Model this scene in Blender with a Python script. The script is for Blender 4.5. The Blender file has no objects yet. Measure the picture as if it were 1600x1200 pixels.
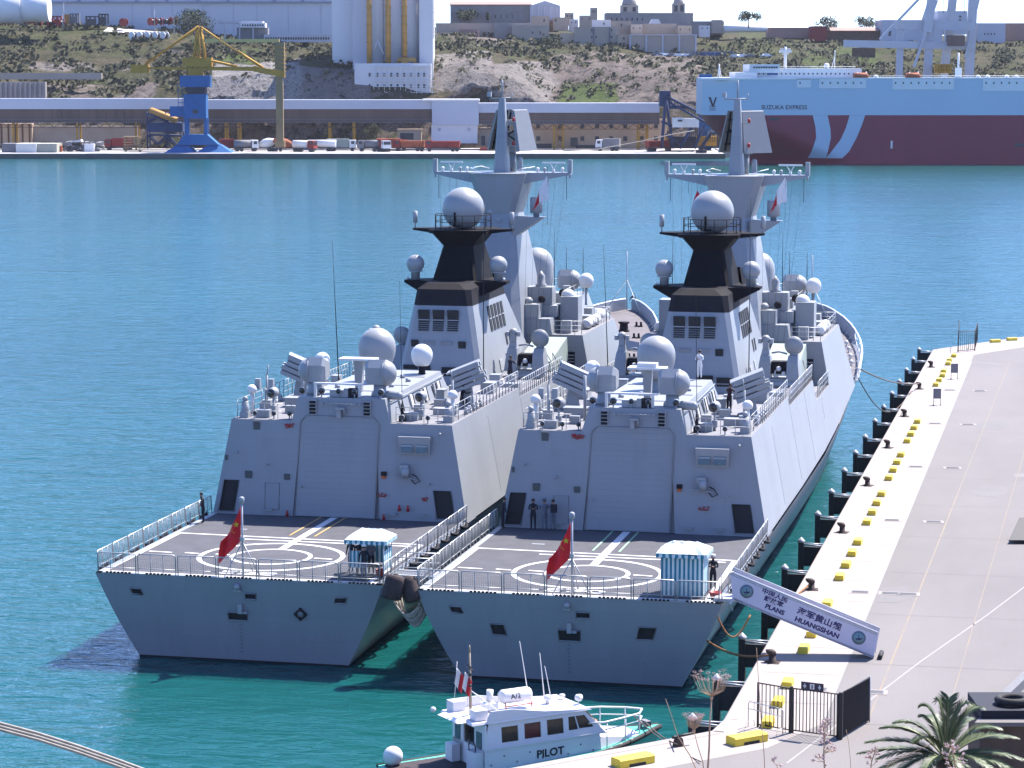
import bpy, math, random
from mathutils import Vector, Matrix, Euler
rnd = random.Random(7)
PI = math.pi
C = bpy.context.scene.collection
scn = bpy.context.scene

# ---------------------------------------------------------------- camera, world, sun, exposure
CAM = Vector((24.22, -120.83, 30.0))
PITCH = math.radians(7.038)
PSI = math.radians(12.571)          # the ships' axis lies this far right of the view axis
FPX = 4050.0                        # focal length in pixels of a 1600 px wide picture
cam_d = bpy.data.cameras.new('camera')
cam_d.sensor_width = 36.0
cam_d.lens = 36.0 * FPX / 1600.0
cam_d.clip_start = 0.5
cam_d.clip_end = 9000.0
cam = bpy.data.objects.new('camera', cam_d)
C.objects.link(cam)
cam.location = CAM
cam.rotation_euler = (PI / 2 - PITCH, 0, PSI)
scn.camera = cam

SUN = Vector((0.36, 0.58, 1.0)).normalized()     # direction towards the sun
SUN_EL = math.asin(SUN.z)
SUN_AZ = math.atan2(SUN.x, SUN.y)                # clockwise from +Y
world = bpy.data.worlds.new('World')
scn.world = world
world.use_nodes = True
wn = world.node_tree.nodes
bg = wn['Background']
sky = wn.new('ShaderNodeTexSky')
sky.sky_type = 'NISHITA'
sky.sun_disc = False
sky.sun_elevation = SUN_EL
sky.sun_rotation = SUN_AZ
sky.altitude = 0
sky.air_density = 0.6
sky.dust_density = 0.6
sky.ozone_density = 3.0
tint = wn.new('ShaderNodeMix'); tint.data_type = 'RGBA'; tint.blend_type = 'MULTIPLY'
tint.inputs[0].default_value = 1.0
tint.inputs[7].default_value = (0.85, 0.97, 1.22, 1)      # camera white balance of the daylight sky
world.node_tree.links.new(sky.outputs[0], tint.inputs[6])
world.node_tree.links.new(tint.outputs[2], bg.inputs[0])
bg.inputs[1].default_value = 0.142
sl = bpy.data.lights.new('sun', 'SUN')
sl.energy = 5.0
sl.angle = math.radians(0.5)
sl.color = (1.0, 0.935, 0.865)
so = bpy.data.objects.new('sun', sl)
C.objects.link(so)
so.rotation_euler = SUN.to_track_quat('Z', 'Y').to_euler()
so.location = (0, 0, 200)
scn.view_settings.view_transform = 'Standard'
scn.view_settings.look = 'None'
scn.view_settings.exposure = 1.45
scn.view_settings.gamma = 1.0
scn.view_settings.use_curve_mapping = False
scn.render.engine = 'CYCLES'
scn.cycles.max_bounces = 6
scn.cycles.volume_bounces = 0
scn.cycles.sample_clamp_indirect = 4.0

# ---------------------------------------------------------------- materials
ALB = 0.62      # overall reflectance level of the painted and weathered surfaces
def mat(name, col, rough=0.55, metal=0.0, var=0.1, scale=0.6, bump=0.0, bscale=6.0, streak=False,
        col2=None, spec=0.4, dirt=None, dirt_amt=0.25, emit=None, stretch=None, plates=0.0):
    col = tuple(c * ALB for c in col)
    col2 = tuple(c * ALB for c in col2) if col2 else None
    dirt = tuple(c * ALB for c in dirt) if dirt else None
    m = bpy.data.materials.new(name)
    m.use_nodes = True
    nt = m.node_tree
    N, L = nt.nodes, nt.links
    b = N['Principled BSDF']
    b.inputs['Roughness'].default_value = rough
    b.inputs['Metallic'].default_value = metal
    b.inputs['Specular IOR Level'].default_value = spec
    tc = N.new('ShaderNodeTexCoord')
    mp = N.new('ShaderNodeMapping')
    L.new(tc.outputs['Object'], mp.inputs[0])
    if streak:
        mp.inputs['Scale'].default_value = (1, 1, 0.09)
    if stretch:
        mp.inputs['Scale'].default_value = stretch
    n1 = N.new('ShaderNodeTexNoise')
    n1.inputs['Scale'].default_value = scale
    n1.inputs['Detail'].default_value = 6
    n1.inputs['Roughness'].default_value = 0.65
    L.new(mp.outputs[0], n1.inputs['Vector'])
    mr = N.new('ShaderNodeMapRange')
    mr.inputs[1].default_value = 0.3
    mr.inputs[2].default_value = 0.7
    L.new(n1.outputs['Fac'], mr.inputs[0])
    mx = N.new('ShaderNodeMix')
    mx.data_type = 'RGBA'
    c2 = col2 if col2 else tuple(min(1, c * (1 + var)) for c in col)
    c1 = col if col2 else tuple(c * (1 - var) for c in col)
    mx.inputs[6].default_value = (*c1, 1)
    mx.inputs[7].default_value = (*c2, 1)
    L.new(mr.outputs[0], mx.inputs[0])
    out = mx.outputs[2]
    if dirt:
        n2 = N.new('ShaderNodeTexNoise')
        n2.inputs['Scale'].default_value = scale * 3.1
        n2.inputs['Detail'].default_value = 8
        n2.inputs['Roughness'].default_value = 0.75
        L.new(mp.outputs[0], n2.inputs['Vector'])
        m2 = N.new('ShaderNodeMapRange')
        m2.inputs[1].default_value = 0.56
        m2.inputs[2].default_value = 0.8
        m2.inputs[4].default_value = dirt_amt
        L.new(n2.outputs['Fac'], m2.inputs[0])
        x2 = N.new('ShaderNodeMix')
        x2.data_type = 'RGBA'
        L.new(m2.outputs[0], x2.inputs[0])
        L.new(out, x2.inputs[6])
        x2.inputs[7].default_value = (*dirt, 1)
        out = x2.outputs[2]
    if plates:       # faint plate pattern: each plate a shade of its own, thin weld lines
        sx = N.new('ShaderNodeSeparateXYZ'); L.new(tc.outputs['Object'], sx.inputs[0])
        ad = N.new('ShaderNodeMath'); L.new(sx.outputs['X'], ad.inputs[0]); L.new(sx.outputs['Y'], ad.inputs[1])
        cb = N.new('ShaderNodeCombineXYZ'); L.new(ad.outputs[0], cb.inputs['X']); L.new(sx.outputs['Z'], cb.inputs['Y'])
        bk = N.new('ShaderNodeTexBrick'); bk.inputs['Scale'].default_value = 1.0; bk.inputs['Brick Width'].default_value = 2.7; bk.inputs['Row Height'].default_value = 1.25
        bk.inputs['Mortar Size'].default_value = 0.014; bk.inputs['Mortar Smooth'].default_value = 0.6; bk.offset = 0.37
        bk.inputs['Color1'].default_value = (1, 1, 1, 1); bk.inputs['Color2'].default_value = (1 - plates, 1 - plates, 1 - plates * .9, 1); bk.inputs['Mortar'].default_value = (1 - plates * 2.6,) * 3 + (1,)
        L.new(cb.outputs[0], bk.inputs['Vector'])
        mu = N.new('ShaderNodeMix'); mu.data_type = 'RGBA'; mu.blend_type = 'MULTIPLY'; mu.inputs[0].default_value = 1
        L.new(out, mu.inputs[6]); L.new(bk.outputs['Color'], mu.inputs[7]); out = mu.outputs[2]
    L.new(out, b.inputs['Base Color'])
    if bump:
        n3 = N.new('ShaderNodeTexNoise')
        n3.inputs['Scale'].default_value = bscale
        n3.inputs['Detail'].default_value = 5
        L.new(tc.outputs['Object'], n3.inputs['Vector'])
        bp = N.new('ShaderNodeBump')
        bp.inputs['Strength'].default_value = bump
        bp.inputs['Distance'].default_value = 0.05
        L.new(n3.outputs['Fac'], bp.inputs['Height'])
        L.new(bp.outputs[0], b.inputs['Normal'])
    if emit:
        b.inputs['Emission Color'].default_value = (*col, 1)
        b.inputs['Emission Strength'].default_value = emit
    return m

M = {}
M['hull'] = mat('hull_paint', (0.343, 0.370, 0.413), 0.36, var=0.05, scale=0.9, streak=True, dirt=(0.24, 0.235, 0.235), dirt_amt=0.5, bump=0.2, bscale=0.8, plates=0.05)
M['grey'] = mat('naval_grey_paint', (0.367, 0.394, 0.433), 0.5, var=0.05, scale=0.5, streak=True, dirt=(0.26, 0.25, 0.25), dirt_amt=0.42, bump=0.14, bscale=1.0, plates=0.045)
M['fit'] = mat('fitting_grey_paint', (0.410, 0.435, 0.467), 0.45, var=0.08, scale=1.5, dirt=(0.3, 0.3, 0.31), dirt_amt=0.25)
M['dome'] = mat('radome_shell', (0.400, 0.416, 0.440), 0.45, var=0.03, scale=1.0)
M['white'] = mat('white_gloss', (0.95, 0.95, 0.95), 0.35, var=0.04, scale=2, dirt=(0.5, 0.48, 0.45), dirt_amt=0.2)
M['deck'] = mat('non_skid_deck', (0.098, 0.1, 0.118), 0.85, var=0.16, scale=0.9, bump=0.5, bscale=30, dirt=(0.25, 0.24, 0.26), dirt_amt=0.3)
M['deck2'] = mat('upper_deck_paint', (0.264, 0.264, 0.288), 0.8, var=0.12, scale=0.8, dirt=(0.2, 0.2, 0.22), dirt_amt=0.3)
M['red_deck'] = mat('foredeck_paint', (0.18, 0.16, 0.17), 0.8, var=0.15, scale=0.7, dirt=(0.15, 0.13, 0.14))
M['black'] = mat('black_paint', (0.012, 0.011, 0.015), 0.75, spec=0.12, var=0.25, scale=1.5)
M['black2'] = mat('sooty_black_paint', (0.024, 0.023, 0.03), 0.75, spec=0.15, var=0.2, scale=1.2)
M['dark'] = mat('dark_opening', (0.018, 0.02, 0.026), 0.7, var=0.3, scale=2)  # near black painted in for the unlit inside of openings
M['line'] = mat('deck_line_white', (0.9, 0.9, 0.92), 0.7, var=0.08, scale=5, dirt=(0.35, 0.35, 0.37), dirt_amt=0.35)
M['liney'] = mat('deck_line_amber', (0.62, 0.42, 0.16), 0.7, var=0.1, scale=5)
M['lineg'] = mat('deck_line_green', (0.36, 0.6, 0.4), 0.7, var=0.1, scale=5)
M['steel'] = mat('galvanised_steel', (0.52, 0.54, 0.56), 0.4, metal=0.3, var=0.1, scale=4)
M['net'] = mat('safety_net', (0.5, 0.5, 0.5), 0.8)
M['red'] = mat('red_cloth', (0.95, 0.015, 0.03), 0.75, var=0.15, scale=2.5)
M['redp'] = mat('red_paint', (0.5, 0.03, 0.03), 0.5, var=0.15, scale=3, dirt=(0.12, 0.05, 0.05))
M['cloth'] = mat('white_cloth', (1.0, 0.98, 0.98), 0.8, var=0.05, scale=3)
M['yel'] = mat('yellow_paint', (1.0, 0.74, 0.06), 0.55, var=0.12, scale=2, dirt=(0.35, 0.28, 0.12), dirt_amt=0.35)
M['gold'] = mat('yellow_star', (0.85, 0.6, 0.03), 0.7)
M['rubber'] = mat('black_rubber', (0.03, 0.028, 0.03), 0.8, var=0.3, scale=2, dirt=(0.12, 0.11, 0.11), dirt_amt=0.4)
M['fender'] = mat('old_rubber_fender', (0.065, 0.045, 0.045), 0.85, var=0.3, scale=2, dirt=(0.2, 0.15, 0.14), dirt_amt=0.4)
M['conc'] = mat('pale_quay_stone', (0.42, 0.37, 0.345), 0.85, var=0.06, scale=0.25, bump=0.3, bscale=4, dirt=(0.36, 0.31, 0.28), dirt_amt=0.6)
M['asph'] = mat('worn_concrete_apron', (0.225, 0.206, 0.2), 0.9, var=0.13, scale=0.1, bump=0.3, bscale=6, dirt=(0.2, 0.185, 0.18), dirt_amt=0.6, stretch=(1, 0.35, 1))
M['wallc'] = mat('quay_wall_concrete', (0.2, 0.2, 0.19), 0.9, var=0.2, scale=0.7, bump=0.4, bscale=3, dirt=(0.08, 0.09, 0.07), dirt_amt=0.6)
M['iron'] = mat('dark_iron', (0.035, 0.032, 0.035), 0.6, var=0.2, scale=4)
M['rust'] = mat('rusty_iron', (0.06, 0.038, 0.033), 0.8, var=0.3, scale=5, dirt=(0.05, 0.04, 0.04))
M['rope'] = mat('orange_mooring_rope', (0.42, 0.19, 0.08), 0.9, var=0.25, scale=8)
M['rope2'] = mat('pale_rope', (0.5, 0.46, 0.4), 0.9, var=0.2, scale=8)
M['roped'] = mat('brown_mooring_rope', (0.16, 0.12, 0.1), 0.9, var=0.3, scale=8)
M['navy'] = mat('navy_uniform', (0.012, 0.015, 0.03), 0.8, var=0.3, scale=6)
M['camo'] = mat('blue_camouflage_uniform', (0.09, 0.11, 0.17), 0.85, scale=9, col2=(0.24, 0.27, 0.34))
M['skin'] = mat('skin', (0.42, 0.24, 0.17), 0.6, var=0.06, scale=6)
M['hair'] = mat('dark_hair', (0.012, 0.01, 0.01), 0.6, var=0.2, scale=20)
M['orange'] = mat('orange_plastic', (0.75, 0.14, 0.02), 0.5, var=0.15, scale=4)
M['glass'] = mat('dark_window_glass', (0.02, 0.022, 0.024), 0.08, var=0.2, scale=2, spec=0.6)
M['cyan'] = mat('sea_green_paint', (0.14, 0.68, 0.52), 0.45, var=0.08, scale=1.5, dirt=(0.2, 0.45, 0.38))

# ---------------------------------------------------------------- mesh builder
class MB:
    def __init__(s):
        s.v = []; s.f = []; s.sm = []; s.mi = []
    def add(s, vs, fs, smooth=False, mi=0):
        o = len(s.v)
        s.v += [tuple(p) for p in vs]
        s.f += [tuple(i + o for i in f) for f in fs]
        s.sm += [smooth] * len(fs)
        s.mi += [mi] * len(fs)
        return s
    def hexa(s, p, mi=0):       # 4 bottom then 4 top, both counter-clockwise from above
        return s.add(p, [(3, 2, 1, 0), (4, 5, 6, 7), (0, 1, 5, 4), (1, 2, 6, 5), (2, 3, 7, 6), (3, 0, 4, 7)], mi=mi)
    def box(s, x0, x1, y0, y1, z0, z1, mi=0):
        return s.hexa([(x0, y0, z0), (x1, y0, z0), (x1, y1, z0), (x0, y1, z0), (x0, y0, z1), (x1, y0, z1), (x1, y1, z1), (x0, y1, z1)], mi)
    def cbox(s, c, d, rot=None, mi=0):
        hx, hy, hz = d[0] / 2, d[1] / 2, d[2] / 2
        ps = [Vector(p) for p in ((-hx, -hy, -hz), (hx, -hy, -hz), (hx, hy, -hz), (-hx, hy, -hz), (-hx, -hy, hz), (hx, -hy, hz), (hx, hy, hz), (-hx, hy, hz))]
        if rot is not None:
            r = rot if isinstance(rot, Matrix) else Euler(rot).to_matrix()
            ps = [r @ p for p in ps]
        c = Vector(c)
        return s.hexa([c + p for p in ps], mi)
    def taper(s, z0, r0, z1, r1, mi=0):   # r = (x0,x1,y0,y1)
        a, b = r0, r1
        return s.hexa([(a[0], a[2], z0), (a[1], a[2], z0), (a[1], a[3], z0), (a[0], a[3], z0),
                       (b[0], b[2], z1), (b[1], b[2], z1), (b[1], b[3], z1), (b[0], b[3], z1)], mi)
    def loft(s, rings, closed=True, cap=True, smooth=False, mi=0):
        n = len(rings[0]); vs = [p for r in rings for p in r]; fs = []
        for i in range(len(rings) - 1):
            for j in range(n if closed else n - 1):
                k = (j + 1) % n
                fs.append((i * n + j, i * n + k, (i + 1) * n + k, (i + 1) * n + j))
        if cap and closed:
            fs.append(tuple(range(n - 1, -1, -1)))
            fs.append(tuple((len(rings) - 1) * n + j for j in range(n)))
        return s.add(vs, fs, smooth, mi)
    def cone(s, p0, p1, r0, r1, n=10, smooth=True, mi=0):
        p0, p1 = Vector(p0), Vector(p1)
        d = (p1 - p0)
        if d.length < 1e-6: return s
        q = d.to_track_quat('Z', 'Y').to_matrix()
        rings = []
        for p, r in ((p0, r0), (p1, r1)):
            rings.append([p + q @ Vector((r * math.cos(2 * PI * i / n), r * math.sin(2 * PI * i / n), 0)) for i in range(n)])
        o = len(s.v)
        s.loft(rings, True, False, smooth, mi)
        s.f += [tuple(o + i for i in range(n - 1, -1, -1)), tuple(o + n + i for i in range(n))]
        s.sm += [False, False]; s.mi += [mi, mi]
        return s
    def rod(s, p0, p1, r, n=6, mi=0):
        return s.cone(p0, p1, r, r, n, True, mi)
    def tube(s, pts, r, n=6, closed=False, mi=0):
        pts = [Vector(p) for p in pts]
        rings = []
        m = len(pts)
        up = Vector((0, 0, 1))
        for i, p in enumerate(pts):
            a = pts[(i - 1) % m] if (closed or i > 0) else p
            b = pts[(i + 1) % m] if (closed or i < m - 1) else p
            t = (b - a).normalized()
            u = up if abs(t.z) < 0.95 else Vector((0, 1, 0))
            x = t.cross(u).normalized(); y = x.cross(t).normalized()
            rr = r[i] if isinstance(r, (list, tuple)) else r
            rings.append([p + x * rr * math.cos(2 * PI * k / n) + y * rr * math.sin(2 * PI * k / n) for k in range(n)])
        if closed: rings.append(rings[0])
        return s.loft(rings, True, not closed, True, mi)
    def ball(s, c, r, nu=16, nv=10, sz=1.0, zmin=-1.0, mi=0, axis=None):
        c = Vector(c)
        q = axis.to_track_quat('Z', 'Y').to_matrix() if axis is not None else Matrix.Identity(3)
        a0 = math.asin(max(-1, zmin))
        rings = []
        for j in range(nv + 1):
            a = a0 + (PI / 2 - a0) * j / nv
            rr = max(1e-4, r * math.cos(a)); z = r * math.sin(a) * sz
            rings.append([c + q @ Vector((rr * math.cos(2 * PI * i / nu), rr * math.sin(2 * PI * i / nu), z)) for i in range(nu)])
        return s.loft(rings, True, True, True, mi)
    def lathe(s, c, prof, n=16, smooth=True, mi=0, axis=None):
        c = Vector(c)
        q = axis.to_track_quat('Z', 'Y').to_matrix() if axis is not None else Matrix.Identity(3)
        rings = [[c + q @ Vector((max(r, 1e-4) * math.cos(2 * PI * i / n), max(r, 1e-4) * math.sin(2 * PI * i / n), z)) for i in range(n)] for r, z in prof]
        return s.loft(rings, True, True, smooth, mi)
    def prism(s, poly, d, mi=0):      # poly: list of 3D points, d: extrusion vector
        d = Vector(d); n = len(poly)
        vs = [Vector(p) for p in poly] + [Vector(p) + d for p in poly]
        fs = [tuple(range(n - 1, -1, -1)), tuple(range(n, 2 * n))] + [(i, (i + 1) % n, n + (i + 1) % n, n + i) for i in range(n)]
        return s.add(vs, fs, mi=mi)
    def mesh(s, name, mats, smooth_all=None):
        me = bpy.data.meshes.new(name)
        me.from_pydata(s.v, [], s.f)
        for m_ in (mats if isinstance(mats, (list, tuple)) else [mats]):
            me.materials.append(M[m_] if isinstance(m_, str) else m_)
        me.polygons.foreach_set('use_smooth', s.sm)
        me.polygons.foreach_set('material_index', s.mi)
        me.update()
        import bmesh
        bm = bmesh.new(); bm.from_mesh(me)
        bmesh.ops.recalc_face_normals(bm, faces=bm.faces)
        bm.to_mesh(me); bm.free()
        return me

def part(name, mb, mats, parent=None, loc=None, rot=None, label=None, kind=None):
    me = mb if isinstance(mb, bpy.types.Mesh) else mb.mesh(name, mats)
    o = bpy.data.objects.new(name, me)
    C.objects.link(o)
    if parent is not None: o.parent = parent
    if loc is not None: o.location = loc
    if rot is not None: o.rotation_euler = (0, 0, rot) if not isinstance(rot, (tuple, list, Euler)) else rot
    if label: o['label'] = label
    if kind: o['kind'] = kind
    return o
def thing(name, label, cat, loc=(0, 0, 0), rotz=0, group=None):
    o = bpy.data.objects.new(name, None)
    o.empty_display_size = 0.3
    C.objects.link(o)
    o.location = loc; o.rotation_euler = (0, 0, rotz)
    o['label'] = label; o['category'] = cat
    if group: o['group'] = group
    return o
def tag(o, label, cat, group=None):
    o['label'] = label; o['category'] = cat
    if group: o['group'] = group
    return o
def dup(root, loc=None, rotz=None, label=None, group=None):
    kids = {}
    for o in C.objects:
        if o.parent: kids.setdefault(o.parent.name, []).append(o)
    def cp(o, par):
        c = o.copy(); C.objects.link(c)
        if par is not None: c.parent = par
        for k in kids.get(o.name, []): cp(k, c)
        return c
    r = cp(root, None)
    if loc is not None: r.location = loc
    if rotz is not None: r.rotation_euler[2] = rotz
    if label: r['label'] = label
    if group: r['group'] = group
    return r

# positions: a pixel of the 1600x1200 photograph turned into a place
CPH, SPH = math.cos(PITCH), math.sin(PITCH)
VR = Vector((math.cos(PSI), math.sin(PSI), 0)); VD = Vector((-math.sin(PSI), math.cos(PSI), 0))
CG = Vector((CAM.x, CAM.y, 0))
def ray(u, v):
    a = (u - 800) / FPX; b = (600 - v) / FPX
    return VR * a + VD * (CPH + b * SPH) + Vector((0, 0, -SPH + b * CPH))
def onz(u, v, z):
    d = ray(u, v); return CAM + d * ((z - CAM.z) / d.z)
def ondep(u, v, cy):
    d = ray(u, v); return CAM + d * (cy / d.dot(VD))
def V(cx, cy, z=0): return CG + VR * cx + VD * cy + Vector((0, 0, z))
def fx(u, cy, z=10): return (u - 800) / FPX * (cy * CPH - (z - CAM.z) * SPH)
def fz(v, cy):
    b = (600 - v) / FPX
    return CAM.z + (b * cy * CPH - cy * SPH) / (CPH + b * SPH)
def text_mesh(name, body, size, depth=0.004, bold=0.0, align='CENTER', xs=1.0):
    cu = bpy.data.curves.new(name, 'FONT')
    cu.body = body; cu.size = size; cu.extrude = depth; cu.offset = bold
    cu.align_x = align; cu.align_y = 'CENTER'
    cu.resolution_u = 3
    o = bpy.data.objects.new(name, cu)
    C.objects.link(o)
    bpy.context.view_layer.update()
    me = bpy.data.meshes.new_from_object(o.evaluated_get(bpy.context.evaluated_depsgraph_get()))
    bpy.data.objects.remove(o)
    bpy.data.curves.remove(cu)
    if xs != 1.0:
        for v in me.vertices: v.co.x *= xs
    return me
def text_part(name, body, size, material, parent, mtx, bold=0.0, xs=1.0, align='CENTER'):
    me = text_mesh(name, body, size, bold=bold, xs=xs, align=align)
    me.materials.clear(); me.materials.append(M[material])
    o = bpy.data.objects.new(name, me)
    C.objects.link(o)
    if parent is not None: o.parent = parent
    o.matrix_local = mtx
    return o
def frame(org, xdir, ydir):
    x = Vector(xdir).normalized(); y = Vector(ydir).normalized(); z = x.cross(y).normalized(); y = z.cross(x)
    return Matrix(((x.x, y.x, z.x, org[0]), (x.y, y.y, z.y, org[1]), (x.z, y.z, z.z, org[2]), (0, 0, 0, 1)))
# ---------------------------------------------------------------- water
def water():
    m = bpy.data.materials.new('harbour_water'); m.use_nodes = True
    nt = m.node_tree; N, L = nt.nodes, nt.links
    b = N['Principled BSDF']
    b.inputs['Roughness'].default_value = 0.13
    b.inputs['IOR'].default_value = 1.333
    tc = N.new('ShaderNodeTexCoord')
    n0 = N.new('ShaderNodeTexNoise'); n0.inputs['Scale'].default_value = 0.012; n0.inputs['Detail'].default_value = 4
    L.new(tc.outputs['Object'], n0.inputs['Vector'])
    mx = N.new('ShaderNodeMix'); mx.data_type = 'RGBA'
    mx.inputs[6].default_value = (0.002, 0.042, 0.044, 1); mx.inputs[7].default_value = (0.007, 0.088, 0.088, 1)
    L.new(n0.outputs['Fac'], mx.inputs[0]); L.new(mx.outputs[2], b.inputs['Base Color'])
    mp = N.new('ShaderNodeMapping'); mp.inputs['Rotation'].default_value = (0, 0, -0.32); mp.inputs['Scale'].default_value = (0.5, 1.0, 1)
    L.new(tc.outputs['Object'], mp.inputs[0])
    h = None
    for sc_, amp, det in ((0.05, 0.9, 2), (0.42, 0.85, 3), (1.4, 0.3, 4), (4.0, 0.04, 2)):
        n = N.new('ShaderNodeTexNoise'); n.inputs['Scale'].default_value = sc_; n.inputs['Detail'].default_value = det; n.inputs['Roughness'].default_value = 0.6
        n.inputs['Distortion'].default_value = 0.4
        L.new(mp.outputs[0], n.inputs['Vector'])
        mu = N.new('ShaderNodeMath'); mu.operation = 'MULTIPLY'; mu.inputs[1].default_value = amp
        L.new(n.outputs['Fac'], mu.inputs[0])
        if h is None: h = mu.outputs[0]
        else:
            ad = N.new('ShaderNodeMath'); ad.operation = 'ADD'
            L.new(h, ad.inputs[0]); L.new(mu.outputs[0], ad.inputs[1]); h = ad.outputs[0]
    bp = N.new('ShaderNodeBump'); bp.inputs['Strength'].default_value = 1.0; bp.inputs['Distance'].default_value = 0.62
    L.new(h, bp.inputs['Height']); L.new(bp.outputs[0], b.inputs['Normal'])
    M['water'] = m
    mb = MB()
    p = [V(-620, -260), V(620, -260), V(620, 1620), V(-620, 1620)]
    mb.add([(q.x, q.y, 0) for q in p], [(0, 1, 2, 3)])
    part('water', mb, 'water', kind='structure')
water()
# the air over the harbour: far things fade to a pale violet blue
hm = bpy.data.materials.new('haze'); hm.use_nodes = True
hn = hm.node_tree; hn.nodes.remove(hn.nodes['Principled BSDF'])
pv = hn.nodes.new('ShaderNodeVolumePrincipled'); pv.inputs['Color'].default_value = (0.86, 0.87, 0.97, 1); pv.inputs['Density'].default_value = 0.00003; pv.inputs['Anisotropy'].default_value = 0.3
hn.links.new(pv.outputs[0], hn.nodes['Material Output'].inputs['Volume'])
M['haze'] = hm
hb_ = MB(); hb_.box(-640, 640, -280, 1640, -4.2, 82)
part('haze', hb_, 'haze', loc=tuple(CG), rot=PSI, kind='stuff')

# ---------------------------------------------------------------- quay
QZ = 2.0
def quay():
    # corner of the quay next to the pilot boat, long edge X=9.45, far corner, front edge
    A = (9.2, -14.6); B = (9.45, -12.5); D = (9.45, 136.5)
    d1 = Vector((-0.68, -0.73)); far = (27.0, 193.0)
    E_ = (A[0] + d1.x * 90, A[1] + d1.y * 90)
    F_ = (D[0] + (far[0] - 9.45) * 2.6, D[1] + (151.7 - 137.4) / (17.84 - 9.5) * (far[0] - 9.45) * 2.6)
    out = [E_, A, B, D, F_, (200, F_[1]), (200, E_[1])]
    n = len(out)
    mb = MB(); mb.add([(x, y, QZ) for x, y in out], [tuple(range(n))])
    part('quay_ground', mb, 'asph', kind='structure')
    # pale stone margin strips, 4 mm proud
    mb = MB()
    def strip(pts_out, pts_in):
        k = len(pts_out)
        mb.add([(x, y, QZ + .004) for x, y in pts_out] + [(x, y, QZ + .004) for x, y in pts_in], [(i, i + 1, k + i + 1, k + i) for i in range(k - 1)])
    fd = Vector((F_[0] - D[0], F_[1] - D[1])).normalized()
    fin = (D[0] + 4.1 + fd.x * 1.5, D[1] - 4.4 + fd.y * 1.5)
    strip([B, D], [(13.55, -12.5), (13.55, 132.8)])
    strip([D, F_], [(13.55, 132.8), (F_[0] + 2, F_[1] - 4.2)])
    c_in = (13.0, -16.6)
    strip([E_, A, B], [(E_[0] + 2.3, E_[1] - 2.1), (c_in[0] - 1.2, c_in[1] - .2), (13.55, -12.5)])
    part('quay_margin', mb, 'conc', kind='structure')
    mb = MB()
    for (x0, y0), (x1, y1) in zip(out[:4], out[1:5]):
        mb.add([(x0, y0, -3), (x1, y1, -3), (x1, y1, QZ), (x0, y0, QZ)], [(0, 1, 2, 3)])
    part('quay_wall', mb, 'wallc', kind='structure')
    # raised rounded coping along the long edge and the front edge
    mb = MB()
    def coping(p, q):
        v = Vector((q[0] - p[0], q[1] - p[1], 0)).normalized(); nn = Vector((v.y, -v.x, 0))
        prof = [(-.03, -.5), (-.05, -.02), (.02, .03), (.5, .03), (.53, .0)]
        rings = [[Vector((e[0], e[1], QZ)) + nn * a + Vector((0, 0, b)) for a, b in prof] for e in (p, q)]
        mb.loft(rings, closed=False)
    coping(E_, A); coping(A, B); coping(B, D); coping(D, F_)
    part('quay_coping', mb, 'conc', kind='structure')
    # kerb-like joint line between margin and apron, painted lines
    mb = MB()
    def line(p, q, w, m_):
        v = Vector((q[0] - p[0], q[1] - p[1])).normalized(); nn = Vector((-v.y, v.x)) * w / 2
        m_.add([(p[0] + nn.x, p[1] + nn.y, QZ + .009), (q[0] + nn.x, q[1] + nn.y, QZ + .009), (q[0] - nn.x, q[1] - nn.y, QZ + .009), (p[0] - nn.x, p[1] - nn.y, QZ + .009)], [(0, 1, 2, 3)])
    line((12.85, -19.0), (17.0, 0.5), .1, mb); line((17.0, .5), (19.6, 11.5), .1, mb); line((19.6, 11.5), (23.6, 30), .09, mb)
    line((13.6, -12), (13.6, 126.8), .1, mb)
    line((13.6, 126.8), (16.3, 125.2), .14, mb)
    part('painted_line', mb, 'linefaint', kind='structure')
    mb = MB()
    for k in range(30):
        a = -12 + k * 4.6
        line((15.62 + .012 * a, a), (15.62 + .012 * (a + 4.6), a + 4.6), .09 if k < 14 else .06, mb)
        line((18.9 + .016 * a, a), (18.9 + .016 * (a + 4.6), a + 4.6), .05, mb)
    part('painted_line', mb, 'lineyfaint', kind='structure')
    mb = MB(); R_ = random.Random(12)
    for k in range(16):
        x, y = R_.uniform(14.2, 40), R_.uniform(-18, 130); n = 12; w, l = R_.uniform(.4, 2.0), R_.uniform(.5, 3.5)
        ps = [(x + w * math.cos(2 * PI * i / n) * R_.uniform(.6, 1.1), y + l * math.sin(2 * PI * i / n) * R_.uniform(.6, 1.1), QZ + .005 + k * .0001) for i in range(n)]
        mb.add(ps, [tuple(range(n))])
    part('oil_stain', mb, 'stain', kind='structure')
    mb = MB()
    for k in range(9):
        x, y = R_.uniform(14.5, 34), R_.uniform(-14, 120); w, l = R_.uniform(.6, 1.6), R_.uniform(1.2, 4)
        mb.add([(x, y, QZ + .0045), (x + w, y, QZ + .0045), (x + w, y + l, QZ + .0045), (x, y + l, QZ + .0045)], [(0, 1, 2, 3)])
    part('repair_patch', mb, 'patch', kind='structure')
    # expansion joints in the margin and apron
    mb = MB()
    for k in range(26):
        y = -9 + k * 5.6
        line((9.55, y), (13.5, y + .1), .035, mb)
    for k in range(14):
        y = -12 + k * 11.3
        line((13.7, y), (48, y + .6), .025, mb)
    for x in (22.5, 31):
        line((x, -30), (x + 1, 140), .05, mb)
    part('expansion_joint', mb, 'joint', kind='structure')
    # drain covers let into the ground
    g = MB(); g.box(-.45, .45, -.28, .28, 0, .012)
    for k in range(5): g.box(-.4, .4, -.22 + k * .1, -.17 + k * .1, .012, .02)
    gm = g.mesh('drain_cover', 'drain')
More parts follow.
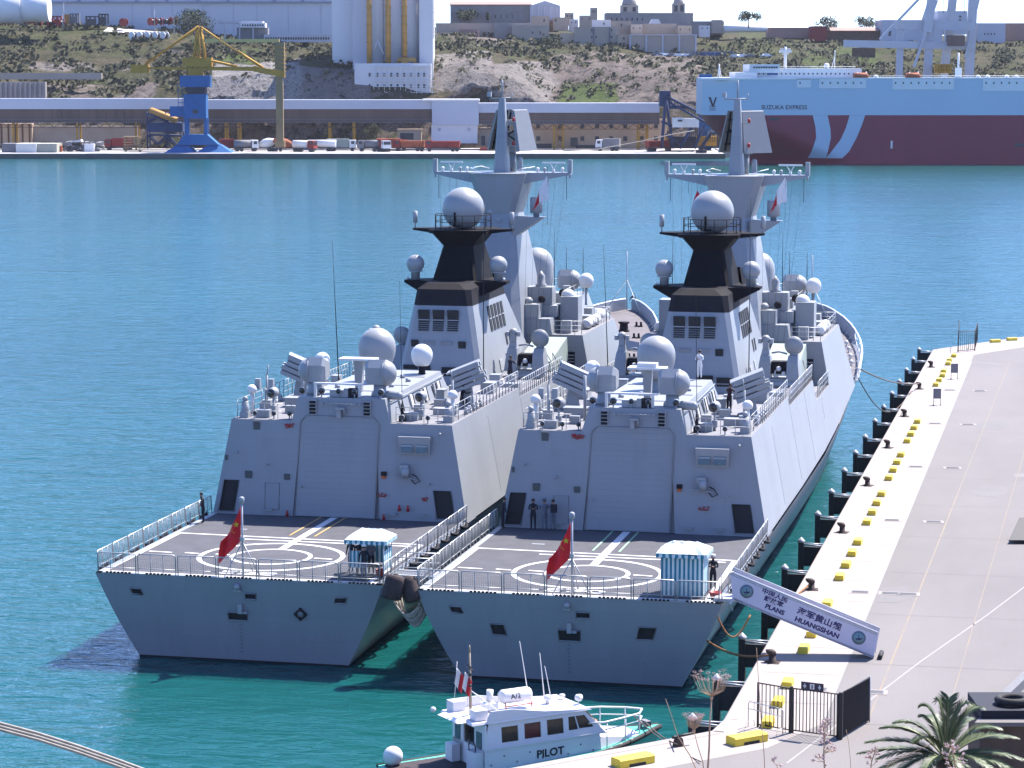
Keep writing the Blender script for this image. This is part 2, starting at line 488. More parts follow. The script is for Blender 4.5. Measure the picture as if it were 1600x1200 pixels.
    fr = MB(); fr.box(-.62, .62, -.42, .42, 0, .008); frm = fr.mesh('drain_frame', 'conc')
    ys = [-6.2, 16.0, 38.5, 60.5, 83.0, 104.5, -26]
    k = 0
    for y in ys:
        for x, w in ((12.75, 1.05), (14.35, 1.0), (15.3, 1.2)):
            if x == 14.35 and y != 16.0: continue
            r = thing('drain_cover', 'grey drain cover in the ' + {12.75: 'pale margin ', 14.35: 'apron, left of a pair, ', 15.3: 'apron '}[x] + {-6.2: 'just past the black gate', 16.0: 'above the gangway banner', 38.5: 'level with the second bollard beyond the gangway', 60.5: 'level with the middle of the yellow blocks', 83.0: 'beyond the middle bollards', 104.5: 'level with the bow bollard', -26: 'nearest the camera'}[y], 'drain cover', (x, y, QZ + .012), .02 * k, 'drain covers let into the quay')
            part('frame', frm, None, r); part('grate', gm, None, r, (0, 0, .008))
            k += 1
M['linefaint'] = mat('worn_white_line', (0.38, 0.36, 0.355), 0.8, var=0.1, scale=3)
M['lineyfaint'] = mat('worn_yellow_line', (0.36, 0.28, 0.17), 0.85, scale=0.6, col2=(0.25, 0.23, 0.22))
M['stain'] = mat('old_oil_stain', (0.2, 0.188, 0.185), 0.85, scale=.8, col2=(.235, .22, .215))
M['patch'] = mat('newer_concrete_patch', (0.265, 0.25, 0.245), 0.9, var=.1, scale=1)
M['joint'] = mat('dark_joint', (0.19, 0.172, 0.166), 0.9, var=0.1)
M['drain'] = mat('grey_drain_grate', (0.2, 0.2, 0.21), 0.7, var=0.2, scale=5)
quay()

# kerb blocks, bollards, fender piles, along the long edge
def quay_things():
    blk = MB()
    prof = [(-.33, 0), (-.33, .3), (-.27, .36), (.27, .36), (.33, .3), (.33, 0)]
    blk.loft([[(x * .72, -.52, z * .85) for x, z in prof], [(x * .72, .52, z * .85) for x, z in prof]])
    bm_ = blk.mesh('block', 'yel')
    sk = MB(); sk.box(-.2, .2, -.4, .4, -.01, .012)
    skm = sk.mesh('skid', 'rubber')
    pos = [(11.77, 130.6), (11.56, 126.6), (11.58, 123.8), (11.52, 117.5), (11.6, 114.2), (11.51, 110.6), (11.42, 107.2)]
    for base in (83.1, 65.2, 47.7, 30.1, 12.0, -5.9):
        pos += [(11.4, base), (11.38, base - 3.6), (11.38, base - 7.2), (11.36, base - 10.8)]
    marks = ['beside the far gate', 'second from the far gate', 'third from the far gate', 'by the farther sign board', 'just past the farther sign board', 'between the two sign boards', 'nearer of the two between the sign boards']
    names = ['past the nearer sign board', 'level with the fourth bollard back', 'level with the third bollard back', 'behind the second bollard', 'behind the gangway', 'behind the black barred gate']
    k = 0
    for i, (x, y) in enumerate(pos):
        if y < -14.0: continue
        r = thing('kerb_block', '', 'kerb block', (x, y, QZ + .005), rnd.uniform(-.03, .03), 'yellow kerb blocks in a row along the quay')
        if i < 7: lab = 'small yellow concrete kerb block ' + marks[i]
        else:
            j = (i - 7) // 4; q = (i - 7) % 4
            lab = 'yellow kerb block, ' + ['farthest', 'second', 'third', 'nearest'][q] + ' of the set ' + names[j]
        r['label'] = lab
        part('block', bm_, None, r); part('skid', skm, None, r)
    # blocks on the far diagonal edge and the front edge
    for (u, v, rz, lab) in ((1555, 535, -1.0, 'yellow kerb block lying on the far diagonal edge, right of the far gate'), (1581, 532, -1.0, 'yellow kerb block farthest right on the far diagonal quay edge'),
                            (1167, 1160, -.78, 'long yellow notched kerb block in front of the black barred gate'), (989, 1194, -.78, 'yellow notched kerb block at the bottom edge by the pilot boat')):
        p = onz(u, v, QZ)
        r = thing('kerb_block', lab, 'kerb block', (p.x, p.y, QZ + .005), rz, 'yellow kerb blocks in a row along the quay')
        b2 = MB()
        if v > 900:
            b2.loft([[(x, -.85, z) for x, z in prof], [(x, .85, z) for x, z in prof]])
            part('block', b2, 'yel', r); s2 = MB(); s2.box(-.345, .345, -.4, .4, .0, .12); part('drain_notch', s2, 'dark', r)
        else:
            part('block', bm_, None, r); part('skid', skm, None, r)
    # bollards
    bb = MB()
    bb.lathe((0, 0, 0), [(.36, 0), (.36, .05), (.22, .12), (.2, .5)], 14)
    hd = MB()
    hd.loft([[Vector((.0 + .24 * math.cos(2 * PI * i / 12) * sx + ox, .2 * math.sin(2 * PI * i / 12) * sx, z)) for i in range(12)] for z, sx, ox in ((.48, .8, 0), (.56, 1.15, .03), (.72, 1.3, .1), (.83, 1.0, .16), (.86, .3, .17))], smooth=True)
    bbm = bb.mesh('post', 'rust'); hdm = hd.mesh('head', 'rust')
    pl = MB(); pl.cbox((0, 0, .02), (.9, .9, .04)); plm = pl.mesh('base_plate', 'rust')
    for i, y in enumerate((121.4, 104.7, 86.6, 69.1, 51.5, 33.6, 16.1, -1.35)):
        lab = ['farthest brown bollard near the far gate, no rope on it', 'brown bollard with the bow mooring rope made fast, right of the bow', 'brown bollard with a thin pale rope, third from the far end',
               'bare brown bollard, fourth from the far end', 'bare brown bollard beside the lowest scuppers of the grey hull', 'bare brown bollard halfway between bow line and gangway', 'rusty bollard with orange rope just above the gangway', 'nearest dark bollard, below the gangway, orange ropes round it'][i]
        r = thing('bollard', lab, 'bollard', (10.15, y, QZ + .005), PI + rnd.uniform(-.3, .3), 'iron bollards along the quay edge'); r.scale = (.8, .8, .72)
        part('base_plate', plm, None, r); part('post', bbm, None, r); part('head', hdm, None, r)
    # fender piles: a black H pile in the water with a rubber faced panel tied back to the wall
    pm = MB(); pm.box(-.16, .16, -.2, .2, -3, 2.1)
    pmm = pm.mesh('pile', 'iron')
    cm = MB(); cm.lathe((0, 0, 2.1), [(.24, 0), (.22, .1), (.02, .3)], 4); cmm = cm.mesh('pile_cap', 'cappale')
    pan = MB(); pan.box(.14, 1.27, -.1, .1, .7, 1.85)
    panm = pan.mesh('fender_panel', 'iron')
    ar = MB(); ar.rod((.15, -.1, 2.0), (1.27, -.3, 1.95), .05); ar.rod((.15, .1, 2.0), (1.27, .35, 1.95), .05)
    arm = ar.mesh('tie_rod', 'steel')
    ys = [135.1, 126.5, 117.5, 108.6, 99.9, 90.9, 82.3, 73.3, 65.1, 56.6, 47.5, 38.8, 29.4, 21.0, 12.0, 3.0, -5.8, -13.2]
    for i, y in enumerate(ys):
        r = thing('fender_pile', '', 'fender pile', (8.15, y, 0), 0, 'black fender piles along the quay wall')
        cnt = ['farthest', 'second farthest', 'third farthest', 'fourth farthest', 'fifth farthest', 'sixth farthest', 'seventh farthest', 'eighth from the far end', 'ninth from the far end', 'tenth from the far end',
               'eleventh from the far end', 'twelfth from the far end', 'third before the gangway going away', 'second before the gangway going away', 'first one past the gangway', 'just under the gangway', 'near the orange ropes', 'nearest, by the pilot boat bow'][i]
        r['label'] = 'black fender pile with pale cap at the quay wall, ' + cnt
        part('pile', pmm, None, r); part('pile_cap', cmm, None, r); part('fender_panel', panm, None, r); part('tie_rod', arm, None, r)
M['cappale'] = mat('weathered_cap', (0.55, 0.56, 0.6), 0.6, var=0.15, scale=4)
quay_things()

M['boardg'] = mat('board_grey', (0.2, 0.2, 0.24), 0.5)
M['boardl'] = mat('board_notice', (0.32, 0.3, 0.34), 0.6, var=0.2, scale=8)
# gates, barrier and sign boards
def gate(name, label, base, segs, h=1.9, solid=True):
    r = thing(name, label, 'gate', base)
    def panel(p, q, nb, mesh_infill):
        p, q = Vector((*p, 0)), Vector((*q, 0))
        fr = MB()
        for a in (p, q): fr.rod(a, a + Vector((0, 0, h)), .05, 4)
        fr.rod(p + Vector((0, 0, h - .03)), q + Vector((0, 0, h - .03)), .03, 4); fr.rod(p + Vector((0, 0, .12)), q + Vector((0, 0, .12)), .03, 4)
        f = part('frame', fr, 'iron', r)
        b = MB(); b.rod((0, 0, .12), (0, 0, h - .03), .021, 4); bm_ = b.mesh('bar', 'iron')
        for i in range(1, nb):
            e = p.lerp(q, i / nb); part('bar', bm_, None, f, (e.x, e.y, 0))
    for p, q, nb in segs: panel(p, q, nb, False)
    return r
g1 = onz(1184, 1136, QZ); g2 = onz(1236, 1145, QZ); g3 = onz(1313, 1155, QZ); g4 = onz(1357, 1128, QZ)
gr = gate('barred_gate', 'black vertical bar gate across the near end of the quay with direction sign', (g1.x, g1.y, QZ),
     [((0, 0), (g2.x - g1.x - .06, g2.y - g1.y), 8), ((g2.x - g1.x + .06, g2.y - g1.y), (g3.x - g1.x - .12, g3.y - g1.y), 13)], 1.95)
for q, w in ((g2, .12), (g3, .17)):
    mb = MB(); mb.cbox((q.x - g1.x, q.y - g1.y, .99), (w, w, 2.02)); part('gate_post', mb, 'iron', gr)
dd = Vector((g4.x - g3.x, g4.y - g3.y, 0)); nb = 24
wing = MB()
o_ = Vector((g3.x - g1.x, g3.y - g1.y, 0))
for i in range(3): pass
bm_ = MB(); bm_.cbox((0, 0, 1.0), (.07, .07, 1.85)); bmm = bm_.mesh('bar', 'iron')
wf = MB(); wf.rod(o_ + Vector((0, 0, 1.95)), o_ + dd + Vector((0, 0, 1.95)), .04, 4); wf.rod(o_ + Vector((0, 0, .1)), o_ + dd + Vector((0, 0, .1)), .04, 4)
wfo = part('frame', wf, 'iron', gr)
for i in range(1, 30):
    e = o_ + dd * (i / 29); part('bar', bmm, None, wfo, (e.x, e.y, 0), rot=.5)
ws = MB(); ws.rod(o_ + dd + Vector((.04, 0, 0)), o_ + dd + Vector((.04, 0, 2.0)), .03, 6); part('end_post', ws, 'steel', gr)
# direction sign on the gate
gd = Vector((g3.x - g2.x, g3.y - g2.y, 0)).normalized()
sc = Vector((g2.x - g1.x, g2.y - g1.y, 0)).lerp(Vector((g3.x - g1.x, g3.y - g1.y, 0)), .42) + Vector((0, 0, 2.1))
M['signb'] = mat('sign_navy', (0.03, 0.03, 0.07), 0.5)
sb = MB(); sb.cbox((0, 0, 0), (1.0, .03, .34)); sgn = part('direction_sign', sb, 'signb', gr, tuple(sc), math.atan2(gd.y, gd.x))
ic = MB()
for x, up in ((-.33, 1), (.33, -1)):
    ic.box(x - .02, x + .02, -.022, -.018, -.1, .1)
    ic.add([(x - .08, -.022, 0.02), (x + .08, -.022, 0.02), (x, -.022, -.12)], [(0, 1, 2)])
part('arrow', ic, 'white', sgn)
ic = MB(); ic.box(-.1, .1, -.022, -.018, -.11, .11); part('pictogram_panel', ic, 'white', sgn)
ic = MB(); ic.box(-.03, .03, -.026, -.023, -.09, .03); ic.ball((0, -.026, .06), .025, 8, 4); part('pictogram', ic, 'signb', sgn)
# light crowd barrier behind the gate
b1 = onz(1169, 1135, QZ); b2 = onz(1223, 1148, QZ)
br = thing('crowd_barrier', 'thin grey tubular crowd barrier behind the black barred gate', 'barrier', (b1.x, b1.y, QZ), math.atan2(b2.y - b1.y, b2.x - b1.x))
Lb = (b2 - b1).length
mb = MB(); mb.tube([(0, 0, 0), (0, 0, 1.0), (.08, 0, 1.1), (Lb - .08, 0, 1.1), (Lb, 0, 1.0), (Lb, 0, 0)], .02, 6); mb.rod((0, 0, .78), (Lb, 0, .78), .015)
part('frame', mb, 'steel', br)
for k in range(1, 6):
    mb = MB(); mb.rod((Lb * k / 6, 0, .78), (Lb * k / 6, 0, 1.09), .012); part('bar', mb, 'steel', br)
for x in (0.1, Lb - .1):
    mb = MB(); mb.tube([(x, -.3, 0), (x, -.25, .25), (x, .25, .25), (x, .3, 0)], .015); part('foot', mb, 'steel', br)
# far gate
n1 = onz(1497, 550, QZ); n2 = onz(1523, 548, QZ); n3 = onz(1519, 534, QZ); n4 = onz(1498, 530, QZ)
fg = gate('barred_gate', 'small dark barred gate cage at the far corner of the quay', (n1.x, n1.y, QZ),
     [((0, 0), (n2.x - n1.x, n2.y - n1.y), 8), ((n2.x - n1.x, n2.y - n1.y), (n3.x - n1.x + .5, n3.y - n1.y), 5), ((0, 0), (n4.x - n1.x, n4.y - n1.y), 5)], 2.0)
# two standing information boards
for i, (u, v) in enumerate(((1491, 592), (1464, 633))):
    p = onz(u, v, QZ)
    r = thing('sign_board', ['grey information board on two legs, the farther one past the yellow blocks', 'grey information board on two legs, the nearer one beside the yellow blocks'][i], 'sign', (p.x, p.y, QZ), .15, 'boards standing on the quay'); r.scale = (.85, 1, .66)
    mb = MB(); mb.cbox((0, 0, 1.45), (.75, .06, 1.25)); part('board', mb, 'boardg', r)
    mb = MB()
    for x in (-.34, .34): mb.rod((x, 0, 0), (x, 0, 2.1), .03, 6)
    mb.rod((-.34, 0, .45), (.34, 0, .45), .02); part('frame', mb, 'steel', r)
    for x in (-.34, .34):
        mb = MB(); mb.cbox((x, 0, .03), (.1, .55, .05)); part('foot', mb, 'rubber', r)
    mb = MB()
    for k in range(4): mb.box(-.3, .3, -.036, -.032, 1.0 + k * .24, 1.12 + k * .24)
    part('notice', mb, 'boardl', r)
# ---------------------------------------------------------------- the grey warships
ST = [(0, .75, 7.55, 5.5, 4.4), (5, 5.5, 7.58, 5.48, 4.4), (10, 10.4, 7.6, 5.45, 4.4), (18, 18, 7.6, 5.5, 4.4), (28, 28, 7.6, 5.55, 4.4), (36, 36, 7.6, 5.6, 4.4), (48, 48, 7.6, 5.65, 4.5), (60, 60, 7.45, 5.6, 4.95),
      (66, 66, 7.35, 5.5, 5.35), (73, 72.5, 7.2, 5.3, 5.8), (80, 79, 6.95, 4.9, 6.2), (86, 84, 6.55, 4.3, 6.4), (92, 88, 5.85, 3.6, 6.6), (97, 92, 5.1, 2.9, 6.75), (101, 95, 4.35, 2.3, 6.9), (105, 98.5, 3.4, 1.7, 7.1), (109, 102, 2.1, 1.0, 7.35), (111.5, 104, 1.1, .5, 7.5), (113, 105, .06, .05, 7.6)]
def deck_at(f):
    for a, b in zip(ST[:-1], ST[1:]):
        if a[0] <= f <= b[0]:
            t = (f - a[0]) / (b[0] - a[0]); return a[2] + (b[2] - a[2]) * t, a[4] + (b[4] - a[4]) * t
    return ST[-1][2], ST[-1][4]
def holed(mb, us, zs, holes, fn, reveal, dark=None):
    # dark: a list that collects one back plane per opening
    # us, zs: sorted grid lines; holes: list of (u0,u1,z0,z1); fn(u,z)->Vector on the wall; reveal: inward vector
    us = sorted(set([round(u, 4) for u in us] + [round(h[i], 4) for h in holes for i in (0, 1)]))
    zs = sorted(set([round(z, 4) for z in zs] + [round(h[i], 4) for h in holes for i in (2, 3)]))
    rv = Vector(reveal)
    for a, b in zip(us[:-1], us[1:]):
        for c, d in zip(zs[:-1], zs[1:]):
            m = ((a + b) / 2, (c + d) / 2)
            if any(h[0] < m[0] < h[1] and h[2] < m[1] < h[3] for h in holes): continue
            mb.add([fn(a, c), fn(b, c), fn(b, d), fn(a, d)], [(0, 1, 2, 3)])
    for h in holes:
        ps = [fn(h[0], h[2]), fn(h[1], h[2]), fn(h[1], h[3]), fn(h[0], h[3])]
        qs = [p + rv for p in ps]
        mb.add(ps + qs, [(0, 4, 5, 1), (1, 5, 6, 2), (2, 6, 7, 3), (3, 7, 4, 0)])
        if dark is not None:
            d_ = MB(); d_.add(qs, [(0, 1, 2, 3)]); dark.append(d_)

def rail(parent, p, q, n, h=.95, r=.022, wires=3, name='railing', m_='steel'):
    p, q = Vector(p), Vector(q)
    mb = MB()
    for i in range(n + 1):
        e = p.lerp(q, i / n); mb.rod(e, e + Vector((0, 0, h)), r, 4)
    for k in range(wires):
        z = h * (k + 1) / wires
        mb.rod(p + Vector((0, 0, z)), q + Vector((0, 0, z)), r * (.9 if k == wires - 1 else .55), 4)
    return part(name, mb, m_, parent)
def net_panel(parent, p, q, h=1.02, round_=True, mesh_n=None, name='net_panel', lean=Vector((0, 0, 0))):
    """one framed flight deck safety net panel: tube frame, stanchions, wires"""
    p, q = Vector(p), Vector(q); L = (q - p).length
    H = Vector((0, 0, h)) + lean
    mb = MB()
    d = (q - p) / L
    mb.tube([p, p + H * .92, p + H + d * .08, q + H - d * .08, q + H * .92, q], .032, 5)
    mb.rod(p + H * .25, q + H * .25, .022, 4)
    if L > 1.4:
        for t in (1 / 3, 2 / 3): mb.rod(p.lerp(q, t), p.lerp(q, t) + H, .024, 4)
    f = part(name, mb, 'steel', parent)
    nb = MB()
    n = max(3, int(L / .11))
    for i in range(1, n):
        e = p.lerp(q, i / n); nb.rod(e + H * .25, e + H, .006, 3)
    for k in range(1, 8):
        nb.rod(p + H * (.25 + .75 * k / 8), q + H * (.25 + .75 * k / 8), .005, 3)
    part('net', nb, 'net', f, kind='stuff')
    return f
def flood(parent, c, d, r=.16):
    mb = MB(); c = Vector(c); ax = Vector(d).normalized()
    mb.lathe(c, [(r * .5, -r * 1.1), (r, -r * .3), (r, r * .3)], 12, axis=ax)
    o = part('floodlight', mb, 'fit', parent)
    l = MB(); l.lathe(c, [(r * .85, r * .3 - .001), (r * .85, r * .34)], 12, axis=ax); part('lens', l, 'glass', o)
    b = MB(); b.rod(c - Vector((0, 0, r)), c - Vector((0, 0, r + .3)), .04, 5); part('bracket', b, 'fit', o)

def director(parent, c, flip=1):
    """fire control radar: faceted box with a dome face on one side, on a pedestal"""
    x, y, z = c
    mb = MB()
    prof = [(-.52, -.62), (.5, -.5), (.62, .1), (.5, .62), (-.3, .8), (-.62, .35)]
    rings = []
    for t, s_ in ((-.75, .78), (-.55, 1.0), (.3, 1.0), (.38, .97)):
        rings.append([Vector((x + flip * t, y + a * s_, z + b * s_)) for a, b in prof])
    mb.loft(rings)
    o = part('fire_control_radar', mb, 'fit', parent)
    d = MB(); d.ball((x + flip * .36, y, z), .72, 16, 8, sz=.85, zmin=0, axis=Vector((flip, -.12, .05))); part('radar_dome', d, 'dome', o)
    l = MB(); l.lathe((x + flip * .38, y, z), [(.76, -.04), (.76, .04)], 18, axis=Vector((flip, -.12, .05))); part('flange', l, 'fit', o)
    p = MB(); p.lathe((x, y, z - 1.35), [(.52, 0), (.5, .2), (.38, .35), (.36, .8)], 12); part('pedestal', p, 'fit', o)
    return o
def decoy(parent, c, yaw, elev=22):
    """decoy rocket launcher: column with 2 x 4 long tubes on a tilted cradle"""
    x, y, z = c
    o = bpy.data.objects.new('decoy_launcher', None); C.objects.link(o); o.parent = parent; o.location = (x, y, z); o.rotation_euler = (0, 0, yaw)
    mb = MB(); mb.lathe((0, 0, 0), [(.75, 0), (.75, .12), (.6, .16)], 14); part('base_ring', mb, 'fit', o)
    mb = MB(); mb.taper(.12, (-.42, .42, -.5, .5), 1.2, (-.26, .26, -.4, .4)); mb.taper(1.2, (-.26, .26, -.4, .4), 2.15, (-.2, .2, -.34, .34)); part('column', mb, 'fit', o)
    e = math.radians(elev); a = Vector((math.cos(e), 0, math.sin(e))); up = Vector((-math.sin(e), 0, math.cos(e)))
    R_ = Matrix(((a.x, 0, up.x), (0, 1, 0), (a.z, 0, up.z)))
    for sy in (-.56, .56):
        for k in range(4):
            t = MB(); t.cbox(Vector((0, sy, 1.75)) + up * (k * .33 - .5) + a * (.12 * (k % 2)), (2.1 - .12 * k, .42, .24), R_)
            part('launch_tube', t, 'fit', o)
    t = MB(); t.cbox(Vector((0, 0, 1.75)) + up * .62, (2.0, 1.5, .1), R_); t.cbox(Vector((.1, 0, 1.75)), (.5, 1.0, 1.2), R_); part('cradle', t, 'fit', o)
    return o
def ciws(parent, c, yaw):
    """close-in gun mount: two cheeks, barrel cluster, round radar dish and optical head"""
    o = bpy.data.objects.new('gun_mount', None); C.objects.link(o); o.parent = parent; o.location = c; o.rotation_euler = (0, 0, yaw)
    mb = MB(); mb.lathe((0, 0, 0), [(1.35, 0), (1.35, .25), (1.2, .3)], 18); mb.cbox((0, .1, .38), (2.3, 1.9, .16)); part('turntable', mb, 'fit', o)
    for s_ in (-1, 1):
        mb = MB()
        mb.taper(.45, (s_ * .95 - .42, s_ * .95 + .42, -.9, .8), 1.5, (s_ * .9 - .36, s_ * .9 + .36, -.7, .6))
        mb.taper(1.5, (s_ * .9 - .36, s_ * .9 + .36, -.7, .6), 1.95, (s_ * .9 - .3, s_ * .9 + .3, -.45, .4))
        part('cheek', mb, 'fit', o)
    mb = MB(); mb.cbox((0, .1, 1.15), (1.0, .9, .8)); part('gun_cradle', mb, 'black2', o)
    mb = MB()
    for k in range(7):
        an = 2 * PI * k / 7; mb.rod((.09 * math.cos(an), .4, 1.2 + .09 * math.sin(an)), (.09 * math.cos(an), 2.3, 1.42 + .09 * math.sin(an)), .03, 5)
    mb.cone((0, .35, 1.18), (0, 1.1, 1.26), .2, .16, 10)
    part('gun_barrel', mb, 'fit', o)
    mb = MB(); mb.lathe((0, -.45, 1.1), [(.17, 0), (.17, .1), (.08, .22)], 12, axis=Vector((0, -1, .1))); part('breech_cap', mb, 'white', o)
    mb = MB()
    mb.cbox((.32, -.5, .8), (.22, .2, .25)); mb.rod((-.3, -.5, .6), (-.2, -.45, 1.0), .05); part('cable_box', mb, 'white', o)
    # radar dish, right
    mb = MB(); mb.lathe((.92, -.1, 2.6), [(.02, -.28), (.4, -.22), (.62, -.02), (.62, .04), (.5, .14), (.02, .2)], 22, axis=Vector((.1, 1, .12))); part('dish', mb, 'dome', o)
    mb = MB(); mb.cone((.92, 0, 1.9), (.92, 0, 2.25), .3, .2, 10); part('dish_mount', mb, 'fit', o)
    # optical head, left
    mb = MB(); mb.taper(1.9, (-1.2, -.62, -.3, .3), 2.35, (-1.12, -.7, -.2, .2)); mb.cbox((-.91, 0, 2.62), (.36, .5, .5)); part('head_column', mb, 'fit', o)
    mb = MB(); mb.ball((-.91, 0, 2.95), .3, 12, 8); part('optical_head', mb, 'dome', o)
    mb = MB(); mb.cbox((-1.28, 0, 2.85), (.22, .4, .3)); mb.cbox((-.54, 0, 2.85), (.22, .4, .3)); part('sensor_box', mb, 'fit', o)
    mb = MB(); mb.tube([(-.5, -.2, 2.1), (0, -.25, 2.2), (.5, -.15, 2.05)], .07, 6); part('crossbar', mb, 'fit', o)
    return o
def egg(parent, c, r, name='radome', base='fit', ped=.4, n=24, k=1.0, m_='dome', foot=.55):
    mb = MB()
    prof = []
    for i in range(0, 13):
        a = PI / 2 - i * (PI / 2 + .95) / 12
        z = math.sin(a) * r; rr = math.cos(a) * r
        if a < 0: z *= k
        prof.append((max(rr, .001), z))
    prof.reverse()
    zb = prof[0][1]; rb = prof[0][0]
    mb.lathe(c, prof, n)
    o = part(name, mb, m_, parent)
    p = MB(); p.lathe((c[0], c[1], c[2] + zb - ped), [(rb * foot * 1.25, 0), (rb * foot, .08), (rb * foot, ped)], 14); part('pedestal', p, base, o)
    return o
def person_mesh_placeholder(): pass

def build_ship(name, label, line_m, number, ports, loc):
    S = thing(name, label, 'warship', loc, 0, 'grey warships moored side by side')
    # ---- hull
    hull = MB()
    rings = []
    for fd, fw, sd, sw, zd in ST[1:]:
        r = []
        for sg in (1, -1):
            pts = [(sd, fd, zd), (sw + (sd - sw) * .64, fw + (fd - fw) * .6, zd * .62), (sw + (sd - sw) * .3, fw + (fd - fw) * .28, zd * .3), (sw, fw, 0.08)]
            pts = [Vector((p[0] * sg, p[1], p[2])) for p in pts]
            r.append(pts)
        rings.append((r[0], r[1]))
    # transom: normalised u -1..1, z 0..4.4
    def tr(u, z):
        t = z / 4.4
        w = 5.5 + 2.05 * t + .12 * math.sin(PI * t)
        return Vector((u * w, .75 * (1 - t), z))
    zs = [.08, .3 * 4.4, .62 * 4.4, 4.4]
    dark = []
    holed(hull, [-1, -.6, -.2, .2, .6, 1], zs, ports, tr, (0, .1, 0), dark)
    for sg in (0, 1):
        first = [tr(1 if sg == 0 else -1, z) for z in reversed(zs)]
        cols = [first] + [r[sg] for r in rings]
        hull.loft(cols, closed=False, smooth=False)
    ho = part('hull', hull, 'hull', S)
    for d_ in dark: part('mooring_port', d_, 'dark', ho)
    # raised rims round the mooring ports
    for h in ports:
        mb = MB()
        ps = [tr(h[0], h[2]), tr(h[1], h[2]), tr(h[1], h[3]), tr(h[0], h[3])]
        mb.tube([p + Vector((0, -.02, 0)) for p in ps], .045, 5, closed=True); part('port_rim', mb, 'hull', ho)
    bt = MB()
    for sg in (1, -1):
        bt.loft([[Vector((sg * 5.52, .72, z)) for z in (-1.5, .1)]] + [[Vector((sg * sw * 1.003, fw, z)) for z in (-1.5, .1)] for fd, fw, sd, sw, zd in ST[1:]], closed=False)
    bt.add([(-5.52, .71, -1.5), (5.52, .71, -1.5), (5.52, .71, .1), (-5.52, .71, .1)], [(0, 1, 2, 3)])
    part('boot_topping', bt, 'black2', S)
    # scuppers: pale square outlets with a streak of water down the flank
    for f in (16, 22.5, 24, 27.5, 36, 47):
        mb = MB(); mb.cbox((5.78, f, .75), (.3, .22, .16)); part('scupper', mb, 'white', ho)
    # ---- decks
    d = MB()
    pts = [(sd - .02, fd, zd) for fd, fw, sd, sw, zd in ST]
    for a, b in zip(pts[:3], pts[1:4]):
        d.add([(-a[0], a[1], a[2]), (a[0], a[1], a[2]), (b[0], b[1], b[2]), (-b[0], b[1], b[2])], [(0, 1, 2, 3)])
    d.add([(-7.58, 18, 4.4), (7.58, 18, 4.4), (7.58, 20, 4.4), (-7.58, 20, 4.4)], [(0, 1, 2, 3)])
    fl = part('flight_deck', d, 'deck', S)
    d = MB()
    q = [p for p in pts if p[1] >= 60]
    for a, b in zip(q[:-1], q[1:]):
        d.add([(-a[0], a[1], a[2]), (a[0], a[1], a[2]), (b[0], b[1], b[2]), (-b[0], b[1], b[2])], [(0, 1, 2, 3)])
    fo = part('foredeck', d, 'red_deck', S)
    # waterway edge of the flight deck
    mb = MB()
    for x0, x1, y0, y1 in ((-7.5, -7.2, 0, 18), (7.2, 7.5, 0, 18), (-7.5, 7.5, 0, .28)): mb.box(x0, x1, y0, y1, 4.4, 4.44)
    part('deck_edge_strip', mb, 'fit', S)
    # ---- deck markings
    ZL = 4.405
    def ring(r0, r1, c, n=72, a0=0, a1=2 * PI):
        mb = MB(); vs = []
        for i in range(n + 1):
            a = a0 + (a1 - a0) * i / n
            vs += [(c[0] + r0 * math.cos(a), c[1] + r0 * math.sin(a), ZL), (c[0] + r1 * math.cos(a), c[1] + r1 * math.sin(a), ZL)]
        mb.add(vs, [(2 * i, 2 * i + 1, 2 * i + 3, 2 * i + 2) for i in range(n)]); return mb
    def seg(mb, p, q, w, z=ZL):
        p, q = Vector(p), Vector(q); v = (q - p).normalized(); nn = Vector((-v.y, v.x)) * w / 2
        mb.add([(p.x + nn.x, p.y + nn.y, z), (q.x + nn.x, q.y + nn.y, z), (q.x - nn.x, q.y - nn.y, z), (p.x - nn.x, p.y - nn.y, z)], [(0, 1, 2, 3)])
    cc = (-.15, 6.0)
    part('landing_circle', ring(3.62, 3.88, cc), 'line', fl); part('landing_circle', ring(1.95, 2.18, cc), 'line', fl)
    mb = MB(); seg(mb, (-.25, 8.1), (-.25, 18.4), .42, ZL + .004); part('centre_line', mb, 'line', fl)
    mb = MB(); seg(mb, (-7.25, 11.5), (6.7, 10.95), .2, ZL + .008); seg(mb, (-3.6, 10.5), (6.3, 10.35), .2, ZL + .008); part('cross_line', mb, 'line', fl)
    mb = MB(); seg(mb, (-7.25, .6), (-7.2, 11.5), .28, ZL + .012); seg(mb, (6.75, .6), (6.7, 10.9), .28, ZL + .012); seg(mb, (-7.2, .45), (7.2, .45), .22, ZL + .016); part('border_line', mb, 'line', fl)
    for a, b in ((-6.9, -5.6), (-4.9, -4.1), (-3.2, -2.4), (2.2, 3.2), (4.3, 5.4)):
        mb = MB(); seg(mb, (a, 6.0), (b, 5.9), .2, ZL + .02); part('dash_line', mb, 'line', fl)
    for x in (-1.02, .4):
        mb = MB(); seg(mb, (x, 12.0), (x, 18.3), .12, ZL + .02); part('guide_line', mb, line_m, fl)
    text_part('deck_number', number, 1.05, 'line', fl, frame((.1, 1.35, ZL + .026), (1, .0, 0), (0, 1, 0)), bold=.03, xs=1.95)
    mb = MB()
    mb.box(-4.6, -3.9, 13.2, 13.45, ZL, ZL + .01); mb.box(-2.6, -2.5, 9.3, 9.4, ZL, ZL + .01)
    part('tie_down_plate', mb, 'fit', fl)
    # ---- superstructure shell
    sh = MB()
    def half(z): return 7.5 - (z - 4.4) * (1.0 / 5.4)          # side plane
    def aftf(z): return 18.0 + (z - 4.4) * .11
    dk = MB()
    def face(u, z): return Vector((u, aftf(z), z))
    # outline of the aft wall: trapezoid; use normalised u for the sides
    def nface(u, z): return face(u * half(z) / 7.5, z)
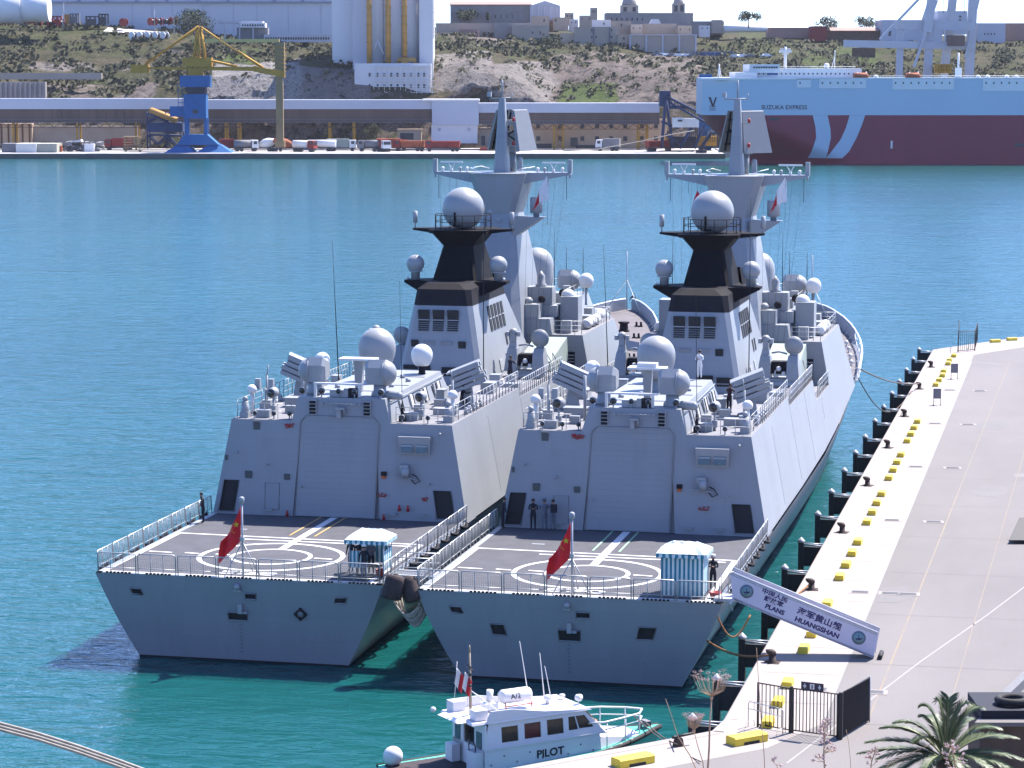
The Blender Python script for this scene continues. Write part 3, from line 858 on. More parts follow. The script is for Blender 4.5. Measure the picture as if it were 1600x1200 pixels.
    sc_ = lambda s_, z: s_ * 7.5 / half(z)
    doors = [(sc_(5.62, 5.3), sc_(6.68, 5.3), 4.55, 6.15), (-sc_(7.08, 5.3) + .02, -sc_(6.12, 5.3), 4.55, 6.35)]
    hdoor = (-2.55, 2.3, 4.5, 10.12)
    dk = []
    holed(sh, [-7.5, 7.5], [4.4, 9.82], doors + [(-2.72, 2.42, 4.4, 9.82)], nface, (0, .13, 0), dk)
    # raised centre part of the wall above, with the head of the door opening
    def cface(u, z): return face(u, z)
    top = 11.18
    hw = lambda z: 2.92 - (z - 9.82) * .27
    for sg in (-1, 1):
        a = -2.72 * half(9.82) / 7.5 if sg < 0 else 2.42 * half(9.82) / 7.5
        sh.add([face(sg * hw(9.82), 9.82), face(a, 9.82), face(a, 10.15), face(sg * hw(10.15), 10.15)], [(0, 1, 2, 3)])
    sh.add([face(-hw(10.15), 10.15), face(hw(10.15), 10.15), face(hw(top), top), face(-hw(top), top)], [(0, 1, 2, 3)])
    # sides, roof
    F1, F2, F3, F4 = 36.0, 49.5, 58.0, 69.5
    for sg in (1, -1):
        def P(f, z): return Vector((sg * half(z), f, z))
        zk = lambda f: deck_at(f)[1]
        e = .02
        q_ = lambda f, z: Vector((sg * (half(z)), f, z))
        sh.add([face(sg * half(4.4), 4.4), q_(F1, zk(F1)), q_(F1, 9.82), face(sg * half(9.82), 9.82)], [(0, 1, 2, 3)])
        sh.add([q_(F1, zk(F1)), q_(F2, zk(F2)), q_(F2, 9.25), q_(F1, 9.25)], [(0, 1, 2, 3)])
        sh.add([q_(F2, zk(F2)), q_(F3, zk(F3)), q_(F3, 7.9), q_(F2, 7.9)], [(0, 1, 2, 3)])
        sh.add([q_(F3, zk(F3)), q_(64, zk(64)), q_(74.5, zk(74.5)), q_(70.5, 10.9), q_(F3, 10.9)], [(0, 1, 2, 3, 4)])
    def roof(f0, f1, z): sh.add([(-half(z), f0, z), (half(z), f0, z), (half(z), f1, z), (-half(z), f1, z)], [(0, 1, 2, 3)])
    def bulk(f, z0, z1, fr=None): sh.add([(-half(z0), f, z0), (half(z0), f, z0), (half(z1), f if fr is None else fr, z1), (-half(z1), f if fr is None else fr, z1)], [(0, 1, 2, 3)])
    bulk(F1, 9.25, 9.82); bulk(F2, 7.9, 9.25); bulk(F3, 7.9, 10.9)
    sh.add([(-half(5.9), 74.5, 5.9), (half(5.9), 74.5, 5.9), (half(10.9), 70.5, 10.9), (-half(10.9), 70.5, 10.9)], [(0, 1, 2, 3)])
    so_ = part('superstructure', sh, 'grey', S)
    for d_ in dk[:2]: part('doorway', d_, 'dark', so_)
    rf = MB()
    for f0, f1, z in ((aftf(9.82), F1, 9.82), (F1, F2, 9.25), (F2, F3, 7.9), (F3, 70.5, 10.9)):
        rf.add([(-half(z) + .0, f0, z + .001), (half(z), f0, z + .001), (half(z), f1, z + .001), (-half(z), f1, z + .001)], [(0, 1, 2, 3)])
    part('upper_deck', rf, 'deck2', S)
    # vertical weld and step lines on the flank
    mb = MB()
    for f in (36.0, 27, 44, 52.5):
        for sg in (1, -1): mb.cbox((sg * (half(7) + .004), f, 7.0), (.012, .025, 4.6 if f < 50 else 1.4), (0, -sg * .183, 0))
    part('panel_seam', mb, 'fit', so_)
    # door frames
    for (a, b, c_, d_) in doors:
        mb = MB(); ps = [nface(a, c_), nface(b, c_), nface(b, d_), nface(a, d_)]
        mb.tube([p + Vector((0, -.02, 0)) for p in ps], .04, 4, closed=True); part('door_frame', mb, 'grey', so_)
    # roller door of the hangar: horizontal slats in a recessed frame
    hd = MB(); ps = []
    l0, r0 = -2.6, 2.05
    cor = [(-2.62, 4.45), (2.12, 4.45), (2.28, 9.75), (1.95, 10.12), (-2.05, 10.12), (-2.38, 9.75)]
    pr = [face(a, b) + Vector((0, -.012, 0)) for a, b in cor]
    hd.tube(pr, .05, 5, closed=True)
    hdo = part('hangar_door', hd, 'grey', S)
    ns = 18
    for k in range(ns):
        z0 = 4.46 + (10.12 - 4.46) * k / ns; z1 = 4.46 + (10.12 - 4.46) * (k + 1) / ns - .004
        xl = lambda z: -2.62 + .24 * (z - 4.45) / 5.3; xr = lambda z: 2.12 + .16 * (z - 4.45) / 5.3
        t = .12
        cut = .3 if k == ns - 1 else 0
        mb = MB()
        a = [face(xl(z0), z0), face(xr(z0), z0), face(xr(z1) - cut, z1), face(xl(z1) + cut, z1)]
        off = Vector((0, .02 + rnd.uniform(0, .0015), 0))
        mb.hexa([a[0] + off, a[1] + off, a[1] + off + Vector((0, t, 0)), a[0] + off + Vector((0, t, 0)), a[3] + off, a[2] + off, a[2] + off + Vector((0, t, 0)), a[3] + off + Vector((0, t, 0))])
        part('slat', mb, 'grey', hdo)
    bk = MB(); bk.add([face(-2.75, 4.4) + Vector((0, .2, 0)), face(2.6, 4.4) + Vector((0, .2, 0)), face(2.6, 10.2) + Vector((0, .2, 0)), face(-2.75, 10.2) + Vector((0, .2, 0))], [(0, 1, 2, 3)])
    part('back_panel', bk, 'grey', hdo)
    # raised hangar roof
    rr = MB()
    a0 = aftf(top)
    rr.hexa([(-2.92, aftf(9.82) + .01, 9.8), (2.92, aftf(9.82) + .01, 9.8), (2.75, 33.2, 9.8), (-2.75, 33.2, 9.8), (-2.55, a0 + .01, top), (2.55, a0 + .01, top), (2.3, 32.6, top), (-2.3, 32.6, top)])
    rro = part('hangar_roof', rr, 'grey', S)
    mb = MB()
    for sg in (1, -1):
        mb.rod((sg * 2.72, 19, 10.95), (sg * 2.5, 32.5, 10.95), .03, 4)
    part('handrail', mb, 'fit', rro)
    for k, f in enumerate((21.5, 24.0, 26.5, 27.3, 29.6, 30.6)):
        mb = MB(); mb.cbox((2.78 - (f - 19) * .008, f, 10.42), (.1, .42 if k % 2 else .3, .75), (0, -.24, 0)); part('locker', mb, ('fit', 'white')[k % 2], rro)
        mb = MB(); mb.cbox((2.86 - (f - 19) * .008, f + .3, 10.4), (.04, .06, .8), (0, -.24, 0)); part('stowed_pole', mb, 'black2', rro)
    # fittings on the hangar wall
    def wall_box(u, z, w, h, t=.12, m_='fit', name_='wall_box'):
        c = face(u, z); mb = MB(); mb.cbox(c + Vector((0, -t / 2, 0)), (w, t, h), (.11, 0, 0)); return part(name_, mb, m_, so_)
    # control cabin window: projecting trapezoid box with two panes
    c = face(4.42, 8.65)
    mb = MB(); mb.hexa([c + Vector(p) for p in ((-.88, -.22, -.5), (.88, -.22, -.5), (.88, .1, -.5), (-.88, .1, -.5), (-.92, -.42, .52), (.92, -.42, .52), (.92, .1, .52), (-.92, .1, .52))])
    w_ = part('control_window', mb, 'fit', so_)
    for sx in (-.42, .42):
        mb = MB(); mb.cbox(c + Vector((sx, -.335, -.02)), (.68, .05, .74), (-.19, 0, 0)); part('pane', mb, 'paneg', w_)
        mb = MB(); mb.cbox(c + Vector((sx, -.375, -.0)), (.66, .03, .1), (-.19, 0, 0)); part('mullion', mb, 'fit', w_)
    for u, z, w, h, m2 in ((-4.98, 9.5, .38, .5, 'ventd'), (-3.1, 6.62, .34, .34, 'ventd'), (-5.4, 6.68, .4, .42, 'ventd'), (-6.75, 7.6, .14, .3, 'ventd')):
        o = wall_box(u, z, w, h, .08, m2, 'vent')
    # hatch outline, light weld frame
    mb = MB(); mb.tube([face(a, b) + Vector((0, -.02, 0)) for a, b in ((-4.4, 4.75), (-3.55, 4.75), (-3.55, 6.25), (-4.4, 6.25))], .02, 4, closed=True); part('side_hatch', mb, 'grey', so_)
    # louvred horn boxes either side of the light bar
    for u in (-1.6, 1.6):
        c = face(u, 10.62)
        mb = MB(); mb.cbox(c + Vector((-.02, -.05, 0)), (.4, .1, .9)); o = part('louvre_box', mb, 'fit', so_)
        for k in range(4):
            mb = MB(); mb.cbox(c + Vector((-.05, -.16, .3 - k * .2)), (.34, .14, .08), (.35, 0, 0)); part('louvre', mb, 'black2', o)
    c = face(0, 10.86)
    mb = MB(); mb.rod(c + Vector((-1.2, -.14, 0)), c + Vector((1.2, -.14, 0)), .035, 6)
    for k in range(9): mb.cbox(c + Vector((-1.1 + k * .275, -.14, 0)), (.14, .1, .1))
    part('light_bar', mb, 'fit', so_)
    c = face(.05, 10.5)
    mb = MB(); mb.cbox(c + Vector((0, -.25, .12)), (.5, .5, .1)); mb.cbox(c + Vector((-.1, -.2, -.15)), (.24, .3, .5)); mb.rod(c + Vector((.2, -.15, -.3)), c + Vector((.2, -.3, .1)), .05); part('glide_slope_light', mb, 'fit', so_)
    # reels, hoses and red fittings
    c = face(3.95, 7.05)
    mb = MB(); mb.lathe(c + Vector((0, -.3, .1)), [(.02, -.2), (.3, -.18), (.3, .18), (.02, .2)], 12, axis=Vector((1, 0, 0))); mb.cbox(c + Vector((-.1, -.2, .35)), (.5, .3, .35)); mb.rod(c + Vector((-.6, -.2, -.15)), c + Vector((.6, -.2, -.3)), .05)
    part('cable_reel', mb, 'fit', so_)
    mb = MB(); mb.tube([c + Vector(p) for p in ((.35, -.2, 0), (.6, -.25, -.1), (.8, -.2, -.4), (.5, -.2, -.55), (.3, -.2, -.3))], .035, 5); part('hose', mb, 'black2', so_)
    for u, z, w, h in ((2.62, 7.0, .3, .22), (2.62, 6.8, .2, .14)): wall_box(u, z, w, h, .14, 'black2' if h > .2 else 'orange', 'indicator_box')
    for u, z, w in (((2.55, 5.85, .4) if number == '528' else (4.0, 5.9, .5)), (-2.95, 9.6, .3), (-3.15, 9.55, .2), ((5.05, 5.7, .26) if number == '528' else (-3.35, 9.62, .15))):
        mb = MB(); c = face(u, z)
        for k in range(3): mb.ball(c + Vector((-w / 2 + k * w / 2, -.1, rnd.uniform(-.04, .04))), .062, 8, 5)
        mb.rod(c + Vector((-w / 2, -.1, -.12)), c + Vector((w / 2, -.1, -.12)), .04, 5)
        part('red_valve', mb, 'redp', so_)
    if number == '528':
        for u, z in ((3.6, 5.15), (4.1, 5.15), (-3.0, 4.6), (2.7, 4.6)):
            c = face(u, z); mb = MB(); mb.cone(c + Vector((0, -.2, -.2)), c + Vector((0, -.2, .15)), .1, .05, 8); part('fire_extinguisher', mb, 'redp', so_)
    for u, z in ((-6.1, 7.9), (-4.3, 7.25), (5.9, 9.3), (-2.2, 6.1), (5.3, 6.5)):
        c = face(u, z); mb = MB(); mb.rod(c, c + Vector((0, -.3, .05)), .04, 5); mb.ball(c + Vector((0, -.34, .05)), .09, 8, 5); part('bulkhead_lamp', mb, 'fit', so_)
    for u in (-4.1, 3.2, 4.9):
        c = face(u, 4.75); mb = MB(); mb.cbox(c + Vector((0, -.12, 0)), (.4, .2, .12)); part('cable_socket', mb, 'fit', so_)
    if number == '528':
        c = tr(.47, 2.7); mb = MB(); mb.lathe(c + Vector((0, -.06, 0)), [(.19, -.05), (.26, 0), (.26, .06), (.19, .08), (.19, -.05)], 20, axis=Vector((0, -1, -.17)))
        for a in range(4): mb.cbox(c + Vector((.25 * math.cos(a * PI / 2), -.1, .25 * math.sin(a * PI / 2))), (.14, .08, .14))
        o = part('round_port', mb, 'black2', ho); mb = MB(); mb.lathe(c + Vector((0, -.07, 0)), [(.01, 0), (.19, 0), (.19, .02)], 18, axis=Vector((0, -1, -.17))); part('cover_plate', mb, 'hull2', o)
    # cable runs and draught marks on the transom
    mb = MB()
    for k in range(8): mb.cbox(tr(0.0, .55 + k * .2) + Vector((0, -.012, 0)), (.12, .01, .09), (-.17, 0, 0))
    part('draught_marks', mb, 'markd', ho, kind='stuff')
    c = tr(0, 4.0) + Vector((.0, -.12, 0)); mb = MB(); mb.ball(c, .17, 12, 8); mb.cbox(c + Vector((0, .1, -.2)), (.34, .2, .12)); part('stern_light', mb, 'fit', ho)
    c = tr(.02, 2.75); mb = MB(); mb.cbox(c + Vector((-.05, -.12, .1)), (.22, .24, .5)); mb.cbox(c + Vector((.15, -.08, -.1)), (.3, .16, .12)); part('towing_bracket', mb, 'fit', ho)
    # ---- safety nets round the flight deck
    for i in range(7):
        a = -7.45 + i * 2.13
        net_panel(S, (a + .06, .04, 4.44), (a + 2.07, .04, 4.44), lean=Vector((0, -.04, 0)))
    for sg in (-1, 1):
        for i in range(8):
            if sg > 0 and i == 0 and number == '570': continue
            a = .3 + i * 2.2
            net_panel(S, (sg * 7.5, a, 4.44), (sg * 7.5, a + 2.1, 4.44), lean=Vector((sg * .05, 0, 0)))
            mb = MB(); mb.tube([(sg * 7.62, a + .4, 4.5), (sg * 7.75, a + .9, 4.38), (sg * 7.75, a + 1.3, 4.38), (sg * 7.62, a + 1.7, 4.5)], .09, 6); part('net_roll', mb, 'black2', S)
    for i in range(7):
        mb = MB(); a = -6.9 + i * 2.13
        for k in range(7): mb.cbox((a + k * .2, -.03, 4.47), (.12, .1, .08))
        part('hinge_row', mb, 'black2', S, kind='stuff')
    # ---- ensign staff with tripod stays
    mb = MB(); mb.rod((.15, .5, 4.4), (.15, .42, 8.15), .055, 8); mb.cbox((.15, .45, 6.35), (.2, .2, .2)); st_ = part('ensign_staff', mb, 'steel', S)
    for x, y in ((-.8, .45), (1.1, .45), (.15, 2.0)):
        mb = MB(); mb.rod((x, y, 4.42), (.15, .47, 6.2), .03, 6); part('stay', mb, 'steel', st_)
    mb = MB(); mb.lathe((.15, .42, 8.15), [(.05, 0), (.14, .06), (.14, .3), (.06, .36)], 10); part('staff_lamp', mb, 'fit', st_)
    # ---- hangar roof equipment
    director(S, (-1.95, 20.1, 12.55), -1)
    director(S, (1.9, 20.1, 12.5), 1)
    # landing light mast: T with flat top
    mb = MB(); mb.taper(11.18, (-.18, .18, 21.3, 21.7), 13.05, (-.26, .26, 21.25, 21.75)); t_ = part('beacon_column', mb, 'fit', S, (.28, 0, 0))
    mb = MB(); mb.cbox((0, 21.4, 13.12), (2.15, 1.0, .12)); part('beacon_table', mb, 'white', t_)
    if number == '570':
        mb = MB(); mb.cbox((.0, 21.4, 13.3), (1.1, .6, .24)); part('beacon_cover', mb, 'white', t_)
    mb = MB(); mb.box(-1.7, 1.25, 18.95, 19.15, 11.9, 12.0); mb.box(-1.7, -1.55, 19.0, 19.1, 11.2, 11.9); mb.box(.9, 1.05, 19.0, 19.1, 11.2, 11.9); part('cross_bar', mb, 'white', S)
    for x in (-2.35, -1.2, -.2, .75, 2.3):
        flood(S, (x, 18.85, 11.55), (0, -1, -.15), .2 if abs(x) > 1 else .15)
    mb = MB(); mb.cbox((-.3, 19.2, 11.4), (.9, .5, .4)); mb.cbox((.3, 19.1, 11.45), (.4, .4, .5)); part('roof_box', mb, 'fit', S)
    mb = MB(); mb.cbox((.62, 19.0, 11.45), (.5, .3, .55)); part('roof_box', mb, 'black2', S)
    mb = MB(); mb.lathe((2.9, 19.6, 11.3), [(.02, -.5), (.25, -.45), (.25, .35), (.15, .5)], 12, axis=Vector((1, -.25, 0))); part('camera_housing', mb, 'dome', S)
    egg(S, (-.15, 26.9, 13.25), 1.12, 'large_radome', ped=.9, k=1.5)
    satx = (1.55, 31.0) if number == '528' else (-.95, 30.5)
    egg(S, (satx[0], satx[1], 12.35), .66, 'satellite_dome', base='black2', ped=.5, k=1.25, m_='white')
    egg(S, (-4.5, 30.0, 12.0), .47, 'satellite_dome', ped=.9, k=1.2, m_='white')
    decoy(S, (-5.35, 28.2, 9.82), PI + .25 if True else 0, 24)
    decoy(S, (5.35, 27.0, 9.82), .15, 22)
    # small kit on the side decks of the hangar
    def column_light(x, y):
        mb = MB(); mb.cone((x, y, 9.82), (x, y, 10.75), .26, .2, 10); mb.cbox((x, y, 10.0), (.5, .5, .35)); o = part('navigation_lamp', mb, 'fit', S)
        l = MB(); l.ball((x, y, 10.88), .17, 10, 6); part('lamp_head', l, 'dome', o)
    column_light(-5.95, 19.4); column_light(6.0, 19.8)
    for x, y, sc2 in ((-4.6, 20.5, 1.0), (4.2, 20.6, 1.0)):
        mb = MB(); mb.rod((x, y, 9.82), (x, y, 11.0), .07, 6); mb.cbox((x, y, 10.2), (.3, .3, .4)); o = part('signal_searchlight', mb, 'fit', S)
        l = MB(); l.lathe((x, y - .05, 11.15), [(.2, -.3), (.3, -.2), (.3, .2), (.26, .24)], 14, axis=Vector((-.25, -1, -.1))); part('lamp_drum', l, 'dome', o)
        l = MB(); l.lathe((x - .06, y - .29, 11.13), [(.24, 0), (.24, .02)], 14, axis=Vector((-.25, -1, -.1))); part('lens', l, 'glass', o)
    mb = MB(); mb.rod((-5.3, 21.2, 9.82), (-5.3, 21.2, 11.3), .06, 6); o = part('antenna_post', mb, 'fit', S)
    for x in (-5.75, -4.95): l = MB(); l.cbox((x, 21.2, 11.55), (.3, .3, .6)); part('antenna_box', l, 'fit', o)
    mb = MB(); mb.rod((-3.6, 23.0, 9.82), (-3.6, 23.0, 12.4), .09, 8); part('whip_base', mb, 'fit', S)
    for (x, y) in ((-5.2, 18.9), (-4.1, 19.0), (-3.2, 19.1), (3.5, 19.0), (5.0, 19.0)):
        flood(S, (x, y, 10.15), (0, -1, 0), .14)
    for (x, y, w) in ((-4.9, 19.6, .8), (-3.9, 21.6, .6), (3.7, 20.2, .9), (4.9, 22.6, .9), (3.3, 23.6, .6), (-6.0, 24.0, .6)):
        mb = MB(); mb.cbox((x, y, 10.05), (w, w * .6, .45)); part('deck_locker', mb, 'fit', S)
    for sg in (-1, 1):
        mb = MB(); mb.rod((sg * 5.6, 22.4, 9.82), (sg * 5.6, 22.4, 11.9), .07, 6); mb.rod((sg * 5.6, 22.4, 11.9), (sg * 5.5, 22.4, 12.5), .04, 5); mb.cbox((sg * 5.6, 22.4, 10.15), (.55, .45, .6)); part('aerial_tuner', mb, 'fit', S)
        mb = MB(); mb.ball((sg * 6.0, 20.8, 11.25), .3, 12, 8, zmin=-.6); mb.cone((sg * 6.0, 20.8, 9.82), (sg * 6.0, 20.8, 11.1), .09, .12, 8); part('small_dome', mb, 'white', S)
        for k in range(5):
            y = 23.2 + k * .9; mb = MB(); mb.cone((sg * 6.2, y, 9.82), (sg * 6.2, y, 10.05), .14, .14, 8); mb.ball((sg * 6.2, y, 10.12), .14, 8, 5); part('vent_head', mb, ('fit', 'white')[k % 2], S)
    for (x, y, w, d_, h) in ((-4.4, 24.5, 1.3, .9, .5), (-3.9, 26.6, .5, .5, .7), (4.1, 25.4, .6, .6, .5), (3.6, 27.8, .5, .8, .8), (-5.7, 33.0, .9, 1.3, .5), (5.2, 33.4, .8, 1.2, .6), (3.5, 31.2, .5, .5, .6), (-3.6, 35.0, .7, .5, .9)):
        mb = MB(); mb.cbox((x, y, 9.82 + h / 2), (w, d_, h)); mb.cbox((x, y, 9.86 + h), (w * 1.08, d_ * 1.05, .06)); part('deck_locker', mb, 'fit', S)
    for (x, y) in ((-1.6, 23.2), (-.6, 24.4), (1.4, 24.2), (.9, 28.6), (-1.4, 30.2), (1.7, 26.9)):
        mb = MB(); mb.cone((x, y, 11.18), (x, y, 11.4), .1, .1, 8); mb.cbox((x + .15, y, 11.24), (.14, .1, .14)); part('roof_fitting', mb, 'fit', S)
    mb = MB(); mb.cbox((0, 25.0, 11.2), (4.6, .05, .04)); mb.cbox((0, 29.2, 11.2), (4.4, .05, .04)); mb.cbox((0, 22.0, 11.2), (4.8, .05, .04)); part('roof_seam', mb, 'fit', rro)
    # railings along the side decks
    for sg in (-1, 1):
        for (f0, f1, z) in ((24, 30, 9.84), (30, 36, 9.84), (36.2, 40.5, 9.27), (40.5, 45, 9.27), (45, 49.4, 9.27), (51, 57.8, 7.92)):
            rail(S, (sg * (half(z) - .05), f0, z), (sg * (half(z) - .05), f1, z), 7, 1.05, .03)
        rail(S, (sg * 6.35, 19.2, 9.84), (sg * 3.1, 19.15, 9.84), 4, .85, .02, wires=2)
        rail(S, (sg * 6.35, 19.2, 9.84), (sg * 6.35, 23.8, 9.84), 3, 1.0, .025)
    # whip aerials
    for (x, y, z0, h, lx) in ((3.9, 37.5, 9.3, 12.5, .0), (3.35, 19.6, 9.85, 8.0, -.12), (-3.6, 30.5, 9.85, 9.5, -.35), (2.6, 66, 12, 6, 0), (-4.8, 62, 11, 7, 0)):
        mb = MB(); mb.cone((x, y, z0 + .8), (x + lx, y, z0 + h), (.02 if y < 20 else .04), .01, 5); mb.cone((x, y, z0), (x, y, z0 + 1.0), .12, .07, 8); mb.cbox((x, y, z0 + .15), (.34, .34, .3)); part('whip_aerial', mb, 'black2', S)
    # ---- funnel
    fb = MB()
    def oct_(z, x, y0, y1, c=.35): return [Vector(p) for p in ((-x + c, y0, z), (x - c, y0, z), (x, y0 + c, z), (x, y1 - c, z), (x - c, y1, z), (-x + c, y1, z), (-x, y1 - c, z), (-x, y0 + c, z))]
    fb.loft([oct_(9.1, 2.95, 41.3, 57.5, .3), oct_(14.3, 1.98, 42.3, 52.5, .3)])
    fu = part('funnel', fb, 'grey', S)
    fb = MB(); fb.loft([oct_(14.302, 1.98, 42.3, 52.5, .3), oct_(15.35, 1.82, 42.5, 52.0, .35)])
    part('funnel_band', fb, 'black2', fu)
    fb = MB(); fb.loft([oct_(15.352, 1.82, 42.5, 52.0, .35), oct_(15.7, 1.4, 43.2, 51.2, .5)]); part('funnel_rim', fb, 'black', fu)
    # aft face of funnel: louvre bays and openings
    def ff(u, z):
        t = (z - 9.1) / 5.2; return Vector((u, 41.3 + t * 1.0 - .02, z))
    def ffx(z): return 2.95 - (z - 9.1) / 5.2 * .97
    for u in (-1.2, -.22, .76):
        u += .02
        mb = MB(); mb.cbox(ff(u, 13.35), (.74, .06, 1.42), (.19, 0, 0)); o = part('louvre_bay', mb, 'dark', fu)
        for k in range(10):
            l = MB(); l.cbox(ff(u, 12.72 + k * .14) + Vector((0, -.05, 0)), (.72, .08, .045), (.7, 0, 0)); part('louvre', l, 'louv', o)
        l = MB(); l.cbox(ff(u, 13.38) + Vector((0, -.07, 0)), (.78, .05, .06)); part('rail_bar', l, 'fit', o)
    for u, z, w, h, m2 in ((-1.72, 11.75, .5, .68, 'dark'), (1.45, 11.7, .5, .68, 'dark'), (-.75, 11.85, .75, .34, 'hull2'), (.4, 11.85, .75, .34, 'hull2'), (-1.95, 10.1, .95, .75, 'dark'), (-.9, 10.05, .6, .8, 'dark'), (.65, 9.9, .95, .95, 'dark'), (1.85, 9.8, 1.0, .95, 'dark')):
        mb = MB(); mb.cbox(ff(u, z), (w, .06, h), (.19, 0, 0)); o = part('intake_opening', mb, m2, fu)
        if m2 == 'dark' and z < 11:
            l = MB(); l.cbox(ff(u, z) + Vector((0, -.05, .05)), (w, .04, .05)); part('rail_bar', l, 'fit', o)
    # starboard and port face louvres
    for sg in (1, -1):
        def fs(y, z):
            t = (z - 9.1) / 5.2; return Vector((sg * (2.95 - t * .97 + .01), y, z))
        an = -sg * .185
        for k in range(5):
            mb = MB(); mb.cbox(fs(46.6 + k * .95, 13.1), (.06, .6, 1.7), (0, an, 0)); o = part('louvre_bay', mb, 'dark', fu)
            l = MB(); l.cbox(fs(46.6 + k * .95, 13.1) + Vector((sg * .03, 0, 0)), (.05, .66, .07), (0, an, 0)); part('rail_bar', l, 'fit', o)
        for y in (50.2, 51.2):
            mb = MB(); mb.cbox(fs(y, 11.4), (.06, .4, .8), (0, an, 0)); part('intake_opening', mb, 'dark', fu)
        for y, z, w, h in ((47.5, 9.9, 1.0, .8), (49.5, 10.0, .6, 1.0)):
            mb = MB(); mb.cbox(fs(y, z), (.08, w, h), (0, an, 0)); part('side_locker', mb, 'fit', fu)
    # ---- black radome mast on the funnel
    k_ = MB()
    k_.loft([oct_(15.55, 1.55, 45.5, 51.5, .2), oct_(17.95, 1.02, 46.6, 50.2, .15)])
    k_.loft([oct_(17.9, 1.0, 46.6, 50.2, .15), oct_(18.75, 1.7, 46.2, 50.4, .2)])
    km = part('radome_mast', k_, 'black', S)
    k_ = MB()
    for sg in (-1, 1):
        k_.hexa([Vector(p) for p in ((sg * 1.0, 47.2, 18.6), (sg * 3.45, 47.9, 18.88), (sg * 3.45, 48.6, 18.88), (sg * 1.0, 49.6, 18.6), (sg * 1.0, 47.2, 19.02), (sg * 3.45, 47.9, 19.0), (sg * 3.45, 48.6, 19.0), (sg * 1.0, 49.6, 19.02))])
    k_.loft([oct_(18.76, 1.95, 46.0, 50.6, .5), oct_(18.99, 2.0, 45.9, 50.7, .5)])
    pf = part('platform', k_, 'black', km)
    for sg in (-1, 1):
        mb = MB(); mb.rod((sg * 3.35, 48.2, 19.0), (sg * 3.35, 48.2, 19.35), .05); mb.lathe((sg * 3.35, 48.2, 19.35), [(.16, 0), (.16, .78)], 10); part('sensor_pod', mb, 'fit', pf)
    mb = MB()
    ring_pts = [(1.9 * math.cos(a) * 1.0, 48.2 + 2.1 * math.sin(a)) for a in [2 * PI * i / 14 for i in range(14)]]
    for zz in (.5, .95):
        mb.tube([(x, y, 19.0 + zz) for x, y in ring_pts], .022, 4, closed=True)
    for x, y in ring_pts: mb.rod((x, y, 19.0), (x, y, 19.95), .025, 4)
    part('platform_rail', mb, 'black', pf)
    mb = MB(); mb.ball((0, 48.2, 20.35), 1.42, 32, 20, zmin=-.93); mb2 = part('main_radome', mb, 'dome', km)
    mb = MB(); mb.ball((0, 48.2, 18.99), .5, 4, 2); 
    mb = MB(); mb.cbox((-.25, 46.82, 19.7), (.12, .1, .9)); mb.cbox((-.1, 46.8, 19.25), (.5, .1, .1)); part('radome_hatch', mb, 'black', pf)
    # wings with small radomes beside the funnel top
    for sg in (-1, 1):
        mb = MB(); mb.hexa([Vector(p) for p in ((sg * 1.5, 45.0, 14.5), (sg * 3.5, 45.8, 15.5), (sg * 3.5, 46.9, 15.5), (sg * 1.5, 48.0, 14.5), (sg * 1.5, 45.0, 15.66), (sg * 3.5, 45.8, 15.66), (sg * 3.5, 46.9, 15.66), (sg * 1.5, 48.0, 15.66))])
        w_ = part('wing', mb, 'black', km)
        mb = MB(); mb.ball((sg * 2.85, 46.3, 16.72), .6, 20, 12, zmin=-.8); part('small_radome', mb, 'dome', w_)
        mb = MB(); mb.lathe((sg * 2.85, 46.3, 15.66), [(.3, 0), (.3, .5), (.5, .56), (.5, .62)], 14); part('pedestal', mb, 'fit', w_)
        mb = MB(); mb.ball((sg * 3.3, 46.0, 15.8), .1, 8, 5); part('wing_lamp', mb, 'white', w_)
    # notch walls round the funnel top (exhaust surround)
    mb = MB(); mb.hexa([Vector(p) for p in ((1.0, 51.0, 15.4), (1.75, 50.4, 15.4), (1.8, 52.2, 15.4), (1.0, 52.6, 15.4), (1.0, 51.0, 16.4), (1.5, 50.8, 16.6), (1.75, 52.0, 16.3), (1.0, 52.4, 16.4))]); part('exhaust_cowl', mb, 'black', km)
    # aerial with spreaders in front of the mast
    mb = MB(); mb.rod((-.1, 51.2, 15.7), (-.1, 51.2, 16.5), .12, 8); part('exhaust_pipe', mb, 'black', km)
    # ---- main mast
    mm = MB()
    def box_(z, x0, x1, y0, y1): return [Vector(p) for p in ((x0, y0, z), (x1, y0, z), (x1, y1, z), (x0, y1, z))]
    mm.loft([oct_(10.5, 2.3, 55.8, 65.4, .6), oct_(17.0, 1.55, 57.6, 63.2, .45), oct_(19.4, 1.18, 58.4, 62.2, .35), oct_(22.1, 2.0, 57.9, 62.4, .5), oct_(22.3, 2.05, 57.8, 62.5, .5)])
    ma = part('main_mast', mm, 'grey', S)
    mb = MB()
    for sg in (-1, 1):
        mb.hexa([Vector(p) for p in ((sg * 1.6, 59.0, 21.5), (sg * 5.0, 59.8, 22.15), (sg * 5.0, 60.5, 22.15), (sg * 1.6, 61.4, 21.5), (sg * 1.6, 59.0, 22.32), (sg * 5.0, 59.8, 22.32), (sg * 5.0, 60.5, 22.32), (sg * 1.6, 61.4, 22.32))])
    yd = part('yardarm', mb, 'grey', ma)
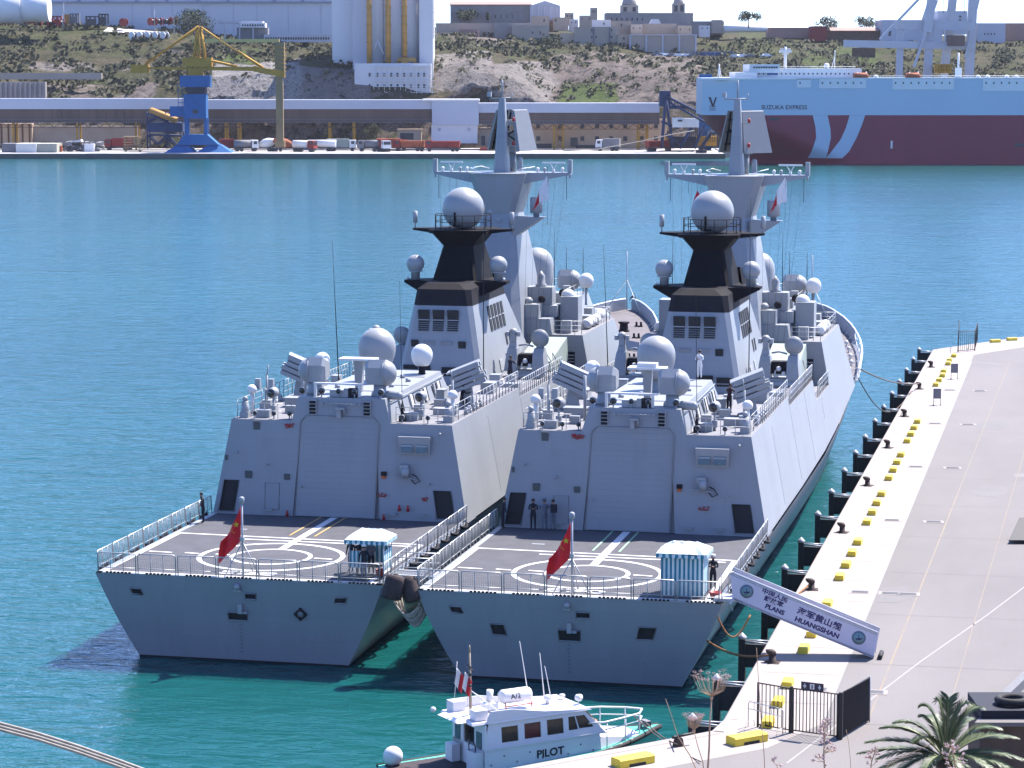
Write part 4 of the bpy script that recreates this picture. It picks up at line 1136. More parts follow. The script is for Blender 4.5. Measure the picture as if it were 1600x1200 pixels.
    for sg in (-1, 1):
        mb = MB(); mb.cbox((sg * 4.95, 60.1, 22.75), (.3, .3, .95)); mb.rod((sg * 4.95, 60.1, 21.9), (sg * 4.95, 60.1, 22.4), .06); part('yard_end_box', mb, 'fit', yd)
        mb = MB(); mb.cbox((sg * 3.75, 60.1, 23.0), (1.65, .12, .12)); mb.rod((sg * 3.75 - .25, 60.1, 22.95), (sg * 3.75, 60.1, 22.5), .04); mb.rod((sg * 3.75 + .25, 60.1, 22.95), (sg * 3.75, 60.1, 22.5), .04); mb.rod((sg * 3.75, 60.1, 22.3), (sg * 3.75, 60.1, 22.55), .1); part('navigation_radar', mb, 'white', yd)
        for x in (2.6, 3.1, 4.4):
            mb = MB(); mb.rod((sg * x, 60.1, 22.3), (sg * x, 60.1, 22.45), .08); mb.ball((sg * x, 60.1, 22.55), .13, 8, 6); part('yard_lamp', mb, 'white' if x != 3.1 else 'fit', yd)
        mb = MB()
        for x in (1.9, 2.5, 3.2, 3.9, 4.6): mb.rod((sg * x, 60.1, 22.1), (sg * (x * .55 + 1.2), 58.0 - (x % 1), 10.9), .008, 3)
        part('halyard', mb, 'black2', yd)
        mb = MB(); mb.rod((sg * 4.7, 60.1, 22.2), (sg * 4.7, 60.1, 20.4), .02, 4); mb.rod((sg * 3.4, 60.1, 22.0), (sg * 3.4, 60.1, 21.0), .012, 4); part('wire_aerial', mb, 'black2', yd)
        mb = MB(); mb.tube([(sg * 1.4, 58.2, 22.5), (sg * 1.9, 58.2, 22.65), (sg * 2.0, 61.8, 22.65), (sg * 1.4, 62, 22.5)], .03, 5); part('platform_rail', mb, 'white', yd)
    mb = MB(); mb.cbox((1.1, 61.0, 22.75), (.35, .35, .75)); mb.ball((1.1, 61, 23.2), .2, 8, 6); part('platform_box', mb, 'fit', yd)
    # upper pole with fairing
    mb = MB(); mb.loft([oct_(22.3, .52, 59.4, 60.6, .14), oct_(27.6, .2, 59.8, 60.35, .07)]); mb.rod((0, 60.1, 27.6), (0, 60.1, 28.9), .06, 6)
    pt = part('topmast', mb, 'grey', ma)
    mb = MB(); mb.rod((-.95, 60.1, 27.55), (.75, 60.1, 27.6), .05, 6); mb.cbox((-.95, 60.1, 27.85), (.28, .28, .35)); mb.rod((.72, 60.1, 27.6), (.72, 60.1, 27.95), .04); part('topmast_yard', mb, 'fit', pt)
    mb = MB()
    for z in (25.9, 24.2): mb.cbox((.62, 60.1, z), (.8, .12, .06))
    part('lamp_bracket', mb, 'fit', pt)
    for z in (25.9, 24.2):
        mb = MB(); mb.lathe((.82, 60.1, z + .03), [(.1, 0), (.1, .22), (.04, .3)], 8); part('mast_lamp', mb, 'redp', pt)
    # big flat air search radar, turned differently on the two ships
    ang = .9 if number == '570' else 1.3
    ro = bpy.data.objects.new('air_search_radar', None); C.objects.link(ro); ro.parent = ma; ro.location = (.35, 61.7, 22.3); ro.rotation_euler = (0, 0, ang)
    mb = MB(); mb.rod((0, 0, 0), (0, 0, 1.4), .3, 10); part('pedestal', mb, 'grey', ro)
    mb = MB(); mb.hexa([Vector(p) for p in ((-1.35, -1.35, 1.5), (1.35, -1.35, 1.5), (1.45, -1.15, 1.5), (-1.45, -1.15, 1.5), (-1.05, -.75, 4.4), (1.05, -.75, 4.4), (1.15, -.55, 4.45), (-1.15, -.55, 4.45))]); part('array_panel', mb, 'radarb', ro)
    mb = MB(); mb.hexa([Vector(p) for p in ((-1.35, 1.35, 1.5), (1.35, 1.35, 1.5), (1.45, 1.15, 1.5), (-1.45, 1.15, 1.5), (-1.05, .75, 4.4), (1.05, .75, 4.4), (1.15, .55, 4.45), (-1.15, .55, 4.45))]); part('array_panel', mb, 'radarp', ro)
    for sg in (-1, 1):
        for k in range(4):
            mb = MB(); mb.cbox((-.9 + k * .6, sg * .82, 3.0), (.07, .16, 2.8), (sg * .2, 0, 0)); part('rib', mb, 'black2', ro)
        for k in range(3):
            mb = MB(); mb.cbox((0, sg * (.98 - k * .17), 2.1 + k * .85), (2.1, .16, .07)); part('rib', mb, 'black2', ro)
    mb = MB(); mb.cbox((0, 0, 2.4), (1.0, 1.1, 1.0)); mb.cbox((0, 0, 1.7), (.7, .8, .6)); mb.cbox((0, 0, 3.5), (.8, .7, .4)); part('radar_gearbox', mb, 'fit', ro)
    mb = MB()
    for k in range(6): mb.rod((-.9 + k * .35, -.9, 2.2 + (k % 2)), (-.8 + k * .3, .9, 3.2 - (k % 2)), .06, 5)
    part('strut', mb, 'black2', ro)
    # side sponsons on the mast
    mb = MB(); mb.hexa([Vector(p) for p in ((1.2, 58.2, 17.2), (1.4, 58.2, 17.9), (1.4, 60.2, 17.9), (1.2, 60.4, 17.2), (1.2, 58.0, 19.2), (3.35, 58.3, 19.2), (3.35, 59.6, 19.2), (1.2, 60.2, 19.2))]); sp = part('sponson', mb, 'grey', ma)
    mb = MB(); mb.lathe((2.75, 58.9, 19.2), [(.22, 0), (.22, .25), (.45, .3), (.45, 1.35), (.4, 1.4)], 16); part('sponson_pod', mb, 'fit', sp)
    mb = MB(); mb.cbox((-.3, 57.5, 16.1), (.5, .2, .08)); mb.ball((-.3, 57.45, 19.6), .16, 8, 5); mb.ball((.2, 57.9, 19.0), .16, 8, 5); part('mast_fitting', mb, 'fit', ma)
    # ---- bridge block and what stands on it
    mb = MB(); mb.hexa([Vector(p) for p in ((-4.6, 57.9, 10.88), (4.1, 57.9, 10.88), (4.1, 71, 10.88), (-4.6, 71, 10.88), (-4.3, 58.1, 12.0), (3.9, 58.1, 12.0), (3.9, 69.5, 12.0), (-4.3, 69.5, 12.0))]); br_ = part('bridge_house', mb, 'grey', S)
    mb = MB(); mb.hexa([Vector(p) for p in ((-4.4, 60.5, 10.88), (4.4, 60.5, 10.88), (4.4, 73.4, 10.88), (-4.4, 73.4, 10.88), (-4.1, 61.0, 12.7), (4.1, 61.0, 12.7), (3.8, 72.9, 12.7), (-3.8, 72.9, 12.7))]); br2 = part('bridge_house', mb, 'grey', S)
    rail(S, (4.2, 58.2, 10.92), (6.2, 58.2, 10.92), 4, .95, .025)
    def boxp(x, y, z, w, d_, h, nm='equipment_box', m_='fit'):
        mb = MB(); mb.cbox((x, y, z + h / 2), (w, d_, h)); return part(nm, mb, m_, S)
    boxp(2.55, 58.9, 12.0, 1.05, 1.4, 1.0); boxp(3.3, 60.4, 12.0, 1.6, 1.4, .8); boxp(4.85, 61.2, 10.9, 1.3, 1.6, 2.5); boxp(2.6, 60.6, 12.0, 2.2, 1.3, 2.1); boxp(-2.9, 59.2, 12.0, 1.2, 1.5, 1.1); boxp(-4.85, 61.2, 10.9, 1.3, 1.6, 2.5)
    mb = MB(); mb.lathe((2.75, 60.6, 14.1), [(.42, 0), (.42, .12), (.3, .2), (.3, .75), (.001, 1.15)], 14); part('small_dome', mb, 'dome', S)
    mb = MB(); mb.ball((2.2, 58.9, 13.15), .32, 10, 7, zmin=0); part('small_dome', mb, 'dome', S)
    mb = MB(); mb.ball((4.6, 61.2, 13.4), .5, 14, 8, zmin=0); part('small_dome', mb, 'white', S)
    # big radome in front of the mast and satellite dome
    mb = MB(); mb.lathe((.1, 71.5, 12.7), [(1.2, 0), (1.28, .3), (1.3, 2.1), (1.24, 2.5), (1.05, 2.9), (.74, 3.2), (.38, 3.36), (.01, 3.42)], 26); part('search_radome', mb, 'dome', S)
    o = director(S, (3.2, 68.3, 13.95), 1)
    egg(S, (4.7, 67.6, 14.0), .55, 'satellite_dome', ped=1.3, m_='white', k=1.2, foot=.3)
    mb = MB(); mb.lathe((4.0, 62.4, 13.5), [(.02, -.1), (.3, -.08), (.3, .1)], 14, axis=Vector((-.1, -1, .1))); part('signal_lamp', mb, 'black2', S)
    mb = MB(); mb.lathe((3.1, 59.2, 13.3), [(.02, -.1), (.26, -.08), (.26, .1)], 14, axis=Vector((-.1, -1, .1))); part('signal_lamp', mb, 'black2', S)
    rail(S, (-3.7, 72.8, 12.7), (3.7, 72.8, 12.7), 8, .95, .02); rail(S, (4.0, 62.4, 12.7), (3.85, 72.6, 12.7), 7, .95, .02); rail(S, (6.1, 64, 10.9), (6.1, 69.6, 10.9), 5, .95, .02); rail(S, (4.3, 69.9, 10.9), (6.1, 69.9, 10.9), 3, .95, .02)
    for (x, y, w, d_, h) in ((3.3, 63.6, .8, .8, .7), (2.4, 65.4, .6, 1.0, .6), (3.5, 66.2, .5, .5, 1.0), (-3.0, 64.5, .9, .8, .8), (5.2, 64.6, .8, 1.2, .8), (5.0, 67.2, .6, .9, 1.1), (4.9, 59.3, .7, .6, .9)):
        mb = MB(); z_ = 10.9 if x > 4.4 else 12.7; mb.cbox((x, y, z_ + h / 2), (w, d_, h)); part('equipment_box', mb, 'fit', S)
    for x in (2.6, 3.9): 
        mb = MB(); mb.cone((x, 70.5, 12.7), (x, 70.5, 16.2), .04, .015, 5); part('whip_aerial', mb, 'black2', S)
    # doors, ladder and louvres on the aft face of the bridge block
    mb = MB(); mb.box(5.1, 5.75, 57.93, 57.99, 7.95, 9.7); o = part('louvre_panel', mb, 'black2', S)
    for k in range(7): 
        l = MB(); l.box(5.12, 5.73, 57.86, 57.93, 8.05 + k * .23, 8.12 + k * .23); part('louvre', l, 'fit', o)
    mb = MB(); mb.box(2.9, 3.7, 57.93, 57.99, 7.95, 9.6); part('side_door', mb, 'grey', S)
    # decks boxes between funnel and bridge with canisters
    mb = MB(); mb.hexa([Vector(p) for p in ((2.9, 51.5, 8.5), (5.4, 51.5, 8.5), (5.4, 57.4, 9.2), (2.9, 57.4, 9.2), (3.0, 51.8, 9.7), (5.3, 51.8, 9.7), (5.3, 57.4, 10.8), (3.0, 57.4, 10.8))]); 
    o = part('missile_canister', mb, 'canis', S)
    mb = MB(); mb.hexa([Vector(p) for p in ((-5.4, 51.5, 8.5), (-2.9, 51.5, 8.5), (-2.9, 57.4, 9.2), (-5.4, 57.4, 9.2), (-5.3, 51.8, 9.7), (-3.0, 51.8, 9.7), (-3.0, 57.4, 10.8), (-5.3, 57.4, 10.8))]); part('missile_canister', mb, 'canis', S)
    mb = MB()
    for y in (52, 54, 56): mb.rod((3.2, y, 7.9), (3.2, y, 8.8), .07); mb.rod((5.1, y, 7.9), (5.1, y, 8.8), .07)
    part('canister_support', mb, 'fit', S)
    ciws(S, (4.75, 46.5, 9.26), 0)
    ciws(S, (-4.75, 46.5, 9.26), 0)
    for x, y, w, h in ((5.3, 39.0, 1.2, .5), (3.9, 41.0, .7, .8), (-4.9, 40.0, 1.2, .6), (4.4, 43.2, .6, .5), (-5.8, 37.5, .5, .9), (3.4, 34.8, .7, .5)):
        boxp(x, y, 9.25 if y > 36 else 9.83, w, .8, h, 'deck_locker')
    # ladder rails behind the starboard gun
    mb = MB(); mb.tube([(5.5, 49.0, 9.3), (5.55, 49.0, 10.6), (5.6, 51.0, 9.6), (5.65, 52.5, 8.0)], .035, 5); mb.tube([(6.0, 49.0, 9.3), (6.0, 49.0, 10.6), (6.0, 51.0, 9.6), (6.1, 52.5, 8.0)], .035, 5); part('ladder_rail', mb, 'steel', S)
    # life raft canisters by the bridge wing
    for sg in (1, -1):
        for k in range(3):
            mb = MB(); mb.lathe((sg * 5.75, 62.6 + k * 1.6, 11.3), [(.02, -.7), (.3, -.66), (.36, -.5), (.36, .5), (.3, .66), (.02, .7)], 14, axis=Vector((0, 1, 0))); part('raft_canister', mb, 'white', S)
    # ---- bulwark and rails of the foredeck
    bw = MB()
    for sg in (-1, 1):
        prev = None
        pts_ = []
        fq = [76, 80, 84, 88, 92, 95, 98, 101, 103, 105, 107, 109, 111, 112.6]
        for f in fq:
            s_, z_ = deck_at(f); pts_.append((sg * s_, f, z_))
        hb = [.9 if f >= 98 else .12 for f in fq]
        bw.loft([[Vector((x, y, z)), Vector((x * 1.03, y + .12, z + h)), Vector((x * 1.03 - sg * .1, y + .1, z + h)), Vector((x - sg * .08, y - .02, z))] for (x, y, z), h in zip(pts_, hb)])
        rb = MB(); rb.tube([Vector((x * 1.03, y + .1, z + .98)) for x, y, z in pts_], .085, 6)
        ro_ = part('bow_rail', rb, 'white', S)
        for (x, y, z) in pts_[:9]:
            mb = MB(); mb.rod((x, y, z), (x * 1.03, y + .1, z + .98), .035, 4); mb.rod((x * .9, y - .3, z + .02), (x * 1.03, y + .1, z + .6), .025, 4); part('stanchion', mb, 'white', ro_)
    part('bulwark', bw, 'grey', S)
    mb = MB(); mb.rod((0, 111.6, 7.6), (0, 111.6, 13.0), .05, 6); mb.rod((-1.7, 109.2, 7.5), (0, 111.6, 10.4), .035, 5); mb.rod((1.7, 109.2, 7.5), (0, 111.6, 10.4), .035, 5); part('jack_staff', mb, 'steel', S)
    # breakwater, capstans, bitts on the foredeck
    mb = MB(); mb.add([(-5.2, 88, 6.5), (0, 92, 6.6), (5.2, 88, 6.5), (5.2, 88.3, 7.2), (0, 92.3, 7.5), (-5.2, 88.3, 7.2)], [(0, 1, 4, 5), (1, 2, 3, 4)]); part('breakwater', mb, 'grey', S)
    for x, y in ((1.8, 100), (-1.8, 100)):
        mb = MB(); mb.lathe((x, y, 6.8), [(.6, 0), (.4, .2), (.35, .7), (.5, .8), (.5, .9)], 12); part('capstan', mb, 'black2', S)
    for x, y in ((4.9, 78), (5.3, 84), (4.6, 90), (3.6, 96), (2.6, 103), (-4.9, 78), (-4.6, 90)):
        s_, z_ = deck_at(y); mb = MB()
        for dx in (-.2, .2): mb.rod((x + dx, y, z_), (x + dx, y, z_ + .42), .1, 8)
        mb.cbox((x, y, z_ + .05), (.7, .3, .08)); part('mooring_bitts', mb, 'black2', S)
    for x, y in ((6.3, 76), (6.25, 80), (6.1, 83.5), (5.7, 87), (5.2, 91), (4.7, 94.5)):
        s_, z_ = deck_at(y); mb = MB(); mb.ball((x, y, z_ + .35), .17, 8, 6); mb.rod((x, y, z_), (x, y, z_ + .3), .06); part('vent_head', mb, 'white', S)
    mb = MB(); mb.cbox((4.0, 81.5, 6.6), (.9, .7, .6)); mb.ball((4.3, 82.4, 6.6), .35, 8, 6); part('orange_gear', mb, 'orange', S)
    mb = MB(); mb.lathe((0, 96.5, 6.75), [(1.6, 0), (1.5, .5), (1.3, 1.8), (.6, 2.4)], 14); tb = part('gun_turret', mb, 'grey', S)
    mb = MB(); mb.rod((0, 97, 8.1), (0, 101.2, 8.7), .12, 8); part('gun_barrel', mb, 'grey', tb)
    return S
M['paneg'] = mat('green_grey_glass', (0.1, 0.15, 0.16), 0.2, var=0.3, scale=3, spec=0.6)
M['ventd'] = mat('dull_green_vent', (0.1, 0.12, 0.13), 0.7, var=0.2)
M['hull2'] = mat('darker_grey_panel', (0.3, 0.33, 0.38), 0.6, var=0.05)
M['markd'] = mat('faded_draught_mark', (0.2, 0.22, 0.27), 0.7)
M['louv'] = mat('louvre_blade', (.05, .052, .06), .7)
M['radarb'] = mat('radar_back_plate', (.25, .27, .3), .6, var=.08)
M['radarp'] = mat('radar_face', (0.3, 0.3, 0.28), 0.6, var=0.25, scale=2.5, dirt=(0.15, 0.14, 0.13), dirt_amt=0.5)  # grey darkened so the panel looks turned away from the sun
M['canis'] = mat('pale_green_canister', (0.42, 0.5, 0.47), 0.5, var=0.08)

PR = [(-.87, -.76, 3.28, 3.62), (.03, .11, 3.28, 3.62), (.60, .68, 3.28, 3.62), (-.03, .10, 2.25, 2.68), (.36, .45, 2.35, 2.8)]
# ports per ship, (u0,u1,z0,z1) on the normalised transom
ports_R = [(-.81, -.73, 3.35, 3.66), (.06, .15, 3.35, 3.66), (-.56, -.46, 2.3, 2.85), (-.07, .09, 2.15, 2.72), (.50, .62, 2.4, 3.05)]
ports_L = [(-.79, -.71, 3.35, 3.66), (.05, .13, 3.35, 3.66), (.70, .78, 3.35, 3.66), (-.09, .06, 2.2, 2.62)]
shipR = build_ship('frigate', 'grey warship nearer the quay with green guide lines on its deck and the gangway ashore', 'lineg', '570', ports_R, (0, 0, 0))
shipL = build_ship('frigate', 'grey warship on the left, lying alongside the other, with amber guide lines on its deck', 'liney', '528', ports_L, (-17.01, .79, 0))
# ---------------------------------------------------------------- the far shore
from mathutils import noise as mn
def FT(name, label, cat, u, cy, z=0.0, group=None):
    p = V(fx(u, cy, z), cy, z)
    return thing(name, label, cat, tuple(p), PSI, group)
def mp(n, cy): return n / FPX * cy
class FB(MB):
    """builder in view-ground coordinates (right, away, up); part() with offs() puts it under its thing"""
def fpart(name, mb, m_, par, label=None, kind=None):
    # geometry given in view-ground coordinates, parent is a thing made by FT
    mi = (Matrix.Translation(CG) @ Matrix.Rotation(PSI, 4, 'Z')).inverted() @ Matrix.Translation(par.location)
    o = part(name, mb, m_, par, loc=tuple(-mi.translation), kind=kind)
    return o
def X_(u, cy, z=10): return fx(u, cy, z)
def rbox(mb, u0, u1, v0, v1, cy, depth, mi=0):
    """box whose front face shows from pixel u0..u1, v0(top)..v1(bottom) at distance cy"""
    mb.box(X_(u0, cy), X_(u1, cy), cy, cy + depth, fz(v1, cy), fz(v0, cy), mi); return mb
FM = {}
def fm(key, col, rough=.8, **k): M[key] = mat(key, col, rough, **k)
fm('fquay', (.62, .58, .55), var=.06, scale=.05)
fm('fquayw', (.13, .13, .12), var=.25, scale=.3, dirt=(.05, .05, .05), dirt_amt=.6)
fm('silo', (.82, .8, .82), var=.05, scale=.06, streak=True, dirt=(.42, .4, .42), dirt_amt=.35)
fm('silo2', (.66, .65, .71), var=.05, scale=.06, streak=True, dirt=(.36, .34, .36), dirt_amt=.35)
fm('roofb', (.34, .36, .48), var=.05, scale=.1)
fm('galw', (.62, .65, .74), var=.04, scale=.1)
fm('galb', (.15, .105, .09), var=.25, scale=.2, streak=True, dirt=(.08, .06, .06), dirt_amt=.5)
fm('yelf', (.56, .3, .03), var=.2, scale=.4, dirt=(.3, .17, .06), dirt_amt=.5)
fm('oran', (.62, .32, .08), var=.1, scale=.3)
fm('bluef', (.012, .15, .42), var=.15, scale=.5, dirt=(.02, .05, .16), dirt_amt=.5)
fm('peach', (.66, .5, .37), var=.1, scale=.15, dirt=(.35, .28, .24), dirt_amt=.5)
fm('stoneb', (.52, .43, .35), var=.1, scale=.12, dirt=(.28, .24, .22), dirt_amt=.5)
fm('stoneg', (.4, .36, .34), var=.12, scale=.12, dirt=(.2, .18, .17), dirt_amt=.5)
fm('rooft', (.45, .27, .22), var=.12, scale=.3)
fm('windark', (.04, .045, .06), .4)
fm('contw', (.88, .88, .85), var=.06, scale=.6, dirt=(.4, .36, .32), dirt_amt=.4)
fm('redf', (.3, .035, .03), var=.2, scale=.6, dirt=(.15, .06, .05), dirt_amt=.4)
fm('greyf', (.25, .25, .27), var=.2, scale=.6)
fm('whitef', (.95, .95, .96), var=.05, scale=.5)
fm('brownf', (.16, .09, .06), var=.3, scale=.8)
fm('palegreen', (.3, .36, .33), var=.15, scale=.5)
fm('carb', (.58, .71, .84), .5, var=.03, scale=.05, streak=True)
fm('carr', (.3, .02, .055), .55, var=.08, scale=.08, streak=True, dirt=(.2, .05, .07), dirt_amt=.4)
fm('craneg', (.5, .53, .6), .6, var=.06, scale=.3, dirt=(.35, .33, .35), dirt_amt=.4)
fm('navyt', (.02, .025, .05), .6)
fm('treeg', (.035, .055, .025), .9, var=.45, scale=.8)
fm('carb2', (.1, .17, .33))
fm('scrubm', (.05, .06, .025), .9, scale=.12, col2=(.13, .12, .06))
fm('treeo', (.07, .085, .04), .9, var=.4, scale=.8)
fm('bark', (.12, .09, .07), .9, var=.2, scale=2)

def hill_mat():
    m = bpy.data.materials.new('hillside'); m.use_nodes = True
    nt = m.node_tree; N, L = nt.nodes, nt.links; b = N['Principled BSDF']; b.inputs['Roughness'].default_value = .95; b.inputs['Specular IOR Level'].default_value = .1
    tc = N.new('ShaderNodeTexCoord'); ge = N.new('ShaderNodeNewGeometry'); sx = N.new('ShaderNodeSeparateXYZ')
    L.new(ge.outputs['True Normal'], sx.inputs[0])
    def noise_(sc, det=6, ro=.65):
        n = N.new('ShaderNodeTexNoise'); n.inputs['Scale'].default_value = sc; n.inputs['Detail'].default_value = det; n.inputs['Roughness'].default_value = ro
        L.new(tc.outputs['Object'], n.inputs['Vector']); return n.outputs['Fac']
    def ramp(src, a, b_, c0=0., c1=1.):
        r = N.new('ShaderNodeMapRange'); r.inputs[1].default_value = a; r.inputs[2].default_value = b_; r.inputs[3].default_value = c0; r.inputs[4].default_value = c1
        L.new(src, r.inputs[0]); return r.outputs[0]
    def mix(f, a, c):
        x = N.new('ShaderNodeMix'); x.data_type = 'RGBA'; L.new(f, x.inputs[0])
        for s_, q in ((6, a), (7, c)):
            if isinstance(q, tuple): x.inputs[s_].default_value = (*[c * ALB for c in q], 1)
            else: L.new(q, x.inputs[s_])
        return x.outputs[2]
    at = N.new('ShaderNodeAttribute'); at.attribute_name = 'ground_kind'; sp3 = N.new('ShaderNodeSeparateColor'); L.new(at.outputs['Color'], sp3.inputs[0])
    rock = mix(ramp(noise_(.16, 10, .78), .35, .68), (.13, .1, .085), (.29, .245, .21))
    rock = mix(sp3.outputs[1], rock, mix(ramp(noise_(.3, 10, .8), .42, .6), (.2, .185, .175), (.62, .59, .56)))
    rock = mix(ramp(noise_(.3, 9, .82), .51, .57, 0, .92), rock, (.05, .043, .04))  # crevice shade painted into the rock colour, placed by noise
    rock = mix(ramp(noise_(1.1, 6, .7), .55, .75), rock, (.1, .085, .08))
    earth = mix(ramp(noise_(.05), .4, .62), (.07, .08, .03), (.135, .105, .07))
    green = mix(ramp(noise_(.5, 6, .75), .42, .62), earth, (.045, .055, .025))
    green = mix(ramp(noise_(1.3, 4, .7), .6, .78), green, (.2, .165, .13))
    ad = N.new('ShaderNodeMath'); ad.operation = 'ADD'; L.new(sx.outputs['Z'], ad.inputs[0]); L.new(ramp(noise_(.06, 6, .7), .3, .7, -.32, .22), ad.inputs[1])
    green = mix(sp3.outputs[2], green, mix(ramp(noise_(.8, 6, .7), .4, .6), (.05, .085, .02), (.12, .15, .05)))
    sb_ = N.new('ShaderNodeMath'); sb_.operation = 'SUBTRACT'; L.new(ad.outputs[0], sb_.inputs[0]); L.new(sp3.outputs[0], sb_.inputs[1])
    col = mix(ramp(sb_.outputs[0], .55, .72), rock, green)
    L.new(col, b.inputs['Base Color'])
    bp = N.new('ShaderNodeBump'); bp.inputs['Strength'].default_value = .7; bp.inputs['Distance'].default_value = 1.2
    L.new(noise_(.7, 8, .75), bp.inputs['Height']); L.new(bp.outputs[0], b.inputs['Normal'])
    M['hill'] = m
hill_mat()
ROWS = [884, 888, 893, 900, 912, 930, 955, 985, 1020, 1070, 1140]
TAB = {
 -120: [None, 190, 158, 152, 124, 118, 88, 58, 40, 34, 28], 0: [None, 190, 158, 152, 124, 118, 88, 58, 40, 34, 28], 90: [None, 192, 160, 152, 130, 120, 86, 60, 42, 36, 30],
 180: [None, 192, 158, 148, 138, 120, 88, 62, 44, 38, 30], 260: [None, 190, 154, 138, 122, 108, 84, 62, 50, 44, 40], 340: [None, 188, 148, 120, 106, 98, 78, 66, 60, 56, 50],
 430: [None, 186, 134, 112, 98, 92, 72, 66, 62, 58, 54], 500: [None, 190, 150, 112, 96, 88, 78, 72, 68, 64, 60], 600: [None, 190, 155, 120, 100, 90, 80, 74, 68, 64, 60],
 690: [None, 192, 155, 138, 102, 84, 74, 58, 50, 46, 42], 740: [None, 190, 142, 116, 92, 84, 72, 60, 52, 46, 42], 790: [None, 192, 150, 122, 106, 92, 80, 66, 56, 48, 44],
 870: [None, 192, 160, 156, 148, 120, 86, 74, 62, 52, 46], 950: [None, 192, 160, 150, 130, 100, 88, 78, 64, 54, 48], 1050: [None, 192, 158, 142, 114, 102, 94, 88, 68, 54, 48],
 1120: [None, 190, 160, 146, 122, 108, 96, 90, 76, 54, 47], 1200: [None, 190, 165, 150, 132, 116, 100, 86, 72, 56, 48], 1350: [None, 190, 165, 150, 134, 118, 104, 90, 76, 60, 50],
 1500: [None, 190, 165, 150, 136, 120, 106, 92, 74, 62, 56], 1760: [None, 190, 165, 150, 136, 120, 104, 90, 72, 60, 56]}
def hz(u, cy):
    ks = sorted(TAB)
    u = max(ks[0], min(ks[-1] - .01, u))
    for a, b in zip(ks[:-1], ks[1:]):
        if a <= u < b: break
    t = (u - a) / (b - a); t = t * t * (3 - 2 * t)
    def col(k):
        r = TAB[k]
        zz = [1.7 if v is None else fz(v, c) for v, c in zip(r, ROWS)]
        if cy >= ROWS[-1]: return zz[-1] + (cy - ROWS[-1]) * .006
        for i in range(len(ROWS) - 1):
            if ROWS[i] <= cy <= ROWS[i + 1]:
                s = (cy - ROWS[i]) / (ROWS[i + 1] - ROWS[i]); return zz[i] + (zz[i + 1] - zz[i]) * s
        return zz[0]
    return col(a) * (1 - t) + col(b) * t
def terrain():
    us = [-120 + i * 5.2 for i in range(362)]
    cys = []
    c = 884.0
    while c < 1140:
        cys.append(c); c += .8 if c < 905 else 1.4 if c < 960 else 3.0 if c < 1040 else 10
    cys += [1140, 1180, 1260, 1500]
    vs = []
    for cy in cys:
        for u in us:
            x = X_(u, min(cy, 1140) if cy > 1140 else cy, 20)
            if cy > 1140: x = x * cy / 1140
            z = hz(u, cy)
            slope = hz(u, cy + 2) - hz(u, cy)
            k = min(1.0, max(.12, slope / 4.0))
            if cy < 885 or cy > 1050: k *= .1
            p = Vector((x * .09, cy * .09, z * .12))
            d = mn.fractal(p, .8, 2.1, 6, noise_basis='PERLIN_ORIGINAL') * 7.0 + (mn.ridged_multi_fractal(Vector((x * .11, cy * .11, z * .16)), 1.0, 2.2, 5, .9, 2.0) - 1.2) * 2.6
            d += mn.noise(Vector((x * .04, cy * .06, 2))) * 8 + mn.noise(Vector((x * .11 + 7, cy * .1, z * .05))) * 4
            z2 = z + d * k * (.55 if cy < 893 else 1)
            vs.append((x + d * k * .6, cy + d * k * .9, max(1.0, z2) if cy < 890 else z2))
    n = len(us); fs = []
    for i in range(len(cys) - 1):
        for j in range(n - 1): fs.append((i * n + j, i * n + j + 1, (i + 1) * n + j + 1, (i + 1) * n + j))
    mb = MB(); mb.v = vs; mb.f = fs; mb.sm = [False] * len(fs); mb.mi = [0] * len(fs)
    ho_ = part('hills', mb, 'hill', loc=tuple(CG), rot=PSI, kind='structure')
    # what the ground is made of: R bare rock, G pale quarried rock, B lush grass (patches with ragged edges)
    REG = [(330, 480, 92, 160, 1, 1, 0), (470, 580, 108, 160, 1, .35, 0), (684, 768, 82, 142, 1, .55, 0), (770, 865, 96, 162, 1, .5, 0), (860, 1095, 84, 166, 1, .1, 0), (1090, 1180, 104, 160, .8, .2, 0), (250, 335, 78, 128, .5, .3, 0), (0, 240, 128, 158, .55, .1, 0), (60, 230, 96, 112, .5, .4, 0), (700, 800, 48, 70, .5, .1, 0),
           (880, 960, 132, 162, -1.2, 0, 1), (110, 190, 108, 128, -.6, 0, 1), (340, 410, 80, 98, -1.2, 0, 1), (0, 330, 40, 62, -.6, 0, .1), (1250, 1380, 78, 120, -.3, 0, .6), (790, 850, 74, 92, -.6, 0, .8), (1140, 1250, 56, 80, -.5, 0, .4)]
    ca = ho_.data.color_attributes.new('ground_kind', 'FLOAT_COLOR', 'POINT')
    buf = []
    for (x, cy, z) in vs:
        zc = cy * CPH - (z - CAM.z) * SPH; u = 800 + FPX * x / zc; v = 600 - FPX * (cy * SPH + (z - CAM.z) * CPH) / zc
        n1 = mn.noise(Vector((x * .06, z * .15, 3))) * 22 + mn.noise(Vector((x * .25, z * .4, 9))) * 9; u2 = u + n1; v2 = v + mn.noise(Vector((x * .05, z * .2, 7))) * 12
        r = g = b = 0.0
        for (a, c, d, e, k, w, gr) in REG:
            f = max(0, min(1, min(u2 - a, c - u2) / 10 + .5)) * max(0, min(1, min(v2 - d, e - v2) / 5 + .5))
            if f > 0: r += k * f * .5; g = max(g, w * f); b = max(b, gr * f)
        buf += [max(0, r), g, b, 1]
    ca.data.foreach_set('color', buf)
terrain()
